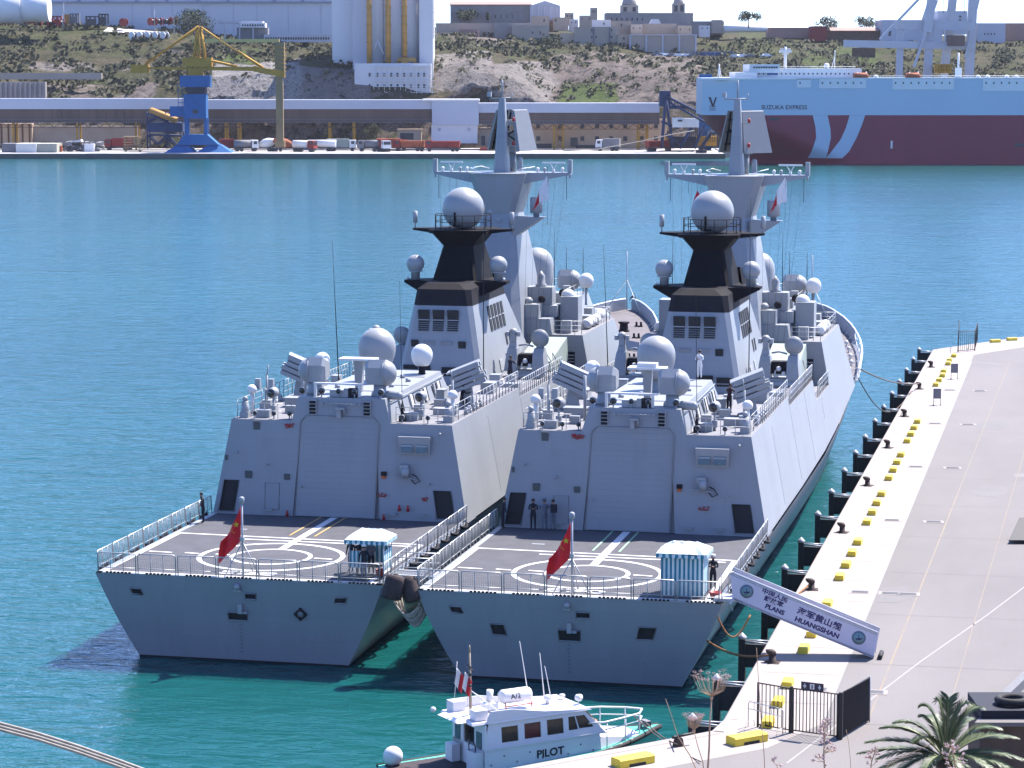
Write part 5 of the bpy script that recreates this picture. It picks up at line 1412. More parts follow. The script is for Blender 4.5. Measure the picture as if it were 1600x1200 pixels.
# far quay
mb = MB(); mb.box(-420, X_(1132, 830), 830, 884.5, -3, 1.65); part('far_quay', mb, 'fquay', loc=tuple(CG), rot=PSI, kind='structure')
mb = MB(); mb.box(-420, X_(1132, 830) + .1, 829.6, 829.98, -3, 1.5); mb.box(X_(1132, 830) + .02, X_(1132, 830) + .3, 829.8, 884, -3, 1.5); part('far_quay_wall', mb, 'fquayw', loc=tuple(CG), rot=PSI, kind='structure')
mb = MB(); mb.box(X_(1132, 845), 420, 846, 884.5, -3, 1.6); part('far_quay', mb, 'fquay', loc=tuple(CG), rot=PSI, kind='structure')

def windows(mb_par, u0, u1, vs_, cy, n, w, h, m_='windark', frame_=None):
    for v in vs_:
        for i in range(n):
            u = u0 + (u1 - u0) * (i + .5) / n
            mb = MB(); x = X_(u, cy); z = fz(v, cy); mb.box(x - w / 2, x + w / 2, cy - .12, cy + .02, z - h / 2, z + h / 2)
            fpart('window', mb, m_, mb_par)
            mb = MB(); mb.box(x - w / 2 - .15, x + w / 2 + .15, cy - .3, cy - .02, z - h / 2 - .25, z - h / 2 - .02)
            fpart('sill', mb, 'silo', mb_par)
# ---- conveyor gallery
cyG = 868
g = FT('conveyor_gallery', 'very long raised conveyor gallery with pale roof and brown side on yellow legs', 'conveyor gallery', 500, cyG, 1.65)
def gal(u0, u1, vr0, vr1, vb):
    mb = MB(); mb.box(X_(u0, cyG), X_(u1, cyG), cyG - .6, cyG + 8.6, fz(vr1, cyG), fz(vr0, cyG)); fpart('roof', mb, 'galw', g)
    mb = MB(); mb.box(X_(u0, cyG), X_(u1, cyG), cyG, cyG + 8, fz(vb, cyG), fz(vr1, cyG) - .02); sd = fpart('side_wall', mb, 'galb', g)
    n = int((u1 - u0) / 14)
    for i in range(n + 1):
        x = X_(u0 + (u1 - u0) * i / n, cyG); mb = MB(); mb.box(x - .09, x + .09, cyG - .14, cyG - .01, fz(vb, cyG), fz(vr1, cyG) - .05); o = part('panel_rib', mb, 'galb', sd)
    mb = MB()
    zr = fz(vb - 5, cyG)
    mb.box(X_(u0, cyG), X_(u1, cyG), cyG - .5, cyG - .38, zr, zr + .12); mb.box(X_(u0, cyG), X_(u1, cyG), cyG - .5, cyG, zr - 1.05, zr - .9)
    for i in range(int((u1 - u0) / 4)):
        x = X_(u0 + 2 + i * 4, cyG); mb.box(x - .05, x + .05, cyG - .48, cyG - .4, zr - 1, zr)
    fpart('walkway', mb, 'greyf', g)
    mb = MB(); zb = fz(vb, cyG)
    for k in range(int((u1 - u0) / 9)):
        xa = X_(u0 + k * 9, cyG); xb = X_(u0 + k * 9 + 9, cyG); za, zc = (zb, zb - 1.6) if k % 2 else (zb - 1.6, zb)
        mb.rod((xa, cyG + .2, za), (xb, cyG + .2, zc), .1, 4)
    mb.box(X_(u0, cyG), X_(u1, cyG), cyG + .1, cyG + .3, zb - 1.75, zb - 1.6)
    fpart('truss', mb, 'brownf', g)
gal(-60, 676, 156, 170.5, 191.5); gal(747, 1030, 161, 176, 194)
mb = MB(); rbox(mb, -60, 300, 154, 156.2, cyG, 8); fpart('roof_ridge', mb, 'galw', g)
for u in (20, 120, 212, 352, 372, 514, 552, 866, 880, 998, 1012):
    x = X_(u, cyG)
    mb = MB(); mb.box(x - .28, x + .28, cyG + 7.3, cyG + 7.7, 1.6, fz(191, cyG)); fpart('leg', mb, 'yelf', g)
    mb = MB(); mb.box(x - .28, x + .28, cyG + .3, cyG + .7, 1.6, fz(191, cyG))
    if u > 860:
        for k in range(5):
            z = 2.2 + k * 1.7; mb.rod((x, cyG + .5, z), (x + (3.0 if u in (866, 998) else -3.0), cyG + .5, z + 1.7), .1, 4)
    fpart('leg', mb, 'yelf', g)
tw = FT('transfer_house', 'pale blank transfer tower rising through the conveyor gallery', 'building', 712, cyG - 1.5, 1.65)
mb = MB(); rbox(mb, 675, 748, 156, 195.5, cyG - 1.5, 11); fpart('upper_house', mb, 'galw', tw)
mb = MB(); rbox(mb, 660, 749, 155, 158, cyG - 1.7, 11); fpart('roof', mb, 'whitef', tw)
mb = MB(); rbox(mb, 674, 746, 195.5, 224, cyG - 1.0, 10); fpart('lower_house', mb, 'silo', tw)
for u in (687, 733):
    mb = MB(); x = X_(u, cyG); z = fz(202, cyG); mb.lathe((x, cyG - 1.1, z), [(.01, 0), (.55, 0), (.55, .12)], 12, axis=Vector((0, -1, 0))); fpart('vent', mb, 'silo2', tw)
# ---- long shed and silo tower
cyS = 1034
sd = FT('storage_shed', 'huge pale storage shed on the plateau, left of the silo tower', 'building', 300, cyS, fz(60, cyS))
mb = MB(); mb.box(X_(79, cyS), X_(545, cyS), cyS, cyS + 40, fz(62, cyS), fz(4, cyS)); fpart('wall', mb, 'silo', sd)
mb = MB(); mb.box(X_(76, cyS), X_(536, cyS), cyS - .8, cyS + 42, fz(4, cyS) + .02, fz(-40, cyS)); rfo = fpart('upper_cladding', mb, 'silo2', sd)
mb = MB(); mb.box(X_(76, cyS), X_(536, cyS), cyS - 1.2, cyS - .82, fz(4.5, cyS), fz(2.5, cyS)); fpart('edge_beam', mb, 'roofb', sd)
for u in (127, 171, 217, 264, 312, 359, 431, 475):
    mb = MB(); x = X_(u, cyS); mb.box(x - .5, x + .5, cyS - 1.3, cyS - .84, fz(4, cyS), fz(-12, cyS)); fpart('bracket', mb, 'roofb', sd)
for u in (210, 240, 272, 319, 367, 403, 452, 503):
    mb = MB(); x = X_(u, cyS); mb.box(x - .12, x + .12, cyS - .15, cyS - .01, fz(52, cyS), fz(5, cyS)); fpart('wall_rib', mb, 'silo2', sd)
ln = FT('lean_to', 'low grey loading gallery with a row of small openings under the shed wall', 'building', 470, 975, fz(62, 975))
mb = MB(); rbox(mb, 343, 412, 33, 37, 975, 8); fpart('canopy', mb, 'silo2', ln)
mb = MB(); rbox(mb, 378, 416, 36, 43, 974, 7); fpart('upper_gallery', mb, 'whitef', ln)
mb = MB(); rbox(mb, 414, 520, 54, 66, 972, 8); fpart('gallery', mb, 'silo2', ln)
mb = MB(); rbox(mb, 372, 420, 43, 64, 976, 6); fpart('recess', mb, 'greyf', ln)
for i in range(26):
    mb = MB(); x = X_(417 + i * 3.9, 972); z = fz(60, 972); mb.box(x - .3, x + .3, 971.9, 972.02, z - .45, z + .45); fpart('opening', mb, 'windark', ln)
for i in range(9):
    mb = MB(); x = X_(381 + i * 3.9, 974); z = fz(39.5, 974); mb.box(x - .3, x + .3, 973.9, 974.02, z - .35, z + .35); fpart('opening', mb, 'windark', ln)
for u in (353, 376, 397):
    mb = MB(); x = X_(u, 974); mb.box(x - .2, x + .2, 974, 974.6, fz(62, 974), fz(37, 974)); fpart('post', mb, 'silo2', ln)
cyT = 903
tw = FT('silo_tower', 'tall white grain silo tower with orange pipes and windowed podium', 'silo', 615, cyT, 10)
mb = MB(); mb.box(X_(520, cyT + 8), X_(562, cyT + 8), cyT + 8, cyT + 30, fz(130, cyT), fz(-60, cyT)); fpart('side_block', mb, 'silo', tw)
mb = MB(); mb.box(X_(552, cyT + 3), X_(576, cyT + 3), cyT + 3, cyT + 26, fz(158, cyT), fz(-60, cyT)); fpart('corner_shaft', mb, 'silo2', tw)
for i, (a, b, c_) in enumerate(((570, 600, 0), (598, 628, .4), (625, 655, .2), (652, 677, 0))):
    mb = MB(); xa, xb = X_(a, cyT), X_(b, cyT); r = (xb - xa) / 2
    mb.cone(((xa + xb) / 2, cyT + 6 + r * .55, fz(102, cyT)), ((xa + xb) / 2, cyT + 6 + r * .55, fz(-60, cyT)), r, r, 20); fpart('silo_cell', mb, 'silo', tw)
mb = MB(); mb.box(X_(656, cyT + 2), X_(677, cyT + 2), cyT + 1, cyT + 24, fz(158, cyT), fz(-60, cyT)); fpart('corner_shaft', mb, 'silo', tw)
mb = MB(); mb.box(X_(555, cyT - 4), X_(674, cyT - 4), cyT - 6, cyT + 9, fz(160, cyT), fz(99, cyT)); pod = fpart('podium', mb, 'silo', tw)
for v in (104, 117, 126, 135, 144, 152):
    mb = MB(); mb.box(X_(584, cyT - 4), X_(680, cyT - 4), cyT - 7, cyT - 6.02, fz(v, cyT) - .07, fz(v, cyT) + .07); part('balcony_rail', mb, 'whitef', pod)
for i in range(12):
    mb = MB(); x = X_(585 + i * 8.3, cyT - 4); mb.box(x - .07, x + .07, cyT - 7.1, cyT - 6.95, fz(158, cyT), fz(104, cyT)); part('balcony_post', mb, 'whitef', pod)
for v in (116.8, 134.5):
    for u in (578, 590.5, 601, 611.5, 621.5, 632, 642.5, 654, 663):
        mb = MB(); x = X_(u, cyT - 6); mb.box(x - .33, x + .33, cyT - 6.1, cyT - 5.95, fz(v, cyT - 6) - .65, fz(v, cyT - 6) + .65); part('window', mb, 'windark', pod)
for u, w in ((578, 4), (607.5, 4.2), (633, 4)):
    mb = MB(); mb.cone((X_(u, cyT), cyT - .8, fz(99, cyT)), (X_(u, cyT), cyT - .8, fz(-60, cyT)), mp(w, cyT), mp(w, cyT), 12); o = fpart('orange_pipe', mb, 'oran', tw)
    for k in range(8):
        c_ = MB(); z = fz(95 - k * 14, cyT); c_.box(X_(u, cyT) - 1.15, X_(u, cyT) + 1.15, cyT - 1.9, cyT - .7, z - .12, z + .12); part('pipe_clamp', c_, 'yelf', o)
mb = MB(); mb.tube([(X_(u, cyT), cyT - 2, fz(v, cyT)) for u, v in ((623, 99), (623, 93), (649, 93), (649, 99))], .75, 8); mb.box(X_(628, cyT), X_(638, cyT), cyT - 3, cyT - 1, fz(100, cyT), fz(91, cyT)); fpart('pipe_bend', mb, 'oran', tw)
mb = MB()
for a, b in (((591, 64), (591, -60)), ((591, 64), (583, 82)), ((591, 64), (601, 86))): mb.rod((X_(a[0], cyT), cyT - .5, fz(a[1], cyT)), (X_(b[0], cyT), cyT - .5, fz(b[1], cyT)), .22, 6)
fpart('thin_pipe', mb, 'silo2', tw)
mb = MB()
for u in (677.5, 682): mb.rod((X_(u, cyT), cyT + 1, fz(60, cyT)), (X_(u, cyT), cyT + 1, fz(-60, cyT)), .12, 4)
for k in range(40):
    z = fz(60 - k * 3, cyT); mb.rod((X_(677.5, cyT), cyT + 1, z), (X_(682, cyT), cyT + 1, z + (.5 if k % 2 else -.5)), .07, 3)
fpart('ladder_tower', mb, 'silo', tw)
mb = MB(); rbox(mb, 512, 556, 124, 160, cyT + 6, 10); fpart('rock_plinth', mb, 'stoneb', tw)
w = FT('white_tank', 'rounded white tank roof on the plateau at the far left edge', 'tank', 36, 980, fz(15, 980))
mb = MB()
for u, r in ((8, 6.0), (50, 5.4)):
    mb.cone((X_(u - 26, 980), 984, fz(12, 980)), (X_(u + 28, 980), 984, fz(11, 980)), r, r, 20)
fpart('shell', mb, 'whitef', w)
# ---- yard on the plateau: cable drums, poles, frames
dr = MB(); dr.cone((-1.15, 0, 1.5), (-.85, 0, 1.5), 1.5, 1.5, 16); dr.cone((.85, 0, 1.5), (1.15, 0, 1.5), 1.5, 1.5, 16); drm = dr.mesh('flange', 'redf')
drw = dr.mesh('flange', 'whitef'); co = MB(); co.cone((-.86, 0, 1.5), (.86, 0, 1.5), .95, .95, 14); com = co.mesh('cable_core', 'windark')
k = 0
def drum(u, v, cy, rot, white, lab):
    z = fz(v, cy); p = V(X_(u, cy), cy, z - .2)
    r = thing('cable_drum', lab, 'cable drum', tuple(p), PSI + rot, 'cable drums stored on the plateau')
    part('flange', drw if white else drm, None, r); part('cable_core', com, None, r)
for i, u in enumerate((211, 223, 235, 247, 259)):
    drum(u, 61, 985, .9, True, 'white rimmed cable drum on the grass slope, ' + ('leftmost', 'second from left', 'middle', 'fourth from left', 'rightmost')[i] + ' of the row')
for i, (u, v) in enumerate(((196, 40), (8, 39), (20, 39), (62, 41), (82, 41), (98, 41), (240, 39), (250, 39), (262, 39), (273, 38))):
    drum(u, v, 1012, rnd.uniform(.2, 1.3), False, 'dark red cable drum on the plateau, ' + ('standing alone by the pale track', 'first from the left edge', 'second from the left edge', 'beside the rusty frames', 'behind the rusty frames', 'right of the rusty frames', 'first of the four near the bush', 'second of the four near the bush', 'third of the four near the bush', 'last of the four, against the bush')[i])
for i, (u, v, w_, h_, m_) in enumerate(((55, 28, 26, 8, 'redf'), (90, 29, 18, 8, 'redf'), (120, 26, 14, 10, 'greyf'), (148, 30, 20, 10, 'windark'), (165, 27, 14, 11, 'windark'), (108, 27, 6, 9, 'oran'), (40, 32, 10, 7, 'greyf'))):
    f_ = FT('scrap_frame', ('rusty red steel frame, widest, at the far left yard', 'rusty red steel frame next to the orange box', 'grey machine frame in the yard left of centre', 'dark machine frame with a pale top in the yard', 'taller dark machine by the pale track', 'small orange box between two frames in the yard', 'small grey frame left of the rusty ones')[i], 'scrap metal', u, 1015, fz(v + h_ / 2 + 6, 1015))
    mb = MB(); x = X_(u, 1015); W = mp(w_, 1015) / 2; z0 = fz(v + h_ / 2 + 6, 1015); z1 = fz(v - h_ / 2, 1015)
    mb.box(x - W, x + W, 1014, 1016, z1 - .5, z1); mb.box(x - W * .8, x + W * .5, 1014.2, 1016, z0 + .4, z1 - 1.2)
    for t in (-1, -.4, .3, 1): mb.box(x + t * W - .2, x + t * W + .2, 1014, 1016, z0, z1)
    fpart('frame', mb, m_, f_)
for i, (u, v0, v1) in enumerate(((29, 8, 40), (60, 0, 44), (101, 20, 46), (244, 12, 52), (274, 30, 60), (352, 30, 60), (103, 4, 42))):
    f_ = FT('lamp_post', 'thin grey lamp post on the plateau, ' + ('far left', 'second from the left', 'third, short one', 'above the white drums', 'short one left of the bush', 'at the lean-to', 'tall one near the scrap frames')[i], 'lamp post', u, 990, fz(v1, 990))
    mb = MB(); mb.rod((X_(u, 990), 990, fz(v1, 990)), (X_(u, 990), 990, fz(v0, 990)), .12, 5); mb.box(X_(u, 990) - .1, X_(u, 990) + .9, 989.9, 990.1, fz(v0, 990), fz(v0, 990) + .15); fpart('post', mb, 'silo2', f_)
tr_ = MB(); tr_.add([(X_(u, 1008), cy, hz(u, cy) + .5) for u, cy in ((165, 1006), (250, 1000), (252, 1014), (165, 1018))], [(0, 1, 2, 3)]); part('dirt_track', tr_, 'fquay', loc=tuple(CG), rot=PSI, kind='structure')
rw = FT('retaining_wall', 'ribbed grey retaining wall above the gallery at the far left', 'wall', 30, 893, 15)
mb = MB(); rbox(mb, -60, 72, 128, 158, 893, 3); o = fpart('wall', mb, 'stoneg', rw)
for i in range(16):
    mb = MB(); x = X_(-50 + i * 7.6, 893); mb.box(x - .35, x + .35, 892.3, 893.02, fz(157, 893), fz(129, 893)); fpart('buttress', mb, 'stoneg', rw)
rw = FT('retaining_wall', 'low pale terrace wall on the grassy slope at the left', 'wall', 110, 905, 20)
mb = MB(); mb.box(X_(-20, 906), X_(160, 906), 906, 908, fz(124, 906), fz(114, 906)); fpart('wall', mb, 'stoneb', rw)
rw = FT('quay_building', 'dark low brick shed below the gallery at the far left', 'building', 60, 880, 1.65)
mb = MB(); rbox(mb, -40, 50, 193, 228, 880, 4); fpart('wall', mb, 'peach', rw)
mb = MB(); rbox(mb, 50, 215, 197, 228, 882.2, 3); fpart('rear_wall', mb, 'stoneg', rw)
for i in range(7):
    mb = MB(); x = X_(-20 + i * 11, 880); mb.box(x - .3, x + .3, 879.8, 880.02, 1.7, fz(193, 880)); fpart('pillar', mb, 'brownf', rw)
# ---- peach building beneath the gallery right
pb = FT('quay_building', 'long peach coloured two storey building under the gallery with small windows', 'building', 945, 879, 1.65)
mb = MB(); rbox(mb, 828, 1042, 186, 234, 879, 4); fpart('wall', mb, 'peach', pb)
for v in (197, 216.5):
    for i, u in enumerate((841, 875, 910, 933, 955, 977, 1003, 1025)):
        mb = MB(); x = X_(u, 879); z = fz(v, 879); mb.box(x - .65, x + .65, 878.85, 879.02, z - .75, z + .75); fpart('window', mb, 'windark', pb)
for u, v, w_, h_ in ((897, 222, 11, 14), (850, 228, 24, 7), (915, 229, 30, 5)):
    mb = MB(); rbox(mb, u - w_ / 2, u + w_ / 2, v - h_ / 2, v + h_ / 2, 878.8, .3); fpart('dark_opening', mb, 'windark', pb)
ps = FT('quay_building', 'small pale hut with a dark opening left of the transfer tower', 'building', 640, 872, 1.65)
mb = MB(); rbox(mb, 622, 658, 204, 226, 872, 6); rbox(mb, 620, 659, 202, 204.3, 871.8, 6.4); fpart('wall', mb, 'peach', ps)
mb = MB(); rbox(mb, 625, 646, 208, 218, 871.9, .2); fpart('dark_opening', mb, 'windark', ps)
ps = FT('quay_building', 'stone hut with sloping roof right of the transfer tower', 'building', 760, 872, 1.65)
mb = MB(); rbox(mb, 748, 772, 200, 228, 872, 6); fpart('wall', mb, 'stoneb', ps)
mb = MB(); rbox(mb, 752, 758, 212, 227, 871.9, .2); fpart('door', mb, 'windark', ps)
# ---- town on the hill
def block(u0, u1, v0, v1, cy, dep, m_, lab, nm='building', win=None, gable=False, cat='building'):
    b = FT(nm, lab, cat, (u0 + u1) / 2, cy, fz(v1 + 6, cy))
    mb = MB(); mb.box(X_(u0, cy), X_(u1, cy), cy, cy + dep, fz(v1 + 10, cy), fz(v0, cy)); fpart('wall', mb, m_, b)
    if win:
        for (u, v, w, h) in win:
            mb = MB(); x = X_(u, cy); z = fz(v, cy); mb.box(x - mp(w, cy) / 2, x + mp(w, cy) / 2, cy - .15, cy + .02, z - mp(h, cy) / 2, z + mp(h, cy) / 2); fpart('window', mb, 'windark', b)
    return b
b = block(704, 830, 7, 33, 1040, 30, 'stoneg', 'large grey warehouse with pale pitched roof on the skyline', win=[(u, 26, 1.5, 5) for u in range(765, 830, 9)])
mb = MB(); za = fz(7, 1040); mb.hexa([Vector(p) for p in ((X_(702, 1040), 1039, za), (X_(831, 1040), 1039, za), (X_(831, 1040), 1071, za), (X_(702, 1040), 1071, za), (X_(702, 1040), 1054, za + 1.6), (X_(831, 1040), 1054, za + 1.6), (X_(831, 1040), 1056, za + 1.6), (X_(702, 1040), 1056, za + 1.6))]); fpart('roof', mb, 'rooft', b)
for k in range(14):
    mb = MB(); x = X_(706 + k * 9.4, 1040); mb.box(x - .2, x + .2, 1039.6, 1040.02, fz(36, 1040), fz(7.5, 1040)); fpart('pilaster', mb, 'stoneg', b)
b = block(828, 875, 9, 33, 1038, 30, 'silo2', 'pale gabled end block of the warehouse on the skyline')
mb = MB(); za = fz(9, 1038); mb.prism([(X_(827, 1038), 1037.9, za), (X_(876, 1038), 1037.9, za), (X_(851, 1038), 1037.9, fz(1, 1038))], (0, 30, 0)); fpart('gable', mb, 'silo2', b)
for k in range(5):
    mb = MB(); x = X_(832 + k * 9.4, 1038); mb.box(x - .2, x + .2, 1037.6, 1038.02, fz(24, 1038), fz(9.5, 1038)); fpart('pilaster', mb, 'silo', b)
block(681, 772, 36, 56, 1010, 4, 'stoneb', 'long stone terrace wall below the warehouse', 'terrace_wall', cat='wall')
block(772, 830, 36, 58, 1008, 4, 'stoneg', 'grey stone terrace wall between warehouse and houses', 'terrace_wall', cat='wall')
block(800, 858, 40, 58, 1003, 8, 'stoneb', 'low stone house with two small dark windows', win=[(832, 51, 2, 3), (844, 51, 2, 4)])
block(830, 858, 25, 38, 1022, 8, 'peach', 'pale yellow house behind the stone terrace', win=[(850, 32, 2, 4)])
block(864, 888, 27, 38, 1022, 8, 'peach', 'second pale yellow house, right of the first', win=[(868, 32, 2, 4)])
block(875, 900, 52, 64, 1002, 8, 'peach', 'small orange toned garage at the foot of the houses')
b = block(897, 966, 42, 70, 1000, 14, 'stoneb', 'pinkish three storey apartment block with stairwell strips on the hill', win=[(924, 47, 2, 3), (924, 58, 2, 3), (955, 47, 2, 3), (955, 58, 2, 3), (931, 58, 2, 3)])
for u in (927, 952):
    mb = MB(); x = X_(u, 1000); mb.box(x - .3, x + .3, 999.5, 1000.02, fz(74, 1000), fz(42, 1000)); fpart('stair_strip', mb, 'greyf', b)
b = block(984, 1088, 55, 90, 997, 14, 'stoneb', 'wide windowless pinkish block with white capping on the hill')
for u in (984, 1009, 1034.5, 1060.5, 1086):
    mb = MB(); x = X_(u, 997); mb.box(x - .3, x + .3, 996.5, 997.02, fz(94, 997), fz(55, 997)); fpart('pilaster', mb, 'silo2', b)
mb = MB(); rbox(mb, 983, 1089, 54, 55.2, 996.5, 15); fpart('parapet', mb, 'silo', b)
block(965, 986, 54, 84, 999, 10, 'peach', 'narrow peach block between the two pink blocks', win=[(974, 60, 3, 3), (974, 68, 3, 3)])
block(925, 954, 31, 44, 1018, 8, 'silo', 'small white house with flat roof on the hill', win=[(943, 37, 2, 3)])
block(952, 985, 33, 44, 1020, 8, 'stoneb', 'cream house with balcony beside the small white one', win=[(970, 39, 2, 4)])
b = block(1004, 1056, 37, 46, 1022, 10, 'peach', 'long cream house with a shaped gable, below the church')
mb = MB(); mb.prism([(X_(1014, 1022), 1021.9, fz(37, 1022)), (X_(1032, 1022), 1021.9, fz(37, 1022)), (X_(1028, 1022), 1021.9, fz(30, 1022)), (X_(1018, 1022), 1021.9, fz(30, 1022))], (0, 6, 0)); fpart('gable', mb, 'silo', b)
b = block(946, 1082, 20, 37, 1075, 20, 'stoneg', 'long grey church building on the skyline with two bell towers', cat='church', win=[(u, 30, 2, 4) for u in range(955, 1010, 8)])
for (u0, u1, v0) in ((969, 997, 2), (1050, 1069, -1)):
    mb = MB(); mb.box(X_(u0, 1080), X_(u1, 1080), 1080, 1087, fz(22, 1080), fz(v0 + 6, 1080)); o = fpart('bell_tower', mb, 'stoneb', b)
    d_ = MB(); d_.ball(((X_(u0, 1080) + X_(u1, 1080)) / 2, 1083.5, fz(v0 + 6, 1080)), mp((u1 - u0) * .42, 1080), 14, 7, zmin=0, sz=1.3); part('dome', d_, 'stoneg', o)
    for t in (.25, .75):
        w = MB(); x = X_(u0 + (u1 - u0) * t, 1080); w.box(x - .7, x + .7, 1079.8, 1080.05, fz(18, 1080), fz(v0 + 9, 1080)); part('arch_opening', w, 'windark', o)
block(1082, 1130, 33, 44, 1060, 10, 'stoneg', 'long low grey house right of the church', win=[(1105, 39, 2, 2), (1115, 39, 2, 2)])
block(1112, 1128, 31, 42, 1052, 8, 'stoneb', 'small gabled stone house at the right end of the town')
b = FT('polytunnel', 'long low white barrel roof on the ridge', 'greenhouse', 1165, 1050, fz(45, 1050))
mb = MB(); mb.cone((X_(1130, 1050), 1052, fz(45, 1050)), (X_(1198, 1050), 1056, fz(44, 1050)), 1.5, 1.5, 12); fpart('cover', mb, 'whitef', b)
b = block(1088, 1146, 80, 89, 993, 5, 'stoneg', 'row of blue garage doors on the hill road', 'garage_row')
for i in range(4):
    mb = MB(); rbox(mb, 1089 + i * 14, 1101 + i * 14, 82, 90, 992.9, .15); fpart('garage_door', mb, 'carb2', b)
for i, (u0, u1, v0, v1, cy, m_, lab) in enumerate(((889, 903, 30, 40, 1026, 'silo', 'tiny white house between the yellow house and the pink block'), (905, 925, 24, 34, 1040, 'stoneb', 'stone house with water tank behind the pink block'), (985, 1003, 38, 50, 1014, 'stoneb', 'stone house with steps left of the long cream house'),
    (1058, 1080, 40, 52, 1016, 'peach', 'peach house right of the shaped gable'), (858, 872, 31, 40, 1030, 'stoneb', 'small stone annex by the gabled warehouse end'), (882, 896, 20, 30, 1052, 'stoneb', 'stone cube house on the ridge left of the church'), (922, 933, 12, 24, 1062, 'stoneb', 'narrow stone lantern tower on the ridge left of the church'),
    (1092, 1108, 40, 48, 1030, 'silo', 'small white shed below the long grey house'), (688, 712, 50, 62, 1000, 'peach', 'peach coloured hut under the terrace wall at the left'), (718, 748, 46, 56, 1002, 'rooft', 'long orange roofed shed under the warehouse'))):
    block(u0, u1, v0, v1, cy, 6, m_, lab, win=[(u0 + 4, (v0 + v1) / 2, 1.6, 2.4), (u1 - 4, (v0 + v1) / 2, 1.6, 2.4)])
# parked cars on the hill road
cb = MB(); cb.taper(.35, (-2.1, 2.1, -.85, .85), .85, (-2.1, 2.05, -.85, .85)); cb.taper(.85, (-1.5, 1.3, -.8, .8), 1.4, (-1.0, .8, -.65, .65)); wh = MB()
for x in (-1.3, 1.3): wh.cone((x, -.88, .33), (x, .88, .33), .33, .33, 10)
whm = wh.mesh('wheels', 'windark'); cmw = cb.mesh('body', 'whitef'); cmg = cb.mesh('body', 'greyf')
for i, (u, v) in enumerate(((1026, 90), (1033, 89), (1041, 89), (1048, 90), (1060, 92), (1071, 91), (1080, 92), (1148, 92), (1158, 93), (1170, 91), (1196, 91))):
    cy = 975; p = V(X_(u, cy), cy, max(fz(v + 2, cy), hz(u, cy) + .2))
    r = thing('parked_car', 'small pale parked car on the hill road, ' + ('leftmost of the row', 'second from the left', 'third from the left', 'fourth from the left', 'fifth, left of the gap', 'sixth from the left', 'seventh, nearest the garages', 'first right of the garages', 'second right of the garages', 'third right of the garages', 'last to the right, behind the liner mast')[i], 'car', tuple(p), PSI + rnd.uniform(-.5, .5), 'cars parked on the hill road')
    part('body', cmw if i % 3 else cmg, None, r); part('wheels', whm, None, r)
# right ridge buildings
block(1376, 1470, 31, 64, 1045, 20, 'silo2', 'large pale industrial hall behind the dockside crane', win=[(1388, 52, 4, 8)])
block(1462, 1508, 17, 44, 1050, 12, 'silo2', 'tall pale cabin block standing above the industrial hall', win=[(1497, 26, 3, 3), (1497, 31, 3, 2)])
block(1524, 1568, 36, 60, 1048, 14, 'silo2', 'pale grey hall at the right end of the ridge', win=[(u, 53, 1.5, 3) for u in (1536, 1541, 1546, 1551)])
block(1566, 1640, 36, 58, 1060, 14, 'rooft', 'reddish brown hall cut by the right picture edge')
b = block(1265, 1372, 47, 62, 1050, 16, 'brownf', 'dark brown barn with rusty pitched roof on the ridge')
mb = MB(); mb.hexa([Vector(p) for p in ((X_(1295, 1050), 1049, fz(48, 1050)), (X_(1375, 1050), 1049, fz(48, 1050)), (X_(1375, 1050), 1067, fz(48, 1050)), (X_(1295, 1050), 1067, fz(48, 1050)), (X_(1297, 1050), 1057, fz(42, 1050)), (X_(1366, 1050), 1057, fz(42, 1050)), (X_(1366, 1050), 1059, fz(42, 1050)), (X_(1297, 1050), 1059, fz(42, 1050)))]); fpart('roof', mb, 'rooft', b)
block(1264, 1290, 41, 54, 1046, 6, 'redf', 'bright red container on the ridge left of the brown barn', 'container', cat='container')
block(1198, 1262, 43, 50, 1056, 8, 'rooft', 'long low rusty shed on the ridge at the left of the red container')
block(1332, 1366, 75, 88, 985, 5, 'brownf', 'dark open shed on the slope behind the ship lifeboat')

# ---- trees
def tree(name, label, base, h, w, n, m_='treeg', seed=0, trunk=.35, group=None, ls=.55, parts_rot=PSI):
    R_ = random.Random(seed)
    r = thing(name, label, 'tree', base, parts_rot, group)
    mb = MB(); mb.cone((0, 0, -.5), (0, 0, h * trunk + .8), h * .035 + .06, h * .02 + .03, 7)
    for k in range(5):
        a = R_.uniform(0, 2 * PI); mb.cone((0, 0, h * trunk), (math.cos(a) * w * .35, math.sin(a) * w * .35, h * (.55 + .3 * R_.random())), h * .018, .02, 5)
    part('trunk', mb, 'bark', r)
    cl = []
    for k in range(max(7, n // 90)):
        a = R_.uniform(0, 2 * PI); q = R_.random() ** .6; cl.append((math.cos(a) * q * w * .36, math.sin(a) * q * w * .36, h * R_.uniform(trunk + .08, .86), w * R_.uniform(.13, .24)))
    mb = MB()
    for k in range(n):
        c = R_.choice(cl); d = Vector((R_.gauss(0, 1), R_.gauss(0, 1), R_.gauss(0, .8))); d = d.normalized() * (R_.random() ** .4) * c[3]
        p = Vector(c[:3]) + d; s_ = ls * R_.uniform(.5, 1.2); u = Vector((R_.gauss(0, 1), R_.gauss(0, 1), R_.gauss(0, 1))).normalized(); v = u.orthogonal().normalized()
        mb.add([p - u * s_ * .5, p + v * s_ * .35, p + u * s_ * .5, p - v * s_ * .35], [(0, 1, 2, 3)])
    part('crown', mb, m_, r)
    return r
def ftree(u, v1, v0, w, cy, lab, n=900, m_='treeg', seed=1, name='broadleaf_tree', ls=.8, trunk=.2):
    z = fz(v1, cy); h = fz(v0, cy) - z
    return tree(name, lab, tuple(V(X_(u, cy), cy, z)), h, mp(w, cy), n, m_, seed, trunk=trunk, group='trees on the far hill', ls=ls)
ftree(308, 60, 16, 70, 972, 'big dark bushy tree on the plateau left of the silo', 2600, seed=2, trunk=.1)
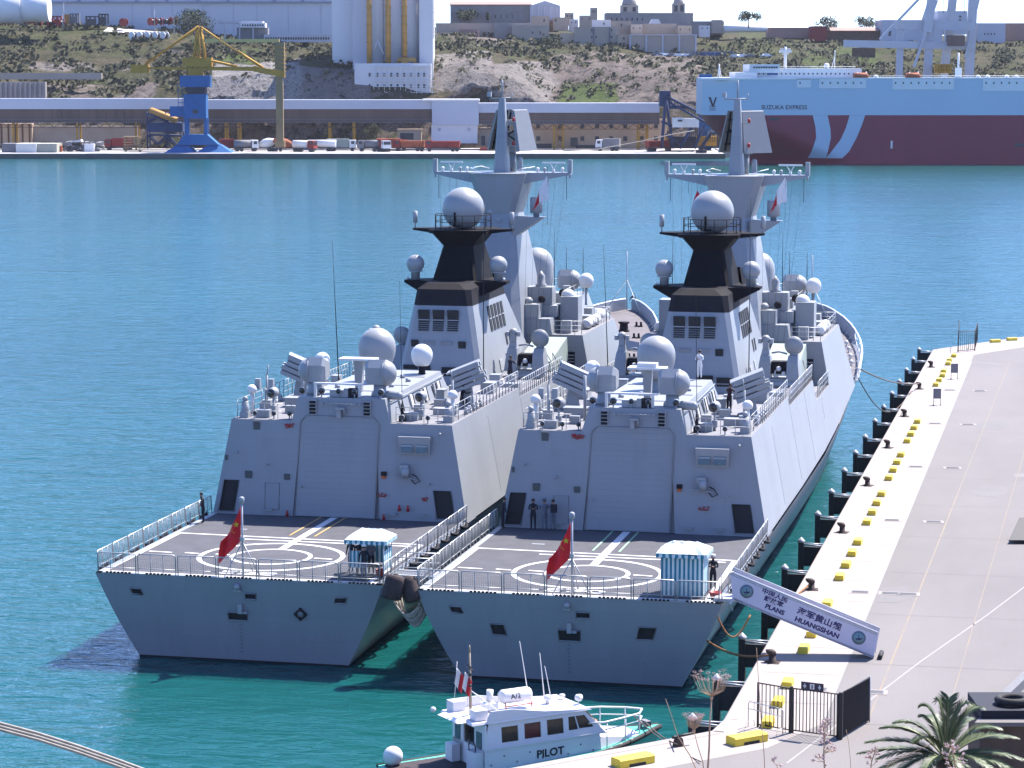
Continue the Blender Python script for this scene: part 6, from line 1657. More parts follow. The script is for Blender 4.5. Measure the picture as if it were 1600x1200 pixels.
ftree(732, 33, 17, 42, 1036, 'dark bushy tree in front of the skyline warehouse', 900, seed=3, trunk=.1)
ftree(763, 34, 18, 9, 1036, 'slim dark cypress before the skyline warehouse', 300, seed=4, name='cypress_tree', trunk=.05)
ftree(1168, 42, 17, 42, 1046, 'umbrella shaped tree standing clear on the skyline', 900, seed=5, trunk=.5)
ftree(1291, 43, 28, 50, 1062, 'rounded dark tree clump left of the brown barn roof', 900, seed=6, trunk=.1)
ftree(1352, 43, 27, 46, 1066, 'rounded dark tree behind the brown barn', 900, seed=7, trunk=.1)
ftree(868, 74, 57, 50, 980, 'spreading bush on the cliff edge below the houses', 700, seed=8, trunk=.1)
ftree(920, 78, 66, 14, 975, 'small round dark bush on the cliff edge', 260, seed=9, trunk=.1)
ftree(958, 84, 75, 24, 975, 'low bush under the pink apartment block', 260, seed=10, trunk=.1)
ftree(1568, 102, 76, 34, 960, 'dark clump of shrubs on the right slope', 500, seed=11, trunk=.1)
for i, (u, v1, v0, w) in enumerate(((508, 222, 193, 34), (535, 218, 195, 28), (575, 226, 195, 30), (588, 210, 193, 26), (552, 228, 212, 18))):
    ftree(u, v1, v0, w, 880, 'green tree under the gallery, ' + ('tallest at left', 'second from left', 'with drooping pale crown', 'dark one by the hut', 'small shrub at quay level')[i], 420, 'treeo', 20 + i, trunk=.15, ls=.6)
# bush cover on the slopes: one mass nobody could count
def scrub():
    R_ = random.Random(5); mb = MB()
    for k in range(9500):
        u = R_.uniform(-60, 1660); cy = R_.choice((R_.uniform(895, 960), R_.uniform(900, 1045)))
        sl_ = (hz(u, cy + 2) - hz(u, cy)) / 2
        if sl_ > .6 and R_.random() < .92: continue
        if mn.noise(Vector((u * .02, cy * .05, 0))) < -.12: continue
        vv = 100 + (30 - hz(u, cy)) * FPX / cy
        if any(a < u < c and d < vv < e and k > .4 for (a, c, d, e, k) in ((330, 580, 92, 160, 1), (684, 768, 80, 142, 1), (770, 865, 96, 162, 1), (860, 1095, 84, 166, 1))) and R_.random() < .72: continue
        z = hz(u, cy); x = X_(u, cy, z); s_ = R_.uniform(.5, 1.5)
        for j in range(7):
            p = Vector((x + R_.gauss(0, s_ * .6), cy + R_.gauss(0, s_ * .6), z + R_.uniform(.1, s_))); a = Vector((R_.gauss(0, 1), R_.gauss(0, 1), R_.gauss(0, 1))).normalized() * s_ * .5; b_ = a.orthogonal()
            mb.add([p - a, p + b_, p + a, p - b_], [(0, 1, 2, 3)])
    o = part('scrub', mb, 'scrubm', loc=tuple(CG), rot=PSI, kind='stuff')
scrub()
fm('gold2', (.72, .55, .2))
fm('yelf2', (.34, .24, .12), var=.15, scale=.3)
fm('blued', (.02, .05, .14), var=.3, scale=.5)
fm('redo', (.45, .12, .05), var=.2, scale=.6)
fm('contp', (.5, .5, .42), var=.05, scale=.5)
fm('oranp', (.42, .3, .16), var=.2, scale=1)
# ---------------------------------------------------------------- cranes and vehicles on the far quay
cb_ = 842
cr = FT('harbour_crane', 'blue and yellow slewing grain crane standing on the far quay', 'crane', 310, cb_, 1.65)
def Z_(v): return fz(v, cb_)
def Xc(u): return X_(u, cb_)
mb = MB()
for sx in (-1, 1):
    u0 = 291 if sx < 0 else 340
    mb.hexa([Vector(p) for p in ((Xc(u0 - 34), cb_ - 5, Z_(239)), (Xc(u0 + 16 if sx < 0 else u0 + 26), cb_ - 5, Z_(239)), (Xc(u0 + 16 if sx < 0 else u0 + 26), cb_ + 5, Z_(239)), (Xc(u0 - 34), cb_ + 5, Z_(239)), (Xc(u0 - 12), cb_ - 2, Z_(225)), (Xc(u0 + 4), cb_ - 2, Z_(225)), (Xc(u0 + 4), cb_ + 2, Z_(225)), (Xc(u0 - 12), cb_ + 2, Z_(225)))])
fpart('foot', mb, 'bluef', cr)
mb = MB(); mb.hexa([Vector(p) for p in ((Xc(278), cb_ - 3, Z_(226)), (Xc(343), cb_ - 3, Z_(226)), (Xc(343), cb_ + 3, Z_(226)), (Xc(278), cb_ + 3, Z_(226)), (Xc(289), cb_ - 3, Z_(210)), (Xc(325), cb_ - 3, Z_(210)), (Xc(325), cb_ + 3, Z_(210)), (Xc(289), cb_ + 3, Z_(210)))]); fpart('portal', mb, 'bluef', cr)
mb = MB()
for u in (290, 320): mb.box(Xc(u), Xc(u + 5), cb_ - 2.5, cb_ - 1.8, Z_(211), Z_(184)); mb.box(Xc(u), Xc(u + 5), cb_ + 1.8, cb_ + 2.5, Z_(211), Z_(184))
fpart('column', mb, 'bluef', cr)
mb = MB(); mb.box(Xc(289), Xc(324), cb_ - 3, cb_ + 3, Z_(185), Z_(147)); o = fpart('tower', mb, 'bluef', cr)
mb = MB(); mb.box(Xc(303), Xc(312), cb_ - 3.1, cb_ - 2.98, Z_(177), Z_(171)); part('window', mb, 'windark', o) if False else fpart('window', mb, 'windark', cr)
mb = MB(); mb.box(Xc(294), Xc(323), cb_ - 2.4, cb_ + 2.4, Z_(147), Z_(136)); fpart('slew_ring', mb, 'navyt', cr)
mb = MB(); mb.box(Xc(284), Xc(330), cb_ - 3.4, cb_ + 3.4, Z_(136), Z_(118)); fpart('machine_deck', mb, 'bluef', cr)
mb = MB()
for u in (280, 286):
    for v in (140, 150, 160, 170): mb.box(Xc(u), Xc(u + 9), cb_ - 1.5, cb_ + 1.5, Z_(v + 1), Z_(v))
    mb.rod((Xc(u), cb_ - 1.4, Z_(195)), (Xc(u), cb_ - 1.4, Z_(130)), .1, 4)
mb.box(Xc(267), Xc(290), cb_ - 2, cb_ + 2, Z_(182), Z_(166))
fpart('stair_tower', mb, 'bluef', cr)
mb = MB(); mb.box(Xc(296), Xc(318), cb_ - 2, cb_ + 2, Z_(118), Z_(108)); mb.box(Xc(288), Xc(333), cb_ - 2.4, cb_ + 2.4, Z_(104), Z_(90)); fpart('machine_house', mb, 'yelf', cr)
mb = MB(); mb.hexa([Vector(p) for p in ((Xc(232), cb_ - 1.6, Z_(108)), (Xc(400), cb_ - 1.6, Z_(111)), (Xc(400), cb_ + 1.6, Z_(111)), (Xc(232), cb_ + 1.6, Z_(108)), (Xc(232), cb_ - 1.6, Z_(105)), (Xc(400), cb_ - 1.6, Z_(104)), (Xc(400), cb_ + 1.6, Z_(104)), (Xc(232), cb_ + 1.6, Z_(105)))]); mb.hexa([Vector(p) for p in ((Xc(398), cb_ - 1.6, Z_(112)), (Xc(446), cb_ - 1.6, Z_(121)), (Xc(446), cb_ + 1.6, Z_(121)), (Xc(398), cb_ + 1.6, Z_(112)), (Xc(398), cb_ - 1.6, Z_(103)), (Xc(446), cb_ - 1.6, Z_(112)), (Xc(446), cb_ + 1.6, Z_(112)), (Xc(398), cb_ + 1.6, Z_(103)))]); fpart('boom', mb, 'yelf', cr)
mb = MB(); mb.box(Xc(207), Xc(234), cb_ - 2, cb_ + 2, Z_(114), Z_(101)); fpart('counterweight', mb, 'yelf', cr)
mb = MB()
for a, b, r in (((303, 107), (311, 42), .45), ((312, 107), (314, 42), .45), ((324, 107), (316, 42), .4), ((316, 107), (308, 60), .3), ((311, 44), (232, 97), .3), ((313, 41), (228, 101), .3), ((316, 42), (345, 62), .25), ((300, 88), (372, 104), .4), ((372, 80), (412, 106), .45), ((345, 63), (372, 80), .15)):
    for dy in (-1.3, 1.3): mb.rod((Xc(a[0]), cb_ + dy, Z_(a[1])), (Xc(b[0]), cb_ + dy * .6, Z_(b[1])), r, 5)
fpart('a_frame', mb, 'yelf', cr)
mb = MB(); mb.box(Xc(303), Xc(438), cb_ - .7, cb_ + .7, Z_(66), Z_(61)); fpart('tie_beam', mb, 'gold2', cr)
mb = MB(); mb.box(Xc(431), Xc(446), cb_ - 1.4, cb_ + 1.4, Z_(118), Z_(66)); mb.box(Xc(432), Xc(443), cb_ - 1.2, cb_ + 1.2, Z_(222), Z_(116)); mb.box(Xc(430), Xc(445), cb_ - 1.5, cb_ + 1.5, Z_(230), Z_(220)); o = fpart('unloading_leg', mb, 'yelf2', cr)
mb = MB()
for k in range(7): mb.rod((Xc(428), cb_ - 1.6, Z_(72 + k * 6)), (Xc(449), cb_ - 1.6, Z_(76 + k * 6)), .12, 4)
fpart('ladder', mb, 'yelf', cr)
# feeder conveyor beside the crane
fc = FT('feeder_conveyor', 'tilted yellow conveyor chute on a blue lattice stand left of the crane', 'conveyor', 250, 850, 1.65)
mb = MB()
for k in range(3): mb.cone((X_(236, 850), 848 + k * 2, fz(172, 850)), (X_(278, 850), 846 + k * 2, fz(188, 850)), .9, .9, 8)
fpart('chute', mb, 'oran', fc)
mb = MB()
for a, b in (((232, 174), (232, 232)), ((262, 178), (262, 232)), ((285, 205), (285, 232)), ((232, 192), (285, 192)), ((232, 210), (285, 212)), ((232, 210), (247, 226)), ((262, 210), (247, 226)), ((262, 212), (275, 228)), ((232, 176), (262, 190)), ((262, 176), (232, 190))):
    for y in (847, 853): mb.rod((X_(a[0], 850), y, fz(a[1], 850)), (X_(b[0], 850), y, fz(b[1], 850)), .28, 4)
mb.box(X_(232, 850), X_(287, 850), 847, 853, fz(206, 850), fz(193, 850))
fpart('lattice_stand', mb, 'blued', fc)
# trucks
def truck(u, cy, L_, cab, body, kind, rot, lab):
    p = V(X_(u, cy, 3), cy, 1.66)
    r = thing('lorry', lab, 'lorry', tuple(p), PSI + rot, 'lorries parked along the far quay'); r.scale = (1.15, 1.15, 1.25)
    mb = MB(); mb.taper(.9, (L_ / 2 - 2.0, L_ / 2, -1.2, 1.2), 2.9, (L_ / 2 - 2.0, L_ / 2 - .25, -1.15, 1.15)); part('cab', mb, cab, r)
    mb = MB(); mb.box(L_ / 2 - .2, L_ / 2 - .02, -1.0, 1.0, 1.85, 2.6); mb.box(L_ / 2 - 1.5, L_ / 2 - .6, -1.22, -1.19, 1.9, 2.6); mb.box(L_ / 2 - 1.5, L_ / 2 - .6, 1.19, 1.22, 1.9, 2.6); part('window', mb, 'windark', r)
    mb = MB(); mb.box(-L_ / 2, L_ / 2 - .3, -1.0, 1.0, .7, .95); part('chassis', mb, 'windark', r)
    mb = MB()
    for x in (L_ / 2 - 1.2, -L_ / 2 + .9, -L_ / 2 + 2.1): mb.cone((x, -1.2, .5), (x, 1.2, .5), .52, .52, 12)
    part('wheels', mb, 'windark', r)
    mb = MB(); a, b = -L_ / 2, L_ / 2 - 2.2
    if kind == 'tip':
        mb.taper(1.1, (a + .3, b, -1.1, 1.1), 2.7, (a, b, -1.3, 1.3))
        for k in range(6): mb.box(a + .3 + (b - a) * k / 6, a + .45 + (b - a) * k / 6, -1.4, 1.4, 1.2, 2.65)
    elif kind == 'tank': mb.cone((a, 0, 1.95), (b, 0, 1.95), 1.05, 1.05, 14)
    elif kind == 'mix': mb.lathe(((a + b) / 2, 0, 2.1), [(.5, -(b - a) / 2), (1.3, -.5), (1.3, .7), (.6, (b - a) / 2)], 14, axis=Vector((1, 0, -.25)))
    elif kind == 'box': mb.box(a, b, -1.2, 1.2, 1.0, 3.2)
    part({'tip': 'tipper_body', 'tank': 'tank', 'mix': 'mixer_drum', 'box': 'load_box'}[kind], mb, body, r)
for a in ((360, 852, 6, 'redf', 'redf', 'box', .3, 'red cab lorry just right of the blue crane'), (385, 850, 7, 'whitef', 'greyf', 'tank', .2, 'dark lorry with white nose right of the blue crane'),
          (412, 852, 8, 'whitef', 'whitef', 'mix', 2.9, 'pale cement mixer left of the crane leg'), (450, 850, 8.5, 'greyf', 'redo', 'mix', .1, 'orange red mixer right of the crane leg'),
          (476, 846, 7, 'redf', 'whitef', 'tank', -.4, 'lorry with red cab and white tank'), (503, 852, 8.5, 'whitef', 'whitef', 'tank', 2.9, 'white tanker lorry in the middle of the row'),
          (534, 853, 8.5, 'whitef', 'palegreen', 'box', 0, 'lorry with white cab facing right, closing the left row'), (578, 850, 7, 'greyf', 'greyf', 'tank', 3.0, 'dark blue grey tank lorry starting the right row'),
          (600, 848, 6, 'whitef', 'redf', 'box', -1.2, 'white cab lorry seen from the front in the right row'), (640, 853, 9, 'redf', 'redo', 'tip', 3.0, 'long red brown tipper lorry'),
          (692, 850, 10, 'redf', 'redf', 'tip', 3.05, 'bright red tipper lorry before the transfer tower'), (950, 856, 7, 'whitef', 'greyf', 'box', 2.9, 'white cab lorry standing alone before the peach building'),
          (186, 862, 8, 'redf', 'redf', 'box', 3.1, 'dark red lorry behind the timber stack'), (1030, 852, 8, 'redf', 'redf', 'tip', .4, 'red machine lorry beside the blue loader crane'), (613, 858, 9, 'redf', 'redo', 'box', .0, 'red lorry behind the white cab in the right row')):
    truck(*a)
# containers and stacks at left
for i, (u0, u1, m_) in enumerate(((24, 56, 'contw'), (57, 88, 'contp'), (2, 24, 'greyf'))):
    c = FT('shipping_container', ('white shipping container with a red mark, nearest the quay edge', 'cream shipping container right of the white one', 'dark grey container at the far left edge')[i], 'container', (u0 + u1) / 2, 838 + i * 1.0, 1.66)
    cy = 838 + i * 1.0
    mb = MB(); x0, x1 = X_(u0, cy), X_(u1, cy); mb.box(x0, x1, cy, cy + (10 if i < 2 else 7), 1.7, 4.5); fpart('shell', mb, m_, c)
    for k in range(12):
        mb = MB(); x = x0 + (x1 - x0) * (k + .5) / 12; mb.box(x - .12, x + .12, cy - .06, cy + .02, 1.8, 4.4); fpart('corrugation', mb, m_, c)
c = FT('timber_stack', 'yellowish stack of timber pallets left of the blue crane', 'timber stack', 207, 848, 1.66)
for k in range(6):
    mb = MB(); z = 1.7 + k * .85; mb.box(X_(192, 848), X_(222 - (k > 4) * 6, 848), 848, 851, z + .25, z + .6); mb.box(X_(194, 848), X_(196, 848), 848, 851, z, z + .25); mb.box(X_(216, 848), X_(218, 848), 848, 851, z, z + .25); fpart('pallet', mb, 'oranp', c)
c = FT('rubble_heap', 'heap of scrap with blue white sheet beside the containers', 'scrap heap', 125, 850, 1.66)
mb = MB(); R_ = random.Random(3)
for k in range(60):
    x = X_(92 + 68 * R_.random(), 850); t = R_.random(); mb.cbox((x, 850 + R_.uniform(-2, 2), 1.9 + t * 2.6), (R_.uniform(.6, 2.6), R_.uniform(.5, 2), R_.uniform(.3, 1.2)), (R_.uniform(-.5, .5), R_.uniform(-.5, .5), R_.uniform(0, 3)))
fpart('debris', mb, 'greyf', c, kind='stuff')
mb = MB(); mb.hexa([Vector(p) for p in ((X_(110, 848), 847, 4.7), (X_(128, 848), 847, 4.8), (X_(128, 848), 851, 4.8), (X_(110, 848), 851, 4.7), (X_(112, 848), 847, 5.0), (X_(126, 848), 847, 5.6), (X_(126, 848), 851, 5.6), (X_(112, 848), 851, 5.0))]); fpart('sheet', mb, 'galw', c)
mb = MB(); mb.box(X_(131, 846), X_(146, 846), 846, 849, 1.7, 4.2); fpart('cabin', mb, 'whitef', c)
mb = MB(); mb.cbox((X_(92, 845), 845, 2.7), (1.8, 1.6, 2.0)); fpart('orange_drum', mb, 'redo', c)
# low grey materials between lorries and shed, right part of quay
for i, (u0, u1, v) in enumerate(((750, 800, 226), (806, 830, 222))):
    c = FT('pipe_stack', ('low stack of pale and red pipes right of the transfer tower', 'white low block behind the mast of the left warship')[i], 'stack', (u0 + u1) / 2, 856, 1.66)
    mb = MB()
    for k in range(4): mb.cone((X_(u0, 856), 856 + k, 2.1 + .3 * (k % 2)), (X_(u1, 856), 856 + k, 2.1 + .3 * (k % 2)), .4, .4, 8)
    fpart('pipes', mb, ('redf', 'whitef')[i], c)
# dark blue loader at the quay end
ld = FT('loader_crane', 'dark blue lattice ship loader at the end of the gallery', 'crane', 1060, 850, 1.66)
mb = MB()
for a, b in (((1034, 232), (1040, 150)), ((1052, 232), (1040, 150)), ((1040, 150), (1110, 185)), ((1046, 160), (1108, 195)), ((1062, 232), (1080, 200)), ((1085, 232), (1100, 195)), ((1034, 190), (1060, 200)), ((1040, 210), (1062, 225)), ((1095, 236), (1110, 205)), ((1110, 205), (1125, 210))):
    for y in (848, 852): mb.rod((X_(a[0], 850), y, fz(a[1], 850)), (X_(b[0], 850), y, fz(b[1], 850)), .42, 5)
mb.box(X_(1030, 850), X_(1047, 850), 848, 852, fz(166, 850), fz(142, 850)); mb.box(X_(1045, 850), X_(1075, 850), 848, 853, fz(170, 850), fz(150, 850) - 3)
fpart('lattice', mb, 'blued', ld)
mb = MB()
for k in range(14): mb.rod((X_(1046 + k * 5, 850), 847.8, fz(152 + k * 2.6, 850)), (X_(1051 + k * 5, 850), 847.8, fz(166 + k * 2.0, 850)), .15, 3)
for k in range(14): mb.rod((X_(1078 + k * 3, 850), 850, fz(222, 850)), (X_(1078 + k * 3, 850), 850, fz(200, 850)), .12, 3)
fpart('bracing', mb, 'navyt', ld, kind='stuff')
mb = MB(); rbox(mb, 1051, 1068, 184, 199, 846, 4); rbox(mb, 1068, 1092, 185, 199, 848, 4); o = fpart('control_cabin', mb, 'whitef', ld)
mb = MB(); rbox(mb, 1059, 1066, 187, 190, 845.8, .2); fpart('window', mb, 'windark', ld)
mb = MB(); rbox(mb, 1040, 1120, 213, 228, 858, 5); fpart('yellow_hopper', mb, 'yelf', ld)
mb = MB(); rbox(mb, 1045, 1088, 213, 232, 852, 4); fpart('dark_hopper', mb, 'navyt', ld)
bd = FT('bollard', 'dark kinked quay bollard arm at the end of the far quay', 'bollard', 1095, 836, 1.66)
mb = MB(); mb.tube([(X_(1096, 836), 836, 1.7), (X_(1098, 836), 836, fz(226, 836)), (X_(1108, 836), 836, fz(214, 836)), (X_(1112, 836), 836, fz(205, 836))], .55, 6); mb.box(X_(1088, 836), X_(1104, 836), 834, 838, 1.66, 2.6); fpart('arm', mb, 'navyt', bd)
bh = FT('blue_tank', 'bright blue box tank standing behind the bow of the red and blue ship', 'tank', 1103, 862, 2)
mb = MB(); rbox(mb, 1093, 1112, 116, 240, 862, 5); fpart('shell', mb, 'bluef', bh)
cy = 846
rpt = FT('mooring_rope', 'pale sagging mooring rope from the far quay towards the blue loader', 'rope', 900, 840, 1.7)
mb = MB(); mb.tube([(X_(u, 840), 840, fz(v, 840)) for u, v in ((880, 236), (935, 233), (1000, 221), (1050, 210), (1085, 204))], .13, 4); fpart('rope', mb, 'rope2', rpt)

# ---------------------------------------------------------------- car carrier
cyC = 784.0
cc_ = FT('car_carrier', 'large light blue and dark red car carrier ship moored at the far right', 'cargo ship', 1350, cyC + 16, 0)
xb = X_(1093, cyC + 14, 20)       # stem at the deck
zT = fz(122, cyC); zM = fz(180, cyC); XE = 190.0
def hb(x, z):
    """half breadth of the hull at distance x aft of the stem and height z"""
    t = max(0., min(1., z / zM))
    st = (1 - t) ** 1.1 * 15.0                      # raked stem
    full = 16.0
    ln_ = 34 - 22 * t                                # entrance length
    s = (x - st) / ln_
    if s <= 0: return 0.02
    s = min(1, s)
    return full * (math.sin(s * PI / 2) ** (1.15 - .5 * t)) if s < 1 else full
def hpt(x, z, off=0.): return Vector((xb + x, cyC + 16 - hb(x, z) - off, z))
xs = [i * 1.0 for i in range(0, 52)] + [60, 80, 120, 160]
zs_ = [-1, 0, 2, 4, 6, 8, 10, 12, zM]
def stem(z): return max(0, 1 - max(0, z) / zM) ** 1.1 * 15.0
def hp2(x, z):
    s = stem(z); return hpt(s + x * (1 - s / 160.0), max(0, z)) + Vector((0, 0, min(0, z)))
for sg in (1, -1):
    mb = MB()
    mb.loft([[Vector((p.x, (cyC + 16) + (p.y - cyC - 16) * sg, p.z)) for p in [hp2(x, z) for z in zs_]] for x in xs], closed=False, smooth=True)
    fpart('lower_hull', mb, 'carr', cc_)
mb = MB(); mb.add([(xb + x, cyC + 16 - hb(x, zM), zM) for x in xs] + [(xb + x, cyC + 16 + hb(x, zM), zM) for x in reversed(xs)], [tuple(range(2 * len(xs)))]); fpart('flare_deck', mb, 'carr', cc_)
def ub(x):
    return 12.5 + 3.5 * min(1, x / 12.0) if x > 0 else 12.5
mb = MB()
xs2 = [0, 1, 3, 6, 12, 30, 60, 100, 160]
ring = []
def zt(x): return zT + (.0 if x < 30 else -.012 * 0)
front = []
for zz in (zM + .01, zT):
    pass
out = [(xb + x, cyC + 16 - ub(x)) for x in xs2] + [(xb + x, cyC + 16 + ub(x)) for x in reversed(xs2)]
mb.prism([(x, y, zM) for x, y in out], (0, 0, zT - zM)); uh = fpart('upper_hull', mb, 'carb', cc_)
# white cut-outs along the sheer, upper works
def cwhite(u0, u1, v0, v1, nm='white_panel', m_='whitef', off=.12):
    mb = MB(); mb.box(X_(u0, cyC), X_(u1, cyC), cyC - off, cyC + .3, fz(v1, cyC), fz(v0, cyC)); return fpart(nm, mb, m_, cc_)
cwhite(1092, 1268, 122.2, 124.5, 'sheer_rail')
for u0, u1, v1 in ((1244, 1266, 137), (1279, 1352, 138), (1393, 1489, 140), (1534, 1640, 142)):
    cwhite(u0, u1, 122.4, v1)
    for k in range(int((u1 - u0) / 12)):
        cwhite(u0 + 4 + k * 12, u0 + 6 + k * 12, 128, 131, 'porthole', 'windark', .2)
cwhite(1268, 1660, 121.5, 123.2, 'deck_edge')
mb = MB(); rbox(mb, 1180, 1345, 107, 122, cyC + 4, 20); dh_ = fpart('deckhouse', mb, 'whitef', cc_)
mb = MB(); rbox(mb, 1170, 1217, 100.5, 114, cyC + 3, 22); fpart('bridge', mb, 'whitef', cc_)
mb = MB(); rbox(mb, 1148, 1182, 113, 124, cyC + 2, 22); fpart('forward_house', mb, 'whitef', cc_)
mb = MB(); rbox(mb, 1120, 1175, 121, 125, cyC + 1, 22); fpart('breakwater', mb, 'whitef', cc_)
for i in range(10):
    mb = MB(); rbox(mb, 1176 + i * 3.9, 1178.8 + i * 3.9, 104, 106.5, cyC + 2.8, .3); fpart('bridge_window', mb, 'windark', cc_)
for i in range(22):
    mb = MB(); rbox(mb, 1184 + i * 7, 1186 + i * 7, 114, 116.5, cyC + 3.8, .3); fpart('porthole', mb, 'windark', cc_)
mb = MB(); rbox(mb, 1198, 1214, 112, 117, cyC + 3.7, .3); fpart('blue_panel', mb, 'bluef', cc_)
mb = MB()
for i in range(34): mb.rod((X_(1172 + i * 5, cyC), cyC + 3, fz(107, cyC)), (X_(1172 + i * 5, cyC), cyC + 3, fz(104, cyC)), .06, 3)
mb.rod((X_(1172, cyC), cyC + 3, fz(104.2, cyC)), (X_(1337, cyC), cyC + 3, fz(104.2, cyC)), .07, 4)
for i in range(60): mb.rod((X_(1350 + i * 5, cyC), cyC + 1, fz(122, cyC)), (X_(1350 + i * 5, cyC), cyC + 1, fz(118.5, cyC)), .06, 3)
mb.rod((X_(1350, cyC), cyC + 1, fz(118.6, cyC)), (X_(1650, cyC), cyC + 1, fz(118.6, cyC)), .08, 4)
fpart('deck_railing', mb, 'whitef', cc_)
def mast(u, v0, v1, r, cross=()):
    mb = MB(); mb.rod((X_(u, cyC), cyC + 10, fz(v1, cyC)), (X_(u, cyC), cyC + 10, fz(v0, cyC)), r, 6)
    for v, w in cross: mb.box(X_(u - w, cyC), X_(u + w, cyC), cyC + 9.8, cyC + 10.2, fz(v, cyC) - .15, fz(v, cyC) + .15); 
    return mb
fpart('radar_mast', mast(1231, 73, 108, .45, ((73, 2), (76, 8), (80, 8), (84, 5))).box(X_(1222, cyC), X_(1240, cyC), cyC + 9, cyC + 11, fz(82, cyC), fz(78, cyC)), 'whitef', cc_)
fpart('foremast', mast(1127, 100, 124, .2, ((108, 2),)).rod((X_(1124, cyC), cyC + 10, fz(124, cyC)), (X_(1127, cyC), cyC + 10, fz(104, cyC)), .12, 4).rod((X_(1131, cyC), cyC + 10, fz(124, cyC)), (X_(1127, cyC), cyC + 10, fz(104, cyC)), .12, 4), 'whitef', cc_)
fpart('deck_mast', mast(1309, 78, 108, .12).rod((X_(1304, cyC), cyC + 10, fz(108, cyC)), (X_(1309, cyC), cyC + 10, fz(88, cyC)), .12, 4), 'whitef', cc_)
fpart('aft_mast', mast(1504, 82, 122, .3, ((100, 2), (110, 4))).box(X_(1500, cyC), X_(1509, cyC), cyC + 9, cyC + 11, fz(124, cyC), fz(106, cyC)), 'whitef', cc_)
mb = MB(); mb.ball((X_(1295, cyC), cyC + 8, fz(103, cyC)), .9, 10, 6); fpart('satellite_dome', mb, 'whitef', cc_)
for i, u in enumerate((1344, 1425)):
    mb = MB(); mb.loft([[Vector((X_(u, cyC) + dx, cyC + 1 + 1.3 * math.cos(a) * s, fz(119, cyC) + 1.1 * math.sin(a) * s)) for a in [2 * PI * k / 10 for k in range(10)]] for dx, s in ((-2.3, .3), (-1.7, .95), (1.7, 1), (2.4, .35))], smooth=True); fpart('lifeboat', mb, 'redo', cc_)
    mb = MB(); mb.rod((X_(u - 14, cyC), cyC + 1, fz(128, cyC)), (X_(u - 4, cyC), cyC + 1, fz(113, cyC)), .2, 5); mb.rod((X_(u + 12, cyC), cyC + 1, fz(122, cyC)), (X_(u + 8, cyC), cyC + 1, fz(112, cyC)), .2, 5); fpart('davit', mb, 'whitef', cc_)
for u in (1370, 1545, 1575, 1590, 1530):
    mb = MB(); mb.ball((X_(u, cyC), cyC + 4, fz(121, cyC)), .8, 8, 5); fpart('deck_vent', mb, 'whitef', cc_)
# painted curved bands on the lower hull (follow the plating, 6 cm proud)
def band(pts_l, pts_r):
    mb = MB(); n = 26; rows = []
    def ip(pts, t):
        v = 180 + (247 - 180) * t
        for (u0, v0), (u1, v1) in zip(pts[:-1], pts[1:]):
            if v0 <= v <= v1: return u0 + (u1 - u0) * (v - v0) / (v1 - v0), v
        return pts[-1][0], v
    for i in range(n + 1):
        ul, v = ip(pts_l, i / n); ur, v = ip(pts_r, i / n); row = []
        for k in range(9):
            u = ul + (ur - ul) * k / 8; z = fz(v, cyC + 2); x = X_(u, cyC + 2, 8) - xb
            row.append(hpt(x, max(.2, min(z, zM - .01)), .07))
        rows.append(row)
    mb.loft(rows, closed=False, smooth=True); fpart('painted_band', mb, 'carb', cc_)
band([(1268, 179), (1273, 200), (1274, 215), (1268, 235), (1263, 248)], [(1291, 179), (1296, 200), (1297, 215), (1294, 230), (1290, 248)])
band([(1326, 179), (1320, 200), (1312, 218), (1297, 238), (1289, 248)], [(1350, 179), (1345, 195), (1337, 215), (1326, 236), (1314, 248)])
cm_ = Matrix.Translation(Vector((0, 0, 0)))
def far_text(body, size, m_, u, v, cy, par, bold=.02, xs=1.0, name='lettering'):
    mi = (Matrix.Translation(CG) @ Matrix.Rotation(PSI, 4, 'Z')).inverted() @ Matrix.Translation(par.location)
    loc = Vector((X_(u, cy), cy, fz(v, cy))) - mi.translation
    return text_part(name, body, size, m_, par, frame(loc, (1, 0, 0), (0, 0, 1)), bold=bold, xs=xs)
far_text('SUZUKA EXPRESS', 1.75, 'navyt', 1225, 168, cyC - .05, cc_, .02, 1.0)
mb = MB(); yv = cyC - .02 + 0
def bowy(x): return cyC + 16 - ub(x)
def vq(pts):
    o = []
    for u, v in pts:
        x = X_(u, cyC + 2, 18) - xb; o.append(Vector((xb + x, bowy(x) - .08, fz(v, cyC + 2))))
    return o
for pts in (((1107, 152), (1111, 152), (1115.5, 167), (1113, 167)), ((1113, 167), (1115.5, 167), (1120, 152), (1117.5, 152))): mb.add(vq(pts), [(0, 1, 2, 3)])
for v in (165.5, 168.5, 171.5): mb.add(vq(((1108, v), (1119, v), (1118, v + 1), (1109, v + 1))), [(0, 1, 2, 3)])
fpart('bow_emblem', mb, 'navyt', cc_)
mb = MB(); mb.add([hpt(X_(u, cyC + 4, 12) - xb, fz(v, cyC), .1) for u, v in ((1200, 184), (1216, 184), (1216, 188), (1200, 188))], [(0, 1, 2, 3)]); fpart('anchor_recess', mb, 'windark', cc_)
cwhite(1586, 1600, 224, 229, 'hull_opening', 'windark')
mb = MB(); mb.box(X_(1392, cyC), X_(1395, cyC), cyC - .1, cyC, fz(232, cyC), fz(220, cyC)); fpart('draught_mark', mb, 'whitef', cc_)

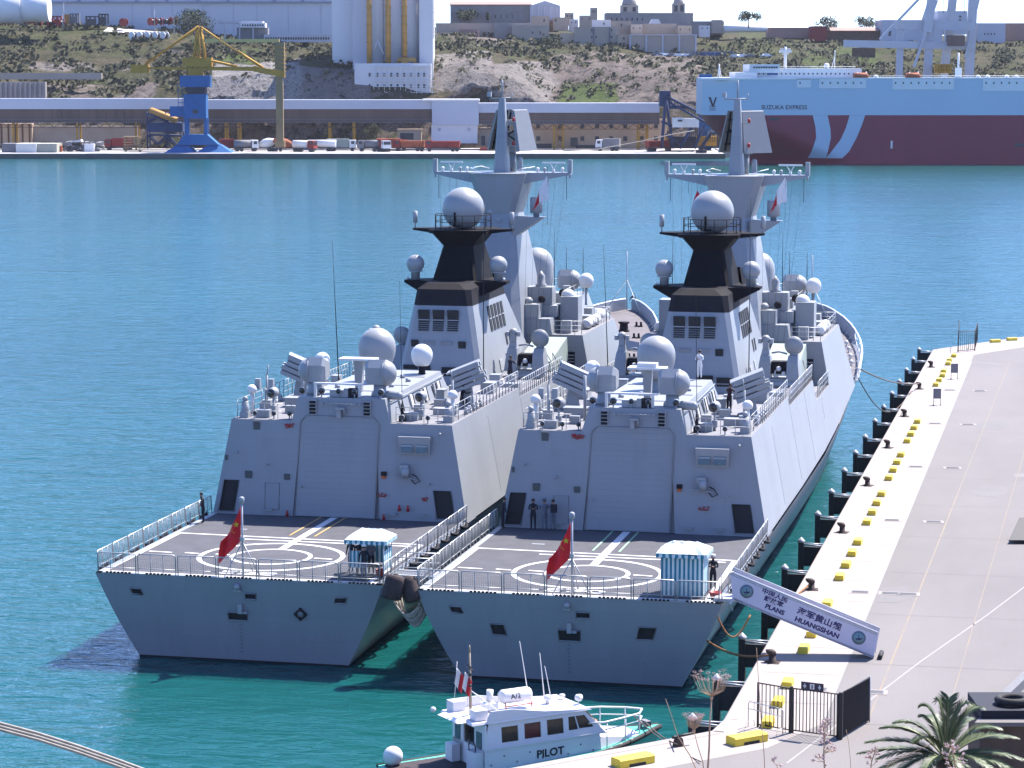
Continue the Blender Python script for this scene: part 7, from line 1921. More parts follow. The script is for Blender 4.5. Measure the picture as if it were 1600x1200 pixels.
# ---------------------------------------------------------------- container gantry crane behind the carrier
kc = 866
gc = FT('gantry_crane', 'pale grey container gantry crane with leaning legs behind the blue and red ship', 'crane', 1460, kc, 1.6)
def G(u, v, dy=0): return Vector((X_(u, kc + dy, 30), kc + dy, fz(v, kc + dy)))
def leg(a, b, w, dy=0, nm='leg', m_='craneg'):
    p, q = G(*a, dy), G(*b, dy); d = (q - p).normalized(); n = Vector((d.z, 0, -d.x)).normalized() * mp(w, kc) / 2; y = Vector((0, mp(w, kc) * .45, 0))
    mb = MB(); mb.add([p - n - y, p + n - y, p + n + y, p - n + y, q - n - y, q + n - y, q + n + y, q - n + y], [(3, 2, 1, 0), (4, 5, 6, 7), (0, 1, 5, 4), (1, 2, 6, 5), (2, 3, 7, 6), (3, 0, 4, 7)])
    fpart(nm, mb, m_, gc)
leg((1405, 135), (1406, 47), 10); leg((1449, 135), (1452, 30), 12); leg((1514, 135), (1520, -60), 13, 2); leg((1476, 110), (1492, -60), 12, 4)
leg((1447, 50), (1462, -60), 13, -2); leg((1398, 38), (1520, 42), 14, 0, 'cross_beam'); leg((1318, 68), (1522, 72), 11, -1, 'boom')
leg((1374, 62), (1440, -8), 4, -3, 'stay'); leg((1428, 105), (1462, 0), 4, -2.5, 'stay'); leg((1440, 35), (1470, -60), 5, 5, 'stay'); leg((1508, 90), (1540, -60), 3, -3, 'stay')
mb = MB(); a, b = G(1472, 75, -3), G(1505, 17, -3); mb.box(X_(1476, kc), X_(1500, kc), kc - 6, kc, fz(72, kc), fz(55, kc)); fpart('trolley', mb, 'galb', gc)
mb = MB()
for u in (1472, 1505, 1410): mb.rod(G(u, 20 if u > 1420 else 60), G(u, -60 if u > 1420 else 40), .12, 4)
fpart('hoist_rope', mb, 'navyt', gc)
mb = MB()
for i in range(6):
    for j in range(3): mb.box(X_(1456 + i * 4, kc), X_(1459 + i * 4, kc), kc - 7, kc - 2, fz(104 + j * 4.5, kc), fz(100.5 + j * 4.5, kc))
mb.box(X_(1455, kc), X_(1480, kc), kc - 6, kc - 3, fz(114, kc), fz(100, kc))
fpart('spreader', mb, 'yelf', gc)
mb = MB(); mb.box(X_(1468, kc), X_(1476, kc), kc - 5, kc, fz(125, kc), fz(114, kc)); fpart('drive_box', mb, 'whitef', gc)
# ---------------------------------------------------------------- people
fm('brownd', (.05, .035, .04), var=.3, scale=2)
fm('boatw', (.98, .96, 1.0), .4, var=.03, scale=2, dirt=(.8, .76, .76), dirt_amt=.2)
fm('winr', (.11, .02, .025), .15, var=.4, scale=3); fm('winb', (.05, .042, .035), .12, var=.3, scale=3)
fm('wint', (.06, .11, .14), .15); fm('mastb', (.42, .34, .25), .6)
fm('maroon', (.07, .02, .03))
fm('emb1', (.2, .26, .33)); fm('emb2', (.25, .42, .46)); fm('emb3', (.04, .06, .16))
M['inkblue'] = mat('banner_ink', (.045, .04, .16), .7)
def person(label, loc, rot, pose='stand', top='navy', legs='navy', cap=None, scale=1.0, arm='down', lean=0.0, group=None, pack=False):
    h = 1.75 * scale
    J = {}
    sit = pose == 'crouch'
    hip = .5 if sit else .92
    def a(n, x, y, z, r): J[n] = (Vector((x, y, z)), r)
    a('pel', 0, 0, hip, .135); a('bel', 0, .01 + lean * .3, hip + .18, .125); a('chest', 0, .0 + lean * .7, hip + .4, .15); a('neck', 0, .02 + lean, hip + .57, .06)
    a('head', 0, .03 + lean, hip + .70, .09); a('crown', 0, .02 + lean, hip + .80, .075)
    for s_, n in ((-1, 'L'), (1, 'R')):
        a('sh' + n, s_ * .18, lean * .75, hip + .49, .065)
        if arm == 'down': e, w, hd = (s_ * .25, .0 + lean * .6, hip + .24), (s_ * .23, .1 + lean * .5, hip + .02), (s_ * .22, .13 + lean * .5, hip - .07)
        elif arm == 'fold': e, w, hd = (s_ * .25, .05 + lean, hip + .25), (s_ * .06, .2 + lean, hip + .28), (-s_ * .04, .22 + lean, hip + .3)
        elif arm == 'back': e, w, hd = (s_ * .25, -.12, hip + .25), (s_ * .08, -.2, hip + .05), (s_ * .02, -.2, hip + .02)
        elif arm == 'rail': e, w, hd = ((s_ * .3, .1 + lean, hip + .3), (s_ * .42, .3, hip + .12), (s_ * .46, .38, hip + .1)) if s_ < 0 else ((s_ * .26, -.05, hip + .25), (s_ * .2, .08, hip + .05), (s_ * .19, .12, hip - .02))
        elif arm == 'work': e, w, hd = (s_ * .25, .18 + lean, hip + .3), (s_ * .14, .4 + lean, hip + .38), (s_ * .12, .48 + lean, hip + .4)
        a('el' + n, *e, .045); a('wr' + n, *w, .034); a('ha' + n, *hd, .036)
        a('hp' + n, s_ * .09, 0, hip - .05, .1)
        if sit: a('kn' + n, s_ * .14, .33, .42, .07); a('an' + n, s_ * .13, .1, .09, .045); a('to' + n, s_ * .14, .24, .04, .035)
        elif pose == 'cross' and s_ > 0: a('kn' + n, s_ * .08, .05, .5, .068); a('an' + n, -.12, .12, .09, .045); a('to' + n, -.14, .26, .04, .035)
        else: a('kn' + n, s_ * .1, .03, .5, .068); a('an' + n, s_ * .11, 0, .09, .045); a('to' + n, s_ * .12, .14, .04, .035)
    E_ = [('pel', 'bel'), ('bel', 'chest'), ('chest', 'neck'), ('neck', 'head'), ('head', 'crown')]
    for n in 'LR': E_ += [('chest', 'sh' + n), ('sh' + n, 'el' + n), ('el' + n, 'wr' + n), ('wr' + n, 'ha' + n), ('pel', 'hp' + n), ('hp' + n, 'kn' + n), ('kn' + n, 'an' + n), ('an' + n, 'to' + n)]
    names = list(J); idx = {n: i for i, n in enumerate(names)}
    me = bpy.data.meshes.new('skeleton'); me.from_pydata([J[n][0] * scale for n in names], [(idx[a_], idx[b_]) for a_, b_ in E_], []); me.update()
    o = bpy.data.objects.new('person', me); C.objects.link(o)
    sm_ = o.modifiers.new('skin', 'SKIN'); o.modifiers.new('sub', 'SUBSURF').levels = 1
    sm_.use_smooth_shade = True
    for i, n in enumerate(names):
        sv = me.skin_vertices[0].data[i]; r = J[n][1] * scale; sv.radius = (r, r * (.78 if n in ('chest', 'bel', 'pel') else 1)); sv.use_root = n == 'pel'
    bpy.context.view_layer.update()
    m2 = bpy.data.meshes.new_from_object(o.evaluated_get(bpy.context.evaluated_depsgraph_get()))
    bpy.data.objects.remove(o); bpy.data.meshes.remove(me)
    m2.name = 'body'
    m2.materials.clear()
    for k in (top, legs, 'skin', 'iron'): m2.materials.append(M[k])
    zh = (hip + .6) * scale; hands = [J['haL'][0] * scale, J['haR'][0] * scale]
    for p in m2.polygons:
        c = p.center; k = 0 if c.z > (hip + .02) * scale else 1
        if c.z > zh: k = 2
        if c.z < .11 * scale: k = 3
        if any((c - q).length < .07 for q in hands): k = 2
        p.material_index = k; p.use_smooth = True
    r = bpy.data.objects.new('person', m2); C.objects.link(r)
    r.location = loc; r.rotation_euler = (0, 0, rot); tag(r, label, 'person', group)
    hc = J['head'][0] * scale
    mb = MB(); mb.ball(hc + Vector((0, -.018, .035)) * scale, .1 * scale, 10, 7, zmin=-.35, sz=1.05); part('hair', mb, 'hair', r)
    mb = MB(); mb.cone(hc + Vector((0, .085, -.0)) * scale, hc + Vector((0, .115, -.02)) * scale, .012, .018, 5)
    for s_ in (-1, 1): mb.ball(hc + Vector((s_ * .095, 0, -.01)) * scale, .02, 6, 4)
    part('nose_and_ears', mb, 'skin', r, kind='stuff')
    mb = MB()
    for s_ in (-1, 1): mb.ball(hc + Vector((s_ * .033, .088, .02)) * scale, .011, 6, 4)
    part('eyes', mb, 'hair', r, kind='stuff')
    if cap:
        mb = MB(); mb.lathe(hc + Vector((0, 0, .07)) * scale, [(.1, -.02), (.112, .03), (.13, .06), (.09, .1), (.01, .105)], 12); mb.cbox(hc + Vector((0, .11, .055)) * scale, (.15, .1, .015)); part('cap', mb, cap, r)
    if pack:
        mb = MB(); mb.cbox(Vector((0, -.2, hip + .35)) * scale, (.34, .2, .45)); part('backpack', mb, 'navy', r)
    return r
def at_deck(u, v, z): return tuple(onz(u, v, z))
def zL(x): return x
DK = 4.41
face_cam = lambda dz=0: PSI + PI + dz - .0
P_ = person
def onR(u, v, z): p = onz(u, v, z); return (p.x, p.y, z)
def atw(u):
    d = ray(u, 822); q = CAM + d * ((17.45 - CAM.y) / d.y); return (q.x, 17.45, DK)
P_('sailor in navy uniform leaning one hand on the port rail of the left warship', onR(318, 817, DK), PSI + 1.9, arm='rail', lean=.08)
P_('sailor standing inside the striped booth, seen above its left cloth panel', onR(561, 896, DK), PSI + PI + .3, arm='fold')
P_('man with pale cap standing aft of the striped booth, hands on hips', onR(569, 906, DK), PSI + .3, arm='down', legs='camo', cap='cloth')
P_('grey haired visitor standing in the right half of the striped booth', onR(580, 896, DK), PSI + PI, arm='fold', top='camo')
P_('sailor at the extreme left corner inside the striped booth', onR(549, 893, DK), PSI + PI - .6, arm='down')
P_('sailor half hidden beside the open door at the left end of the hangar wall', atw(785), PSI - 1.2, arm='down', lean=.1)
P_('sailor in dark uniform standing with arms folded left of two men in camouflage', atw(833), PSI + PI, arm='fold')
P_('man in blue camouflage facing the hangar wall, left of the pair', atw(851), PSI + .4, top='camo', legs='camo', arm='work', cap='camo')
P_('man in blue camouflage with a dark backpack, right of the pair', atw(864), PSI + .2, top='camo', legs='camo', arm='work', pack=True)
P_('sentry with white cap standing right of the closed striped booth', onR(1114, 922, DK), PSI + PI - .3, arm='fold', cap='cloth')
P_('sailor standing on the foredeck of the right warship, seen beside the bridge', onR(1278, 524, 7.95), PSI + .4, arm='down')
P_('sailor standing at the bow bulwark of the left warship', onR(989, 487, 6.9), PSI - .3, arm='rail', lean=.05)
P_('sailor standing by the starboard gun mount of the left warship', onR(797, 597, 9.3), PSI - .6, arm='work', lean=.05)
P_('sailor crouching behind the decoy launcher on the left warship roof', onR(721, 636, 9.84), PSI - 1.2, pose='crouch', arm='work', lean=.1)
P_('man in dark red jacket stooping on the roof deck of the right warship', onR(1139, 646, 9.84), PSI - .5, top='maroon', legs='navy', arm='work', lean=.12)
P_('figure in white overalls on the hangar roof of the right warship', onR(1093, 592, 11.2), PSI + 2.6, top='cloth', legs='cloth', arm='fold')

# ---------------------------------------------------------------- flags
def cloth_flag(name, label, loc, mats, W, H, fold, nx=18, ny=12, split=None, group=None, ang=0.0, droop=0.0, depth=.18):
    """flag of width W (along the wind) and hoist H hanging from its hoist at local x=0"""
    v = []; f = []; mi = []
    for j in range(ny + 1):
        for i in range(nx + 1):
            s, t = i / nx, j / ny
            x = fold(s, t)
            v.append(x)
    for j in range(ny):
        for i in range(nx):
            f.append((j * (nx + 1) + i, j * (nx + 1) + i + 1, (j + 1) * (nx + 1) + i + 1, (j + 1) * (nx + 1) + i)); mi.append(0 if split is None or (i + .5) / nx < split else 1)
    mb = MB(); mb.v = v; mb.f = f; mb.sm = [True] * len(f); mb.mi = mi
    me = mb.mesh(name, mats)
    o = bpy.data.objects.new(name, me); C.objects.link(o); o.location = loc; o.rotation_euler = (0, 0, ang)
    so2 = o.modifiers.new('thickness', 'SOLIDIFY'); so2.thickness = .012
    return o
def ensign(u, lab, ship, hdz):
    # hoist along the staff, fly drooping away to port and down
    top = Vector((ship[0] + .12, ship[1] + .44, 0))
    def fold(s, t):
        z = 8.0 - (1 - t) * 1.75 - s * (1.25 + .95 * (1 - s) * t) - (.0)
        x = -s * 1.25 * (1 - .1 * t) - .05
        if t > .5: x *= 1 - .16 * (t - .5)
        z -= (t * s) * .55
        y = .14 * math.sin(s * 9 + t * 2) * (.3 + s) + .1 * s
        return (x, y, z)
    o = cloth_flag('naval_ensign', lab, tuple(top), ['red'], 1.8, 1.7, fold)
    tag(o, lab, 'flag', 'red ensigns at the sterns')
    mb = MB()
    def star(cx, cz, r, y):
        pts = []
        for k in range(10):
            a = PI / 2 + k * PI / 5; rr = r if k % 2 == 0 else r * .4; pts.append((cx + rr * math.cos(a), y, cz + rr * math.sin(a)))
        mb.add(pts, [tuple(range(10))])
    star(-.24, 7.1, .17, -.12); star(-.5, 7.02, .05, -.15); star(-.52, 6.88, .05, -.16); star(-.46, 6.76, .05, -.16); star(-.36, 6.68, .05, -.14)
    part('stars', mb, 'gold', o, kind='stuff')
    return o
ensign(0, 'red ensign with yellow stars drooping from the stern staff of the right warship', (0, 0), 0)
ensign(0, 'red ensign with yellow stars drooping from the stern staff of the left warship', (-17.01, .79), 0)
def flag_poly(name, label, loc, polys, group=None):
    mb = MB()
    for k, (pts, m_) in enumerate(polys):
        n = len(pts); P = [Vector((x, .05 * math.sin(x * 6 + z * 3), z)) for x, z in pts]
        mb.add(P + [p + Vector((0, .012, 0)) for p in P], [tuple(range(n)), tuple(range(2 * n - 1, n - 1, -1))] + [(i, (i + 1) % n, n + (i + 1) % n, n + i) for i in range(n)], mi=m_)
    me = mb.mesh(name, ['cloth', 'redf2'])
    o = bpy.data.objects.new(name, me); C.objects.link(o); o.location = loc; o.rotation_euler = (0, 0, PSI)
    return tag(o, label, 'flag', group)
def courtesy(loc, lab, k=1):
    o = flag_poly('signal_flag', lab, loc, [([(-.28, 1.25), (-.1, 1.6), (.32, 2.25), (.42, 2.0), (.45, .55), (.1, .45), (-.24, .35)], 0), ([(-.3, 1.0), (-.28, 1.25), (-.24, .35), (-.5, .0), (-.72, -.25), (-.5, .3)], 1)], 'white and red flags on the masts')
    mb = MB(); mb.rod((.33, .02, -1.2), (.36, .02, 2.9), .01, 4); part('halyard', mb, 'black2', o)
fm('redf2', (.6, .02, .03))
courtesy(tuple(Vector((3.3, 58.2, 20.0))), 'white and red flag flying beside the mast of the right warship')
courtesy(tuple(Vector((3.35 - 17.01, 59.0, 19.9))), 'white and red flag flying beside the mast of the left warship')
o = flag_poly('signal_flag', 'small red diamond shaped flag left of the great radome of the right warship', (-1.25, 49.8, 20.35), [([(-.32, .45), (0, 1.35), (.12, 1.15), (.35, .75), (.0, .2)], 1)])
mb = MB(); mb.rod((0, .02, -.9), (.02, .02, 2.0), .01, 4); part('halyard', mb, 'black2', o)

# ---------------------------------------------------------------- striped booths
def stripes_panel(mbs, p, q, z0, z1, n, off=0.0):
    p, q = Vector(p), Vector(q)
    for k in range(n):
        a, b = p.lerp(q, k / n), p.lerp(q, (k + 1) / n)
        m_ = mbs[k % 2]
        w = .02 * math.sin(k * 2.1)
        m_.add([(a.x, a.y, z0), (b.x, b.y, z0), (b.x, b.y + w, z1), (a.x, a.y + w, z1), (a.x, a.y + .012, z0), (b.x, b.y + .012, z0), (b.x, b.y + w + .012, z1), (a.x, a.y + w + .012, z1)], [(0, 1, 2, 3), (7, 6, 5, 4), (0, 4, 5, 1), (2, 6, 7, 3)])
fm('teal', (.04, .3, .42), var=.12, scale=2); fm('tentw', (.85, .98, .97), var=.05, scale=2); fm('tentr', (.9, 1.0, .99), var=.04, scale=1.5)
def booth(label, loc, closed):
    r = thing('striped_booth', label, 'booth', loc, 0, 'striped booths at the gangways')
    W, D_ = (2.05, 1.7) if closed else (1.75, 1.6); H_ = 2.1 if closed else 1.95
    for x in (-W / 2, W / 2):
        for y in (-D_ / 2, D_ / 2):
            mb = MB(); mb.rod((x, y, 0), (x, y, H_), .025, 6); part('post', mb, 'steel', r)
    if closed:
        a, b = MB(), MB()
        stripes_panel((a, b), (-W / 2, -D_ / 2, 0), (W / 2, -D_ / 2, 0), .05, H_, 19)
        w_ = part('aft_curtain', a, 'teal', r); part('pale_stripe', b, 'tentw', w_)
        for x in (-W / 2, W / 2):
            a, b = MB(), MB()
            for k in range(13):
                y0, y1 = -D_ / 2 + D_ * k / 13, -D_ / 2 + D_ * (k + 1) / 13
                (a, b)[k % 2].box(x - .01, x + .01, y0, y1, .05, H_)
            w_ = part('side_curtain', a, 'teal', r); part('pale_stripe', b, 'tentw', w_)
    else:
        a, b = MB(), MB()
        stripes_panel((a, b), (-W / 2, D_ / 2, 0), (W / 2, D_ / 2, 0), .55, 1.45, 15)
        w_ = part('front_curtain', a, 'teal', r); part('pale_stripe', b, 'tentw', w_)
        a, b = MB(), MB()
        stripes_panel((a, b), (-W / 2, -D_ / 2, 0), (W * .02, -D_ / 2, 0), .55, 1.4, 9)
        w_ = part('half_curtain', a, 'teal', r); part('pale_stripe', b, 'tentw', w_)
        a, b = MB(), MB()
        for k in range(9): (a, b)[k % 2].box(W / 2 - .01, W / 2 + .01, -D_ / 2 + D_ * k / 9, -D_ / 2 + D_ * (k + 1) / 9, .4, 1.4)
        w_ = part('side_curtain', a, 'teal', r); part('pale_stripe', b, 'tentw', w_)
        mb = MB(); mb.cbox((.1, -.2, .55), (1.0, .5, .06)); mb.rod((-.3, -.2, 0), (-.3, -.2, .55), .03); mb.rod((.5, -.2, 0), (.5, -.2, .55), .03); part('table', mb, 'brownf', r)
    # roof: shallow hipped canopy with folds, and a scalloped valance
    ov = .22; mb = MB(); n = 12
    rows = []
    for j in range(5):
        t = j / 4; row = []
        sx = (W / 2 + ov) * (1 - t * .55); sy = (D_ / 2 + ov) * (1 - t * .8); z = H_ + .02 + .42 * (t ** .8)
        for k in range(n * 4):
            q = k / (n * 4) * 4; s = q % 1
            if q < 1: p = (-sx + 2 * sx * s, -sy)
            elif q < 2: p = (sx, -sy + 2 * sy * s)
            elif q < 3: p = (sx - 2 * sx * s, sy)
            else: p = (-sx, sy - 2 * sy * s)
            row.append(Vector((p[0], p[1], z + .025 * math.sin(k * 1.7 + j) - (.05 if closed and k % 5 == 0 else 0))))
        rows.append(row)
    mb.loft(rows, smooth=False); part('roof', mb, 'tentr', r)
    a, b = MB(), MB()
    for (p, q) in (((-W / 2 - ov, -D_ / 2 - ov), (W / 2 + ov, -D_ / 2 - ov)), ((W / 2 + ov, -D_ / 2 - ov), (W / 2 + ov, D_ / 2 + ov)), ((-W / 2 - ov, -D_ / 2 - ov), (-W / 2 - ov, D_ / 2 + ov))):
        p, q = Vector((*p, 0)), Vector((*q, 0)); n = 16
        for k in range(n):
            e, g_ = p.lerp(q, k / n), p.lerp(q, (k + 1) / n); mid = (e + g_) / 2
            (a, b)[k % 2].add([(e.x, e.y, H_ + .03), (e.x, e.y, H_ - .14), (mid.x, mid.y - .02, H_ - .2), (g_.x, g_.y, H_ - .14), (g_.x, g_.y, H_ + .03)], [(0, 1, 2, 3, 4)])
    w_ = part('valance', a, 'teal', r, kind='stuff'); part('pale_stripe', b, 'tentw', w_, kind='stuff')
    return r
q1, q2 = onz(1033, 931, DK), onz(1104, 936, DK)
booth('closed blue and white striped booth on the stern of the right warship', ((q1.x + q2.x) / 2 - .12, q1.y + .85, DK), True)
q1, q2 = onz(546, 903, DK), onz(597, 908, DK)
booth('open blue and white striped booth with pale canopy on the stern of the left warship', ((q1.x + q2.x) / 2, q1.y + .75, DK), False)
rc = onz(1117, 934, DK); c_ = thing('red_tub', 'small red tub on the deck beside the sentry of the right warship', 'tub', (rc.x, rc.y, DK)); mb = MB(); mb.lathe((0, 0, 0), [(.22, 0), (.3, .3), (.26, .3), (.2, .05)], 12); part('tub', mb, 'redp', c_)
rc = onz(594, 900, DK); c_ = thing('red_tub', 'small red tub right of the open striped booth', 'tub', (rc.x, rc.y, DK)); mb = MB(); mb.lathe((0, 0, 0), [(.18, 0), (.25, .35), (.22, .35), (.16, .05)], 12); part('tub', mb, 'redp', c_)

# ---------------------------------------------------------------- gangway with name banner
ga = Vector((7.95, .35, 4.72)); gb = Vector((14.75, .35, 2.0)) + Vector((0, 0, .06))
ga = Vector((8.0, .46, 4.55)); gb = Vector((14.75, .37, 2.05))
gw = thing('gangway', 'long pale gangway with banner reading PLANS HUANGSHAN sloping from warship to quay', 'gangway', tuple(gb))
L0_ = ga - gb; dl = L0_.normalized(); Lg = L0_.length
HB = 1.28; upv = Vector((0, 0, 1))
M['gang'] = mat('gangway_white_canvas', (.8, .77, .9), .7, var=.05, scale=1.5)
M['gangm'] = mat('gangway_aluminium', (.6, .62, .66), .4, var=.08, scale=3)
def gp(t, y, z): return L0_ * t + Vector((0, y, z))
mb = MB(); mb.prism([gp(0, 0, .0), gp(1, 0, .0), gp(1, 0, .1), gp(0, 0, .1)], (0, 1.0, 0)); part('walkway', mb, 'gangm', gw)
for side, y in (('near', 0.0), ('far', 1.0)):
    mb = MB(); mb.prism([gp(0, y, -.02), gp(1.0, y, -.02), gp(1.02, y, HB), gp(-.03, y, HB)], (0, .03, 0)); bnr = part('banner_panel', mb, 'gang', gw)
    mb = MB(); mb.rod(gp(-.03, y, HB + .02), gp(1.02, y, HB + .02), .045, 6); mb.rod(gp(-.03, y, HB - .1), gp(1.02, y, HB - .1), .02, 4); part('top_rail', mb, 'gangm', gw)
    if side == 'near': near = bnr
    for k in range(9):
        mb = MB(); mb.rod(gp(k / 8, y + .06, 0), gp(k / 8, y + .06, HB), .03, 5); part('stanchion', mb, 'gangm', gw)
fr_dir = (-dl)       # text runs from the ship down to the quay
def gtext(body, t, z, size, bold=.0, xs=1.0, name='lettering'):
    o = gp(t, -.006, z)
    text_part(name, body, size, 'inkblue', near, frame(o, fr_dir, (0, 0, 1)), bold=bold, xs=xs)
gtext('中国人民', .70, 1.04, .3, .009, 1.1); gtext('解放军', .708, .72, .27, .009, 1.2); gtext('海军黄山舰', .385, .78, .39, .011, 1.15)
gtext('PLANS', .70, .36, .3, .014, 1.1); gtext('HUANGSHAN', .40, .33, .32, .014, 1.12)
for t in (.90, .105):
    mb = MB(); c = gp(t, -.004, .68); mb.lathe(c, [(.01, 0), (.33, 0), (.33, .008)], 24, axis=Vector((0, -1, 0))); e = part('round_emblem', mb, 'emb1', near)
    mb = MB(); mb.lathe(c + Vector((0, -.01, 0)), [(.01, 0), (.25, 0), (.25, .006)], 20, axis=Vector((0, -1, 0))); part('emblem_field', mb, 'emb2', e)
    mb = MB(); mb.add([c + Vector((-.16, -.02, -.02)), c + Vector((.18, -.02, .0)), c + Vector((.1, -.02, -.1)), c + Vector((-.1, -.02, -.1)), ], [(0, 3, 2, 1)]); mb.box(c.x - .02, c.x + .02, c.y - .022, c.y - .018, c.z - .02, c.z + .14); part('emblem_ship', mb, 'emb3', e)

mb = MB(); mb.rod((.3, -.1, .05), (.3, 1.1, .05), .12, 8); part('roller', mb, 'rubber', gw)
mb = MB(); mb.hexa([ga - gb + Vector(p) for p in ((-.9, -.1, -.1), (.1, -.1, -.1), (.1, 1.1, -.1), (-.9, 1.1, -.1), (-.9, -.1, .04), (.1, -.1, .04), (.1, 1.1, .04), (-.9, 1.1, .04))]); part('landing_platform', mb, 'gangm', gw)
mb = MB(); mb.tube([ga - gb + Vector(p) for p in ((-.5, -.1, 0), (-.55, -.1, 1.25), (.05, -.05, 1.35))], .03, 5); mb.tube([ga - gb + Vector(p) for p in ((-.1, -.4, -.3), (-.1, -.6, -.1), (.1, -.3, .1))], .05, 5); part('handrail', mb, 'gangm', gw)

# ---------------------------------------------------------------- fenders between the warships
def barrel(label, c, ax, r, L_, m_='fender'):
    o = thing('hull_fender', label, 'fender', c, 0, 'black rubber fenders between the sterns')
    mb = MB(); mb.lathe((0, 0, 0), [(r * .55, -L_ / 2), (r * .95, -L_ / 2 + .08), (r, -L_ / 4), (r, L_ / 4), (r * .95, L_ / 2 - .08), (r * .55, L_ / 2)], 18, axis=Vector(ax)); part('body', mb, m_, o)
    mb = MB(); mb.lathe((0, 0, 0), [(r * .3, L_ / 2), (r * .3, L_ / 2 + .04), (.05, L_ / 2 + .05)], 12, axis=Vector(ax)); part('end_cap', mb, 'rust', o)
    return o
def mid(u, v, y): 
    d = ray(u, v); return tuple(CAM + d * ((y - CAM.y) / d.y))
barrel('black rubber fender hanging between the sterns, left one of the pair', mid(615, 918, -.2), (.15, .25, 1), .5, 1.25)
barrel('black rubber fender hanging between the sterns, right one of the pair', mid(641, 921, .15), (-.3, .25, 1), .42, 1.3)
for i, (u, v, y) in enumerate(((700, 905, 4.5), (738, 850, 12.0), (716, 880, 8.0))):
    pass
nt_ = thing('rope_net_fender', 'tangle of pale plaited rope hanging below the black fenders', 'rope net', mid(634, 938, 0))
R_ = random.Random(9)
mb = MB()
c0 = Vector(nt_.location)
for k in range(16):
    a = R_.uniform(-.12, .12); pts = []
    for i in range(14):
        t = i / 13; u = 618 + 36 * t + k * .9 + R_.uniform(-.8, .8); dep = math.sin(t * PI) ** .7 * (26 + k * 1.3); v = 934 + dep
        pts.append(Vector(mid(u - 4 + 8 * t, v, .2 + a + .03 * k)) - c0)
    mb.tube(pts, .035, 4)
part('plaited_rope', mb, 'rope2', nt_, kind='stuff')
mb = MB(); mb.tube([Vector(mid(u, v, .1)) - c0 for u, v in ((642, 908), (650, 928), (660, 946), (640, 948))], .025, 4); part('lashing', mb, 'rope', nt_)
# brow between the two flight decks
bw_ = thing('brow', 'short railed brow linking the two warships between their flight decks', 'gangway', (-8.5, 3.0, 4.45))
mb = MB(); mb.box(-1.1, 1.1, -.2, 1.2, 0, .1); part('walkway', mb, 'gangm', bw_)
for y in (-.2, 1.2):
    mb = MB(); mb.tube([(-1.1, y, 0), (-1.1, y, 1.0), (1.1, y, 1.0), (1.1, y, 0)], .03, 5); mb.rod((-1.1, y, .5), (1.1, y, .5), .02, 4); part('handrail', mb, 'steel', bw_)
for k in range(5):
    mb = MB(); mb.box(-1.0, 1.0, .0 + k * .22, .08 + k * .22, .1, .13); part('tread', mb, 'fit', bw_)

# ---------------------------------------------------------------- mooring ropes
def rope(label, a, b, sag, r=.04, m_='rope', n=18, name='mooring_rope', strands=1):
    a, b = Vector(a), Vector(b)
    o = thing(name, label, 'rope', tuple(a), 0)
    for q in range(strands):
        pts = []
        for i in range(n + 1):
            t = i / n; p = (b - a) * t; p.z -= math.sin(t * PI) * sag * (1 + .12 * q) if True else 0; pts.append(p + Vector((0, q * .12 * math.sin(t * PI), 0)))
        mb = MB(); mb.tube(pts, r, 5); part('strand', mb, m_, o)
    return o
rope('doubled orange mooring rope from the warship flank to the nearest bollard', (6.2, 1.2, 2.6), (10.1, -1.3, 2.35), .45, .05, 'rope', strands=2)
rope('short orange rope loop hanging under the top of the gangway', (7.0, .9, 4.1), (8.6, 2.5, 3.4), 1.3, .045, 'rope')
rope('orange rope from the rusty bollard down over the quay edge', (10.05, 16.0, 2.3), (9.2, 13.4, 1.9), .05, .05, 'rope', strands=2)
rope('upper brown mooring rope from the bow of the right warship to its bollard', (7.25, 79.0, 6.6), (10.1, 104.5, 2.5), .4, .055, 'roped', strands=1)
rope('lower brown mooring rope sagging between the bow and the quay', (7.3, 76, 6.3), (9.7, 101.5, 2.2), 2.2, .045, 'roped')
rope('thin pale rope from the third bollard down into the water', (10.0, 86.4, 2.4), (8.9, 92.0, 1.2), .3, .03, 'rope2')
rl = thing('mooring_rope', 'thick pale mooring rope crossing the lower left corner', 'rope', tuple(ondep(-40, 1120, 55)))
c0 = Vector(rl.location)
for q in range(3):
    mb = MB(); mb.tube([ondep(u, v + q * 5, 55 - q * .05) - c0 for u, v in ((-60, 1113), (0, 1130), (60, 1146), (120, 1165), (180, 1186), (240, 1208), (300, 1232), (420, 1282), (620, 1380))], .035, 6); part('strand', mb, 'rope2', rl)

# ---------------------------------------------------------------- pilot boat
th = math.radians(42)
bd_ = Vector((math.cos(th), math.sin(th), 0)); bow = onz(1030, 1140, 1.05)
Lb = 12.8; stern = Vector((bow.x, bow.y, 0)) - bd_ * Lb
pb_ = thing('pilot_boat', 'white and sea green pilot boat moored at the near quay edge, bow to the right', 'boat', (stern.x, stern.y, .05), th); pb_.scale = (1, 1, .93)
def sec(x):      # half beam and sheer height along the boat
    t = x / Lb
    b = 1.95 * (1 - max(0, (t - .45) / .55) ** 2.3); z = .72 + .62 * t * t
    return max(b, .06), z
hb2 = MB(); xsb = [0, 1.5, 3, 4.5, 6, 7.5, 9, 10, 11, 11.8, 12.4, 12.8]
for sg in (1, -1):
    hb2.loft([[Vector((x + (0.0 if x < 11 else -.3 * 0), sg * sec(x)[0] * .72, -.5)) - Vector((.6 * (x / Lb) ** 4, 0, 0)), Vector((x, sg * sec(x)[0] * .97, .25)) - Vector((.25 * (x / Lb) ** 4, 0, 0)), Vector((x, sg * sec(x)[0], sec(x)[1]))] for x in xsb], closed=False, smooth=True)
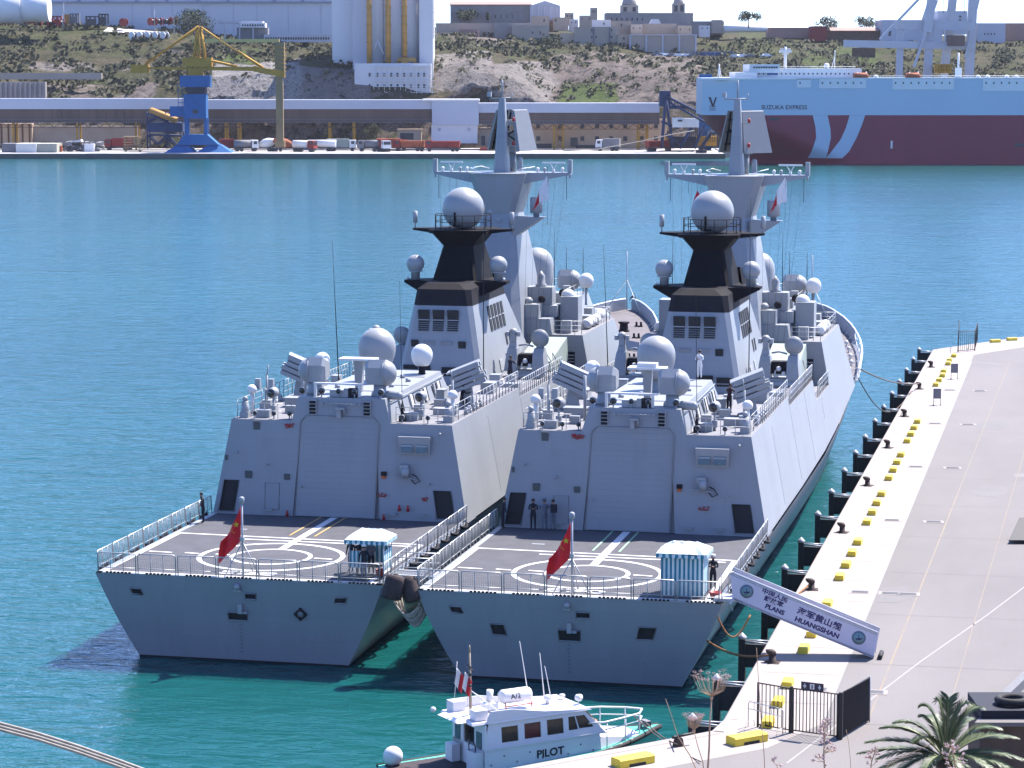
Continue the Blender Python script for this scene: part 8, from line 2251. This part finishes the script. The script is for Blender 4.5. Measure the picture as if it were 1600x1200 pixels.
hb2.add([(0, -1.4, -.5), (0, 1.4, -.5), (0, 1.9, .25), (0, 1.95, .72), (0, -1.95, .72), (0, -1.9, .25)], [(0, 1, 2, 3, 4, 5)])
part('hull', hb2, 'cyan', pb_)
mb = MB()
mb.add([(x, sec(x)[0], sec(x)[1]) for x in xsb] + [(x, -sec(x)[0], sec(x)[1]) for x in reversed(xsb)], [tuple(range(24))]); part('side_deck', mb, 'cyan', pb_)
mb = MB(); mb.box(.15, 3.3, -1.6, 1.6, .74, .79); part('aft_deck_mat', mb, 'brownd', pb_)
for sg in (1, -1):
    mb = MB(); mb.tube([(x, sg * (sec(x)[0] + .04), sec(x)[1] - .06) for x in xsb], .11, 6); part('rubbing_strake', mb, 'rubber', pb_)
    mb = MB()
    for x in (9.3, 9.9, 10.6): mb.tube([(x, sg * (sec(x)[0] + .1), sec(x)[1] - .1), (x + .1, sg * (sec(x)[0] - .02), sec(x)[1] + .05)], .05, 4)
    part('lashing', mb, 'rope2', pb_)
# cabin
def cab(name, z0, a, z1, b, m_='boatw'):
    mb = MB(); mb.taper(z0, a, z1, b); return part(name, mb, m_, pb_)
lo = cab('cabin_lower', .7, (3.3, 9.0, -1.42, 1.42), 1.75, (3.3, 8.9, -1.4, 1.4))
mb = MB(); mb.add([(8.9, -1.36, .85), (8.9, 1.36, .85), (11.4, .7, 1.15), (11.4, -.7, 1.15), (8.9, -1.2, 1.55), (8.9, 1.2, 1.55), (11.3, .55, 1.32), (11.3, -.55, 1.32)], [(3, 2, 1, 0), (4, 5, 6, 7), (0, 1, 5, 4), (1, 2, 6, 5), (2, 3, 7, 6), (3, 0, 4, 7)]); part('fore_trunk', mb, 'boatw', pb_)
# wheelhouse walls with openings
zw0, zw1 = 1.75, 2.95
def wside(sg):
    mb = MB(); dk2 = MB()
    def fn(u, z):
        t = (z - zw0) / (zw1 - zw0); y = 1.38 - .12 * t
        u2 = u if u < 7.5 else u - (u - 7.5) * .62 * t
        u3 = u2 + (.25 * t if u < 3.6 else 0)
        return Vector((u3, sg * y, z))
    wins = [(4.15, 4.95, 1.98, 2.68), (5.25, 6.05, 2.0, 2.7), (6.35, 7.15, 2.02, 2.72), (7.4, 7.95, 2.1, 2.72), (8.02, 8.9, 2.12, 2.72)]
    holed(mb, [3.3, 9.25], [zw0, zw1], wins, fn, (0, -sg * .08, 0))
    o = part('cabin_side', mb, 'boatw', pb_)
    for i, w in enumerate(wins):
        g_ = MB(); g_.add([fn(w[0], w[2]) + Vector((0, -sg * .05, 0)), fn(w[1], w[2]) + Vector((0, -sg * .05, 0)), fn(w[1], w[3]) + Vector((0, -sg * .05, 0)), fn(w[0], w[3]) + Vector((0, -sg * .05, 0))], [(0, 1, 2, 3)]); part('window', g_, 'winr' if i == 1 else 'winb', o)
wside(1); wside(-1)
mb = MB(); mb.add([(9.25, -1.38, 1.75), (9.25, 1.38, 1.75), (8.17, 1.26, 2.95), (8.17, -1.26, 2.95)], [(0, 1, 2, 3)]); ws_ = part('windscreen_frame', mb, 'boatw', pb_)
for y in (-1.0, -.3, .4):
    g_ = MB(); g_.add([(9.22, y, 1.95), (9.22, y + .6, 1.95), (8.42, y + .58, 2.78), (8.42, y + .02, 2.78)], [(0, 1, 2, 3)]); part('window', g_, 'winb', ws_).location = (.05, 0, .03)
# aft face with the open doorway
mb = MB(); mb.box(3.3, 3.38, -1.42, -.5, .75, 2.9); mb.box(3.3, 3.38, .45, 1.42, .75, 2.9); mb.box(3.3, 3.38, -.5, .45, 2.6, 2.9); af = part('aft_wall', mb, 'boatw', pb_)
mb = MB(); mb.add([(3.6, -.5, .76), (3.6, .45, .76), (3.6, .45, 2.6), (3.6, -.5, 2.6)], [(0, 1, 2, 3)]); part('doorway', mb, 'dark', af)
for y in (-1.15, .72): 
    mb = MB(); mb.box(3.27, 3.3, y, y + .45, 1.75, 2.5); part('window', mb, 'wint', af)
for c__, d__ in (((3.1, -.95, 1.2), (.45, .7, .95)), ((3.05, .95, 1.15), (.4, .6, .85))):
    mb = MB(); mb.cbox(c__, d__); part('locker', mb, 'boatw', pb_)
mb = MB(); mb.tube([(2.95, -.95 + .3 * math.cos(a), 1.85 + .3 * math.sin(a)) for a in [2 * PI * k / 12 for k in range(12)]], .03, 4, closed=True); part('steering_wheel', mb, 'navy', pb_)
# roof with raised coaming and overhang
mb = MB(); mb.taper(2.95, (2.7, 8.5, -1.4, 1.4), 3.05, (2.75, 8.35, -1.36, 1.36)); rf_ = part('roof', mb, 'boatw', pb_)
for sg in (1, -1):
    mb = MB(); mb.prism([(3.4, sg * 1.38, 3.0), (8.2, sg * 1.38, 3.0), (6.2, sg * 1.38, 3.18), (4.6, sg * 1.38, 3.48), (3.6, sg * 1.38, 3.5)], (0, -sg * .06, 0)); part('roof_coaming', mb, 'boatw', rf_)
mb = MB(); mb.taper(3.0, (2.3, 3.4, -.9, .9), 3.1, (2.5, 3.4, -.8, .8)); mb.cbox((3.2, .9, 3.3), (.6, .6, .5)); mb.cbox((3.3, -.9, 3.3), (.6, .5, .45)); part('roof_wing', mb, 'boatw', rf_)
mb = MB(); mb.ball((2.2, 1.1, 3.2), .13, 10, 6); part('searchlight', mb, 'white', rf_)
mb = MB(); mb.lathe((5.6, .1, 3.65), [(.02, -.75), (.27, -.7), (.33, -.6), (.33, .6), (.27, .7), (.02, .75)], 16, axis=Vector((1, 0, 0))); rr_ = part('raft_canister', mb, 'white', rf_)
text_part('raft_marking', 'A/2', .34, 'navy', rr_, frame((5.45, -.24, 3.69), (1, 0, 0), (0, .3, 1)), .0)
mb = MB(); mb.rod((4.95, -.3, 3.1), (4.95, -.2, 3.45), .03); mb.rod((6.2, -.3, 3.1), (6.2, -.2, 3.45), .03); mb.rod((4.9, -.32, 3.3), (6.3, -.32, 3.3), .025); part('raft_cradle', mb, 'redp', rf_)
mb = MB(); mb.cone((4.45, .3, 3.35), (4.5, .3, 4.0), .14, .15, 10); mb.cbox((4.4, .2, 3.3), (.6, .5, .3)); part('radar_pod', mb, 'white', rf_)
mb = MB(); mb.cone((3.35, -.1, 3.0), (3.3, -.1, 6.0), .07, .045, 8); mb.cone((3.3, -.1, 6.0), (3.3, -.1, 6.3), .06, .02, 8); ms = part('mast', mb, 'mastb', rf_)
mb = MB()
for z in (5.35, 5.0, 4.5): 
    for dx in (-.22, .2): mb.ball((3.3 + dx * .4, -.1 + dx, z), .07, 8, 5)
mb.rod((3.3, -.4, 5.2), (3.3, .2, 5.2), .03)
part('mast_lights', mb, 'iron', ms)
mb = MB(); mb.rod((3.35, -.1, 4.2), (4.5, -.4, 3.2), .035); part('stay', mb, 'white', ms)
for (x, y, dx, h) in ((6.6, .6, -.5, 3.0), (7.1, -.5, -.4, 2.0), (7.4, .7, -.25, 2.3)):
    mb = MB(); mb.cone((x, y, 3.0), (x + dx, y, 3.0 + h), .03, .012, 5); part('whip_aerial', mb, 'white', rf_)
mb = MB(); mb.ball((7.2, .1, 3.3), .18, 12, 7, zmin=-.5); mb.rod((7.2, .1, 3.05), (7.2, .1, 3.2), .1); part('antenna_dome', mb, 'white', rf_)
mb = MB(); mb.lathe((8.3, -.6, 3.35), [(.02, -.1), (.15, -.08), (.17, .12)], 12, axis=Vector((.4, -1, .1))); mb.rod((8.3, -.6, 3.0), (8.3, -.6, 3.25), .03); part('searchlight', mb, 'white', rf_)
mb = MB(); mb.lathe((8.15, .5, 3.15), [(.02, 0), (.14, .02), (.12, .12)], 10); part('horn', mb, 'white', rf_)
# trim line, portlights and lettering
for sg in (1, -1):
    mb = MB(); mb.prism([(3.35, sg * 1.41, 1.72), (8.95, sg * 1.41, 1.78), (8.95, sg * 1.41, 1.84), (3.35, sg * 1.41, 1.78)], (0, sg * .04, 0)); part('trim', mb, 'white', pb_)
    mb = MB()
    for k in range(9): mb.ball((3.6 + k * .62, sg * 1.425, 1.05 + .35 * (k % 2)), .035, 6, 4)
    part('bolt_heads', mb, 'iron', pb_, kind='stuff')
text_part('lettering', 'PILOT', .5, 'navy', pb_, frame((6.45, -1.425, 1.23), (1, 0, 0.02), (0, 0, 1)), .012)
# bow rail
for sg in (1, -1):
    mb = MB(); pts = [(8.4, sg * 1.3, 2.3), (9.2, sg * 1.35, 2.25), (10.4, sg * 1.05, 2.25), (11.4, sg * .6, 2.2), (11.9, 0, 2.2)]
    mb.tube(pts, .045, 6); mb.tube([(p[0], p[1], p[2] - .35) for p in pts[1:]], .03, 5)
    for (x, y) in ((9.3, 1.33), (10.4, 1.05), (11.4, .6)): mb.rod((x, sg * y, sec(x)[1]), (x, sg * y, 2.22), .03, 5)
    part('bow_rail', mb, 'white', pb_)
mb = MB(); mb.tube([(9.6 + .32 * math.cos(a), .55 + .0, 1.62 + .32 * math.sin(a) * .4 + .1) for a in [PI * k / 8 for k in range(9)]], .07, 6); part('lifebuoy', mb, 'orange', pb_)
mb = MB(); mb.cbox((12.1, 0, 1.5), (.25, .5, .25)); mb.cone((11.8, 0, 1.3), (11.8, 0, 1.6), .1, .1, 8); part('bow_bitt', mb, 'greyf', pb_)
for i, (x, y) in enumerate(((.5, 1.5), (.3, -1.6))):
    if i == 0:
        bf = Vector((x, y, 1.15)); 
        ob = thing('ball_fender', 'white ball fender with a dark tip on the stern of the pilot boat', 'fender', tuple(Vector((stern.x, stern.y, 0)) + Matrix.Rotation(th, 3, 'Z') @ bf))
        mb = MB(); mb.ball((0, 0, 0), .42, 18, 12); part('ball', mb, 'white', ob); mb = MB(); mb.cone((.12, -.1, -.32), (.2, -.16, -.46), .14, .08, 8); part('tip', mb, 'navy', ob)
mb = MB()
for x, y in ((.25, 1.6), (.35, 1.75)): mb.cone((x, y, .75), (x, y, 1.05), .06, .06, 6)
mb.rod((.1, 1.65, 1.0), (.5, 1.65, 1.0), .04); part('stern_bitt', mb, 'steel', pb_)
# boat flags
for i, (dx, dy, m_, lab) in enumerate(((-.35, .35, 'redf2', 'red and white flag on a thin staff left of the pilot boat mast'), (.0, -.15, 'redf2', 'faded red and white pennant against the pilot boat mast'))):
    base = Vector((stern.x, stern.y, 0)) + Matrix.Rotation(th, 3, 'Z') @ Vector((3.3 + dx, dy, 4.0 - .1 * i))
    o = cloth_flag('boat_flag', lab, tuple(base), ['cloth', m_], .5, .7, (lambda s, t, k=i: (s * .3 - .22 * k - .12 * (1 - t), .04 * math.sin(6 * s), t * .68 - s * .42 + .2)), split=.5, nx=8, ny=6, ang=PSI)
    tag(o, lab, 'flag'); mb = MB(); mb.rod((-.15, .02, -.9), (.0, .02, 1.15), .012, 4); part('staff', mb, 'white', o)
rope('mooring rope from the pilot boat bow to the small cleat on the quay', tuple(pb_.location + Matrix.Rotation(th, 3, 'Z') @ Vector((12.0, -.2, 1.45))), tuple(onz(1058, 1163, 2.3)), .12, .03, 'roped')
rope('second slack rope from the pilot boat fore deck past the cleat', tuple(pb_.location + Matrix.Rotation(th, 3, 'Z') @ Vector((11.2, -.5, 1.9))), tuple(onz(1095, 1190, 2.1)), .2, .025, 'roped')
cl = onz(1060, 1166, QZ); ck = thing('mooring_cleat', 'small brown horned cleat on the quay in front of the pilot boat bow', 'cleat', (cl.x, cl.y, QZ), th)
mb = MB(); mb.taper(0, (-.2, .2, -.16, .16), .35, (-.14, .14, -.1, .1)); part('post', mb, 'rust', ck); mb = MB(); mb.rod((-.1, 0, .42), (.75, 0, .46), .06, 8); mb.rod((-.3, .0, .4), (-.1, 0, .42), .06, 8); part('horn', mb, 'iron', ck)
# ---------------------------------------------------------------- near right: palm, kiosk roofs
def palm():
    cy = 93.0; c = ondep(1478, 1188, cy)
    r = thing('palm_tree', 'green feather palm at the lower right corner', 'palm tree', (c.x, c.y, QZ), PSI)
    h = c.z - QZ
    mb = MB(); mb.cone((0, 0, 0), (0, 0, h), .32, .36, 12)
    for k in range(14): mb.lathe((0, 0, .1 + k * h / 15), [(.36, 0), (.42, .06), (.36, .12)], 10)
    part('trunk', mb, 'bark', r)
    R_ = random.Random(4)
    fr_ = [(-2.9, 0.5, .55), (-2.6, -.2, .1), (-1.9, .3, 1.35), (-2.3, .9, 1.0), (-.95, .2, 2.0), (-.35, .1, 2.2), (.15, .4, 2.25), (.75, .1, 2.1), (1.35, .3, 1.9), (2.0, .0, 1.2), (2.7, .4, .75), (2.9, -.4, .1), (-2.2, -1.4, -.2), (1.6, -1.4, -.1), (-1.2, -1.9, -.1), (.4, -2.0, -.1), (-2.9, -.8, -.35), (-.6, 1.8, 1.2), (1.2, 1.9, 1.1), (-1.4, -.8, .9), (2.3, 1.4, .5), (-3.1, 1.0, .0), (2.8, -1.2, -.4)]
    for i, (dx, dy, dz) in enumerate(fr_):
        tip = Vector((dx, dy, dz)); mid_ = Vector((dx * .45, dy * .45, max(dz, 0) * .75 + .9 - .1 * abs(dx)))
        pts = [Vector((0, 0, 0)).lerp(mid_, t).lerp(mid_.lerp(tip, t), t) for t in [k / 14 for k in range(15)]]
        mb = MB(); mb.tube(pts, [.045 - .0028 * k for k in range(15)], 4)
        o = part('frond', mb, 'frondrib', r, (0, 0, h))
        lf = MB(); m_ = 74
        for k in range(m_):
            t = .16 + .84 * k / m_; q = t * 14; a = int(min(13, q)); p = pts[a].lerp(pts[a + 1], q - a); d = (pts[a + 1] - pts[a]).normalized()
            s_ = d.cross(Vector((0, 0, 1))).normalized(); L_ = .55 * math.sin(PI * (.12 + .84 * t)) ** .6 * R_.uniform(.85, 1.1)
            for sg in (-1, 1):
                e = p + (s_ * sg * .8 + d * .75 + Vector((0, 0, -.2 + .5 * (1 - t) + R_.uniform(-.12, .12)))).normalized() * L_; w = d * .017
                m2 = p.lerp(e, .5) + Vector((0, 0, .03)); lf.add([p - w, m2 - w * 1.3, e, m2 + w * 1.3, p + w], [(0, 1, 2, 3, 4)])
        part('leaflets', lf, 'frond', o, kind='stuff')
fm('frond', (.1, .15, .06), .5, var=.35, scale=2.2)
fm('frondrib', (.3, .33, .14), .6)
fm('kwall', (.13, .09, .07), var=.3, scale=1.0)
palm()
def kiosk():
    cy = 98.0
    p = [ondep(u, v, cy) for u, v in ((1523, 1129), (1640, 1141))]
    b = thing('kiosk', 'flat roofed kiosk with pale roof edge and old tyre at the lower right edge', 'kiosk', (p[0].x, p[0].y, QZ), math.atan2(p[1].y - p[0].y, p[1].x - p[0].x))
    W = (Vector((p[1].x, p[1].y)) - Vector((p[0].x, p[0].y))).length; z = p[0].z - QZ
    mb = MB(); mb.hexa([Vector(q) for q in ((0, 0, z - .16), (W, 0, z - .16), (W, 4, z - .16), (1.4, 3.6, z - .16), (0, 0, z), (W, 0, z), (W, 4, z), (1.4, 3.6, z))]); part('roof', mb, 'asph', b)
    mb = MB(); mb.box(.35, W, .6, 3.6, z + .02, z + .32); part('tarpaulin', mb, 'navy', b)
    mb = MB(); mb.box(.3, W, .5, 3, 0, z - .18); part('wall', mb, 'kwall', b)
    mb = MB(); mb.tube([(1.75 + .55 * math.cos(a), 1.6 + .5 * math.sin(a), z + .5) for a in [2 * PI * k / 20 for k in range(20)]], .16, 8, closed=True); part('tyre', mb, 'rubber', b)
    q1, q2 = onz(1552, 1116, QZ), onz(1620, 1050, QZ)
    o = thing('low_wall', 'low grey kerb wall running diagonally to the kiosk', 'wall', (q1.x, q1.y, QZ), math.atan2(q2.y - q1.y, q2.x - q1.x))
    mb = MB(); mb.box(0, (q2 - q1).length, -.2, .2, 0, .45); part('wall', mb, 'drain', o)
    cy = 150; a = ondep(1576, 846, cy)
    b = thing('canopy', 'dark pointed canopy corner at the right picture edge above the apron', 'canopy', (a.x, a.y, QZ), PSI)
    z = a.z - QZ
    mb = MB(); mb.hexa([Vector(q) for q in ((0, 0, z), (6, 0, z), (6, 3, z), (1.2, 3, z), (0, 0, z + .08), (6, -.0, z + .08), (6, 3, z + .9), (1.2, 3, z + .9))]); part('roof', mb, 'iron', b)
    mb = MB(); mb.box(2.6, 2.75, 1, 1.15, 0, z); mb.box(5.6, 5.75, 1, 1.15, 0, z); part('post', mb, 'steel', b)
kiosk()
# ---------------------------------------------------------------- the bastion under the photographer and its dry plants
mb = MB(); mb.box(-70, 70, -40, 9.3, -3, 27.15); part('bastion', mb, 'stoneb', loc=tuple(CG), rot=PSI, kind='structure')
fm('dry', (.42, .29, .2), .8, var=.3, scale=12); fm('dryp', (.6, .44, .42), .8, var=.35, scale=20)
def stemplant(label, pts, cy, r0, umbel=None, heads=0, seed=0, leaf=0):
    R_ = random.Random(seed)
    P = [ondep(u, v, cy) for u, v in pts]
    base = P[-1]
    root = Vector((base.x, base.y, 27.15))
    o = thing('dry_plant', label, 'dry plant', tuple(root), 0, 'dry plants in front of the view')
    mb = MB(); n = len(P); allp = [p - root for p in P] + [Vector((0, 0, 0))]
    mb.tube(allp, [r0 * (.55 + .45 * i / n) for i in range(n + 1)], 6); st = part('stem', mb, 'dry', o)
    top = P[0] - root; px_ = cy / FPX
    ax = (P[0] - P[1]).normalized()
    if umbel:
        W, H_ = umbel
        mb = MB(); fl_ = MB()
        for k in range(34):
            a = 2 * PI * k / 34 * 2.3; q = (.35 + .65 * R_.random())
            side = VR * math.cos(a) + VD * math.sin(a)
            e = top + side * W * px_ * .5 * q + Vector((0, 0, 1)) * H_ * px_ * (.55 + .5 * q)
            m_ = top + side * W * px_ * .33 * q + Vector((0, 0, 1)) * H_ * px_ * .3
            mb.tube([top, top.lerp(m_, .6) , m_, e], [.0011, .0009, .0008, .0006], 4)
            for j in range(9):
                d = Vector((R_.gauss(0, 1), R_.gauss(0, 1), abs(R_.gauss(0, 1)))).normalized() * R_.uniform(.003, .011); fl_.tube([e, e + d], .0004, 3); fl_.ball(e + d, .0011, 5, 3)
        mb.lathe(top - Vector((0, 0, .012)), [(.003, 0), (.006, .008), (.004, .014)], 8)
        part('umbel_rays', mb, 'dry', o, kind='stuff'); part('seeds', fl_, 'dryp', o, kind='stuff')
    if heads:
        mb = MB(); sm2 = MB()
        for k in range(heads):
            t = R_.random(); i = min(n - 2, int(t * (n - 1))); p = (P[i].lerp(P[i + 1], t * (n - 1) - i)) - root
            side = (VR * R_.uniform(-1, 1) + VD * R_.uniform(-1, 1) + Vector((0, 0, R_.uniform(-.1, .9)))).normalized()
            e = p + side * px_ * R_.uniform(8, 26) * (.4 + .6 * t)
            sm2.tube([p, p.lerp(e, .5) + Vector((0, 0, -.002)), e], .0009, 4)
            for j in range(11):
                d = (side + Vector((R_.gauss(0, .6), R_.gauss(0, .6), R_.gauss(0, .6)))).normalized() * R_.uniform(.006, .013); w = d.orthogonal().normalized() * .0022
                mb.add([e - w, e + d, e + w], [(0, 1, 2)])
            mb.ball(e, .0042, 7, 5)
        part('twigs', sm2, 'dry', o, kind='stuff'); part('seed_heads', mb, 'dryp', o, kind='stuff')
    return o
stemplant('tall dry umbel plant with wide brown flower head, right of the pilot boat bow', [(1112, 1088), (1109, 1130), (1108, 1170), (1104, 1230)], 8.4, .0042, umbel=(66, 34), seed=1)
stemplant('small dry umbel plant left of the tall one', [(1084, 1140), (1090, 1165), (1098, 1190), (1103, 1230)], 8.2, .0022, umbel=(30, 22), seed=2)
stemplant('bare bent dry stalk standing before the quay cleat', [(1040, 1092), (1048, 1115), (1060, 1152), (1078, 1180), (1100, 1230)], 8.0, .0024, seed=3)
stemplant('long thin bare stalk passing in front of the barred gate', [(1182, 1012), (1185, 1060), (1189, 1120), (1194, 1180), (1196, 1240)], 8.6, .0017, seed=4)
stemplant('pinkish thistle with many dry heads in front of the gate post', [(1290, 1128), (1289, 1150), (1287, 1175), (1290, 1235)], 8.0, .003, heads=44, seed=5)
stemplant('low thistle tip at the bottom edge left of the big thistle', [(1206, 1188), (1214, 1196), (1222, 1235)], 8.2, .002, heads=9, seed=6)
stemplant('thistle with dry heads at the bottom edge left of the palm', [(1368, 1172), (1362, 1190), (1356, 1235)], 8.1, .0024, heads=22, seed=7)
stemplant('pinkish dry thistle head in front of the palm', [(1486, 1164), (1490, 1182), (1500, 1240)], 7.6, .003, heads=30, seed=8)
stemplant('curved pale stalk crossing the palm from upper right to lower left', [(1455, 1158), (1452, 1164), (1425, 1176), (1390, 1194), (1350, 1240)], 8.3, .0018, seed=9)
stemplant('thin curved stalk right of the barred gate', [(1322, 1140), (1326, 1160), (1329, 1190), (1330, 1240)], 8.5, .0012, seed=10)
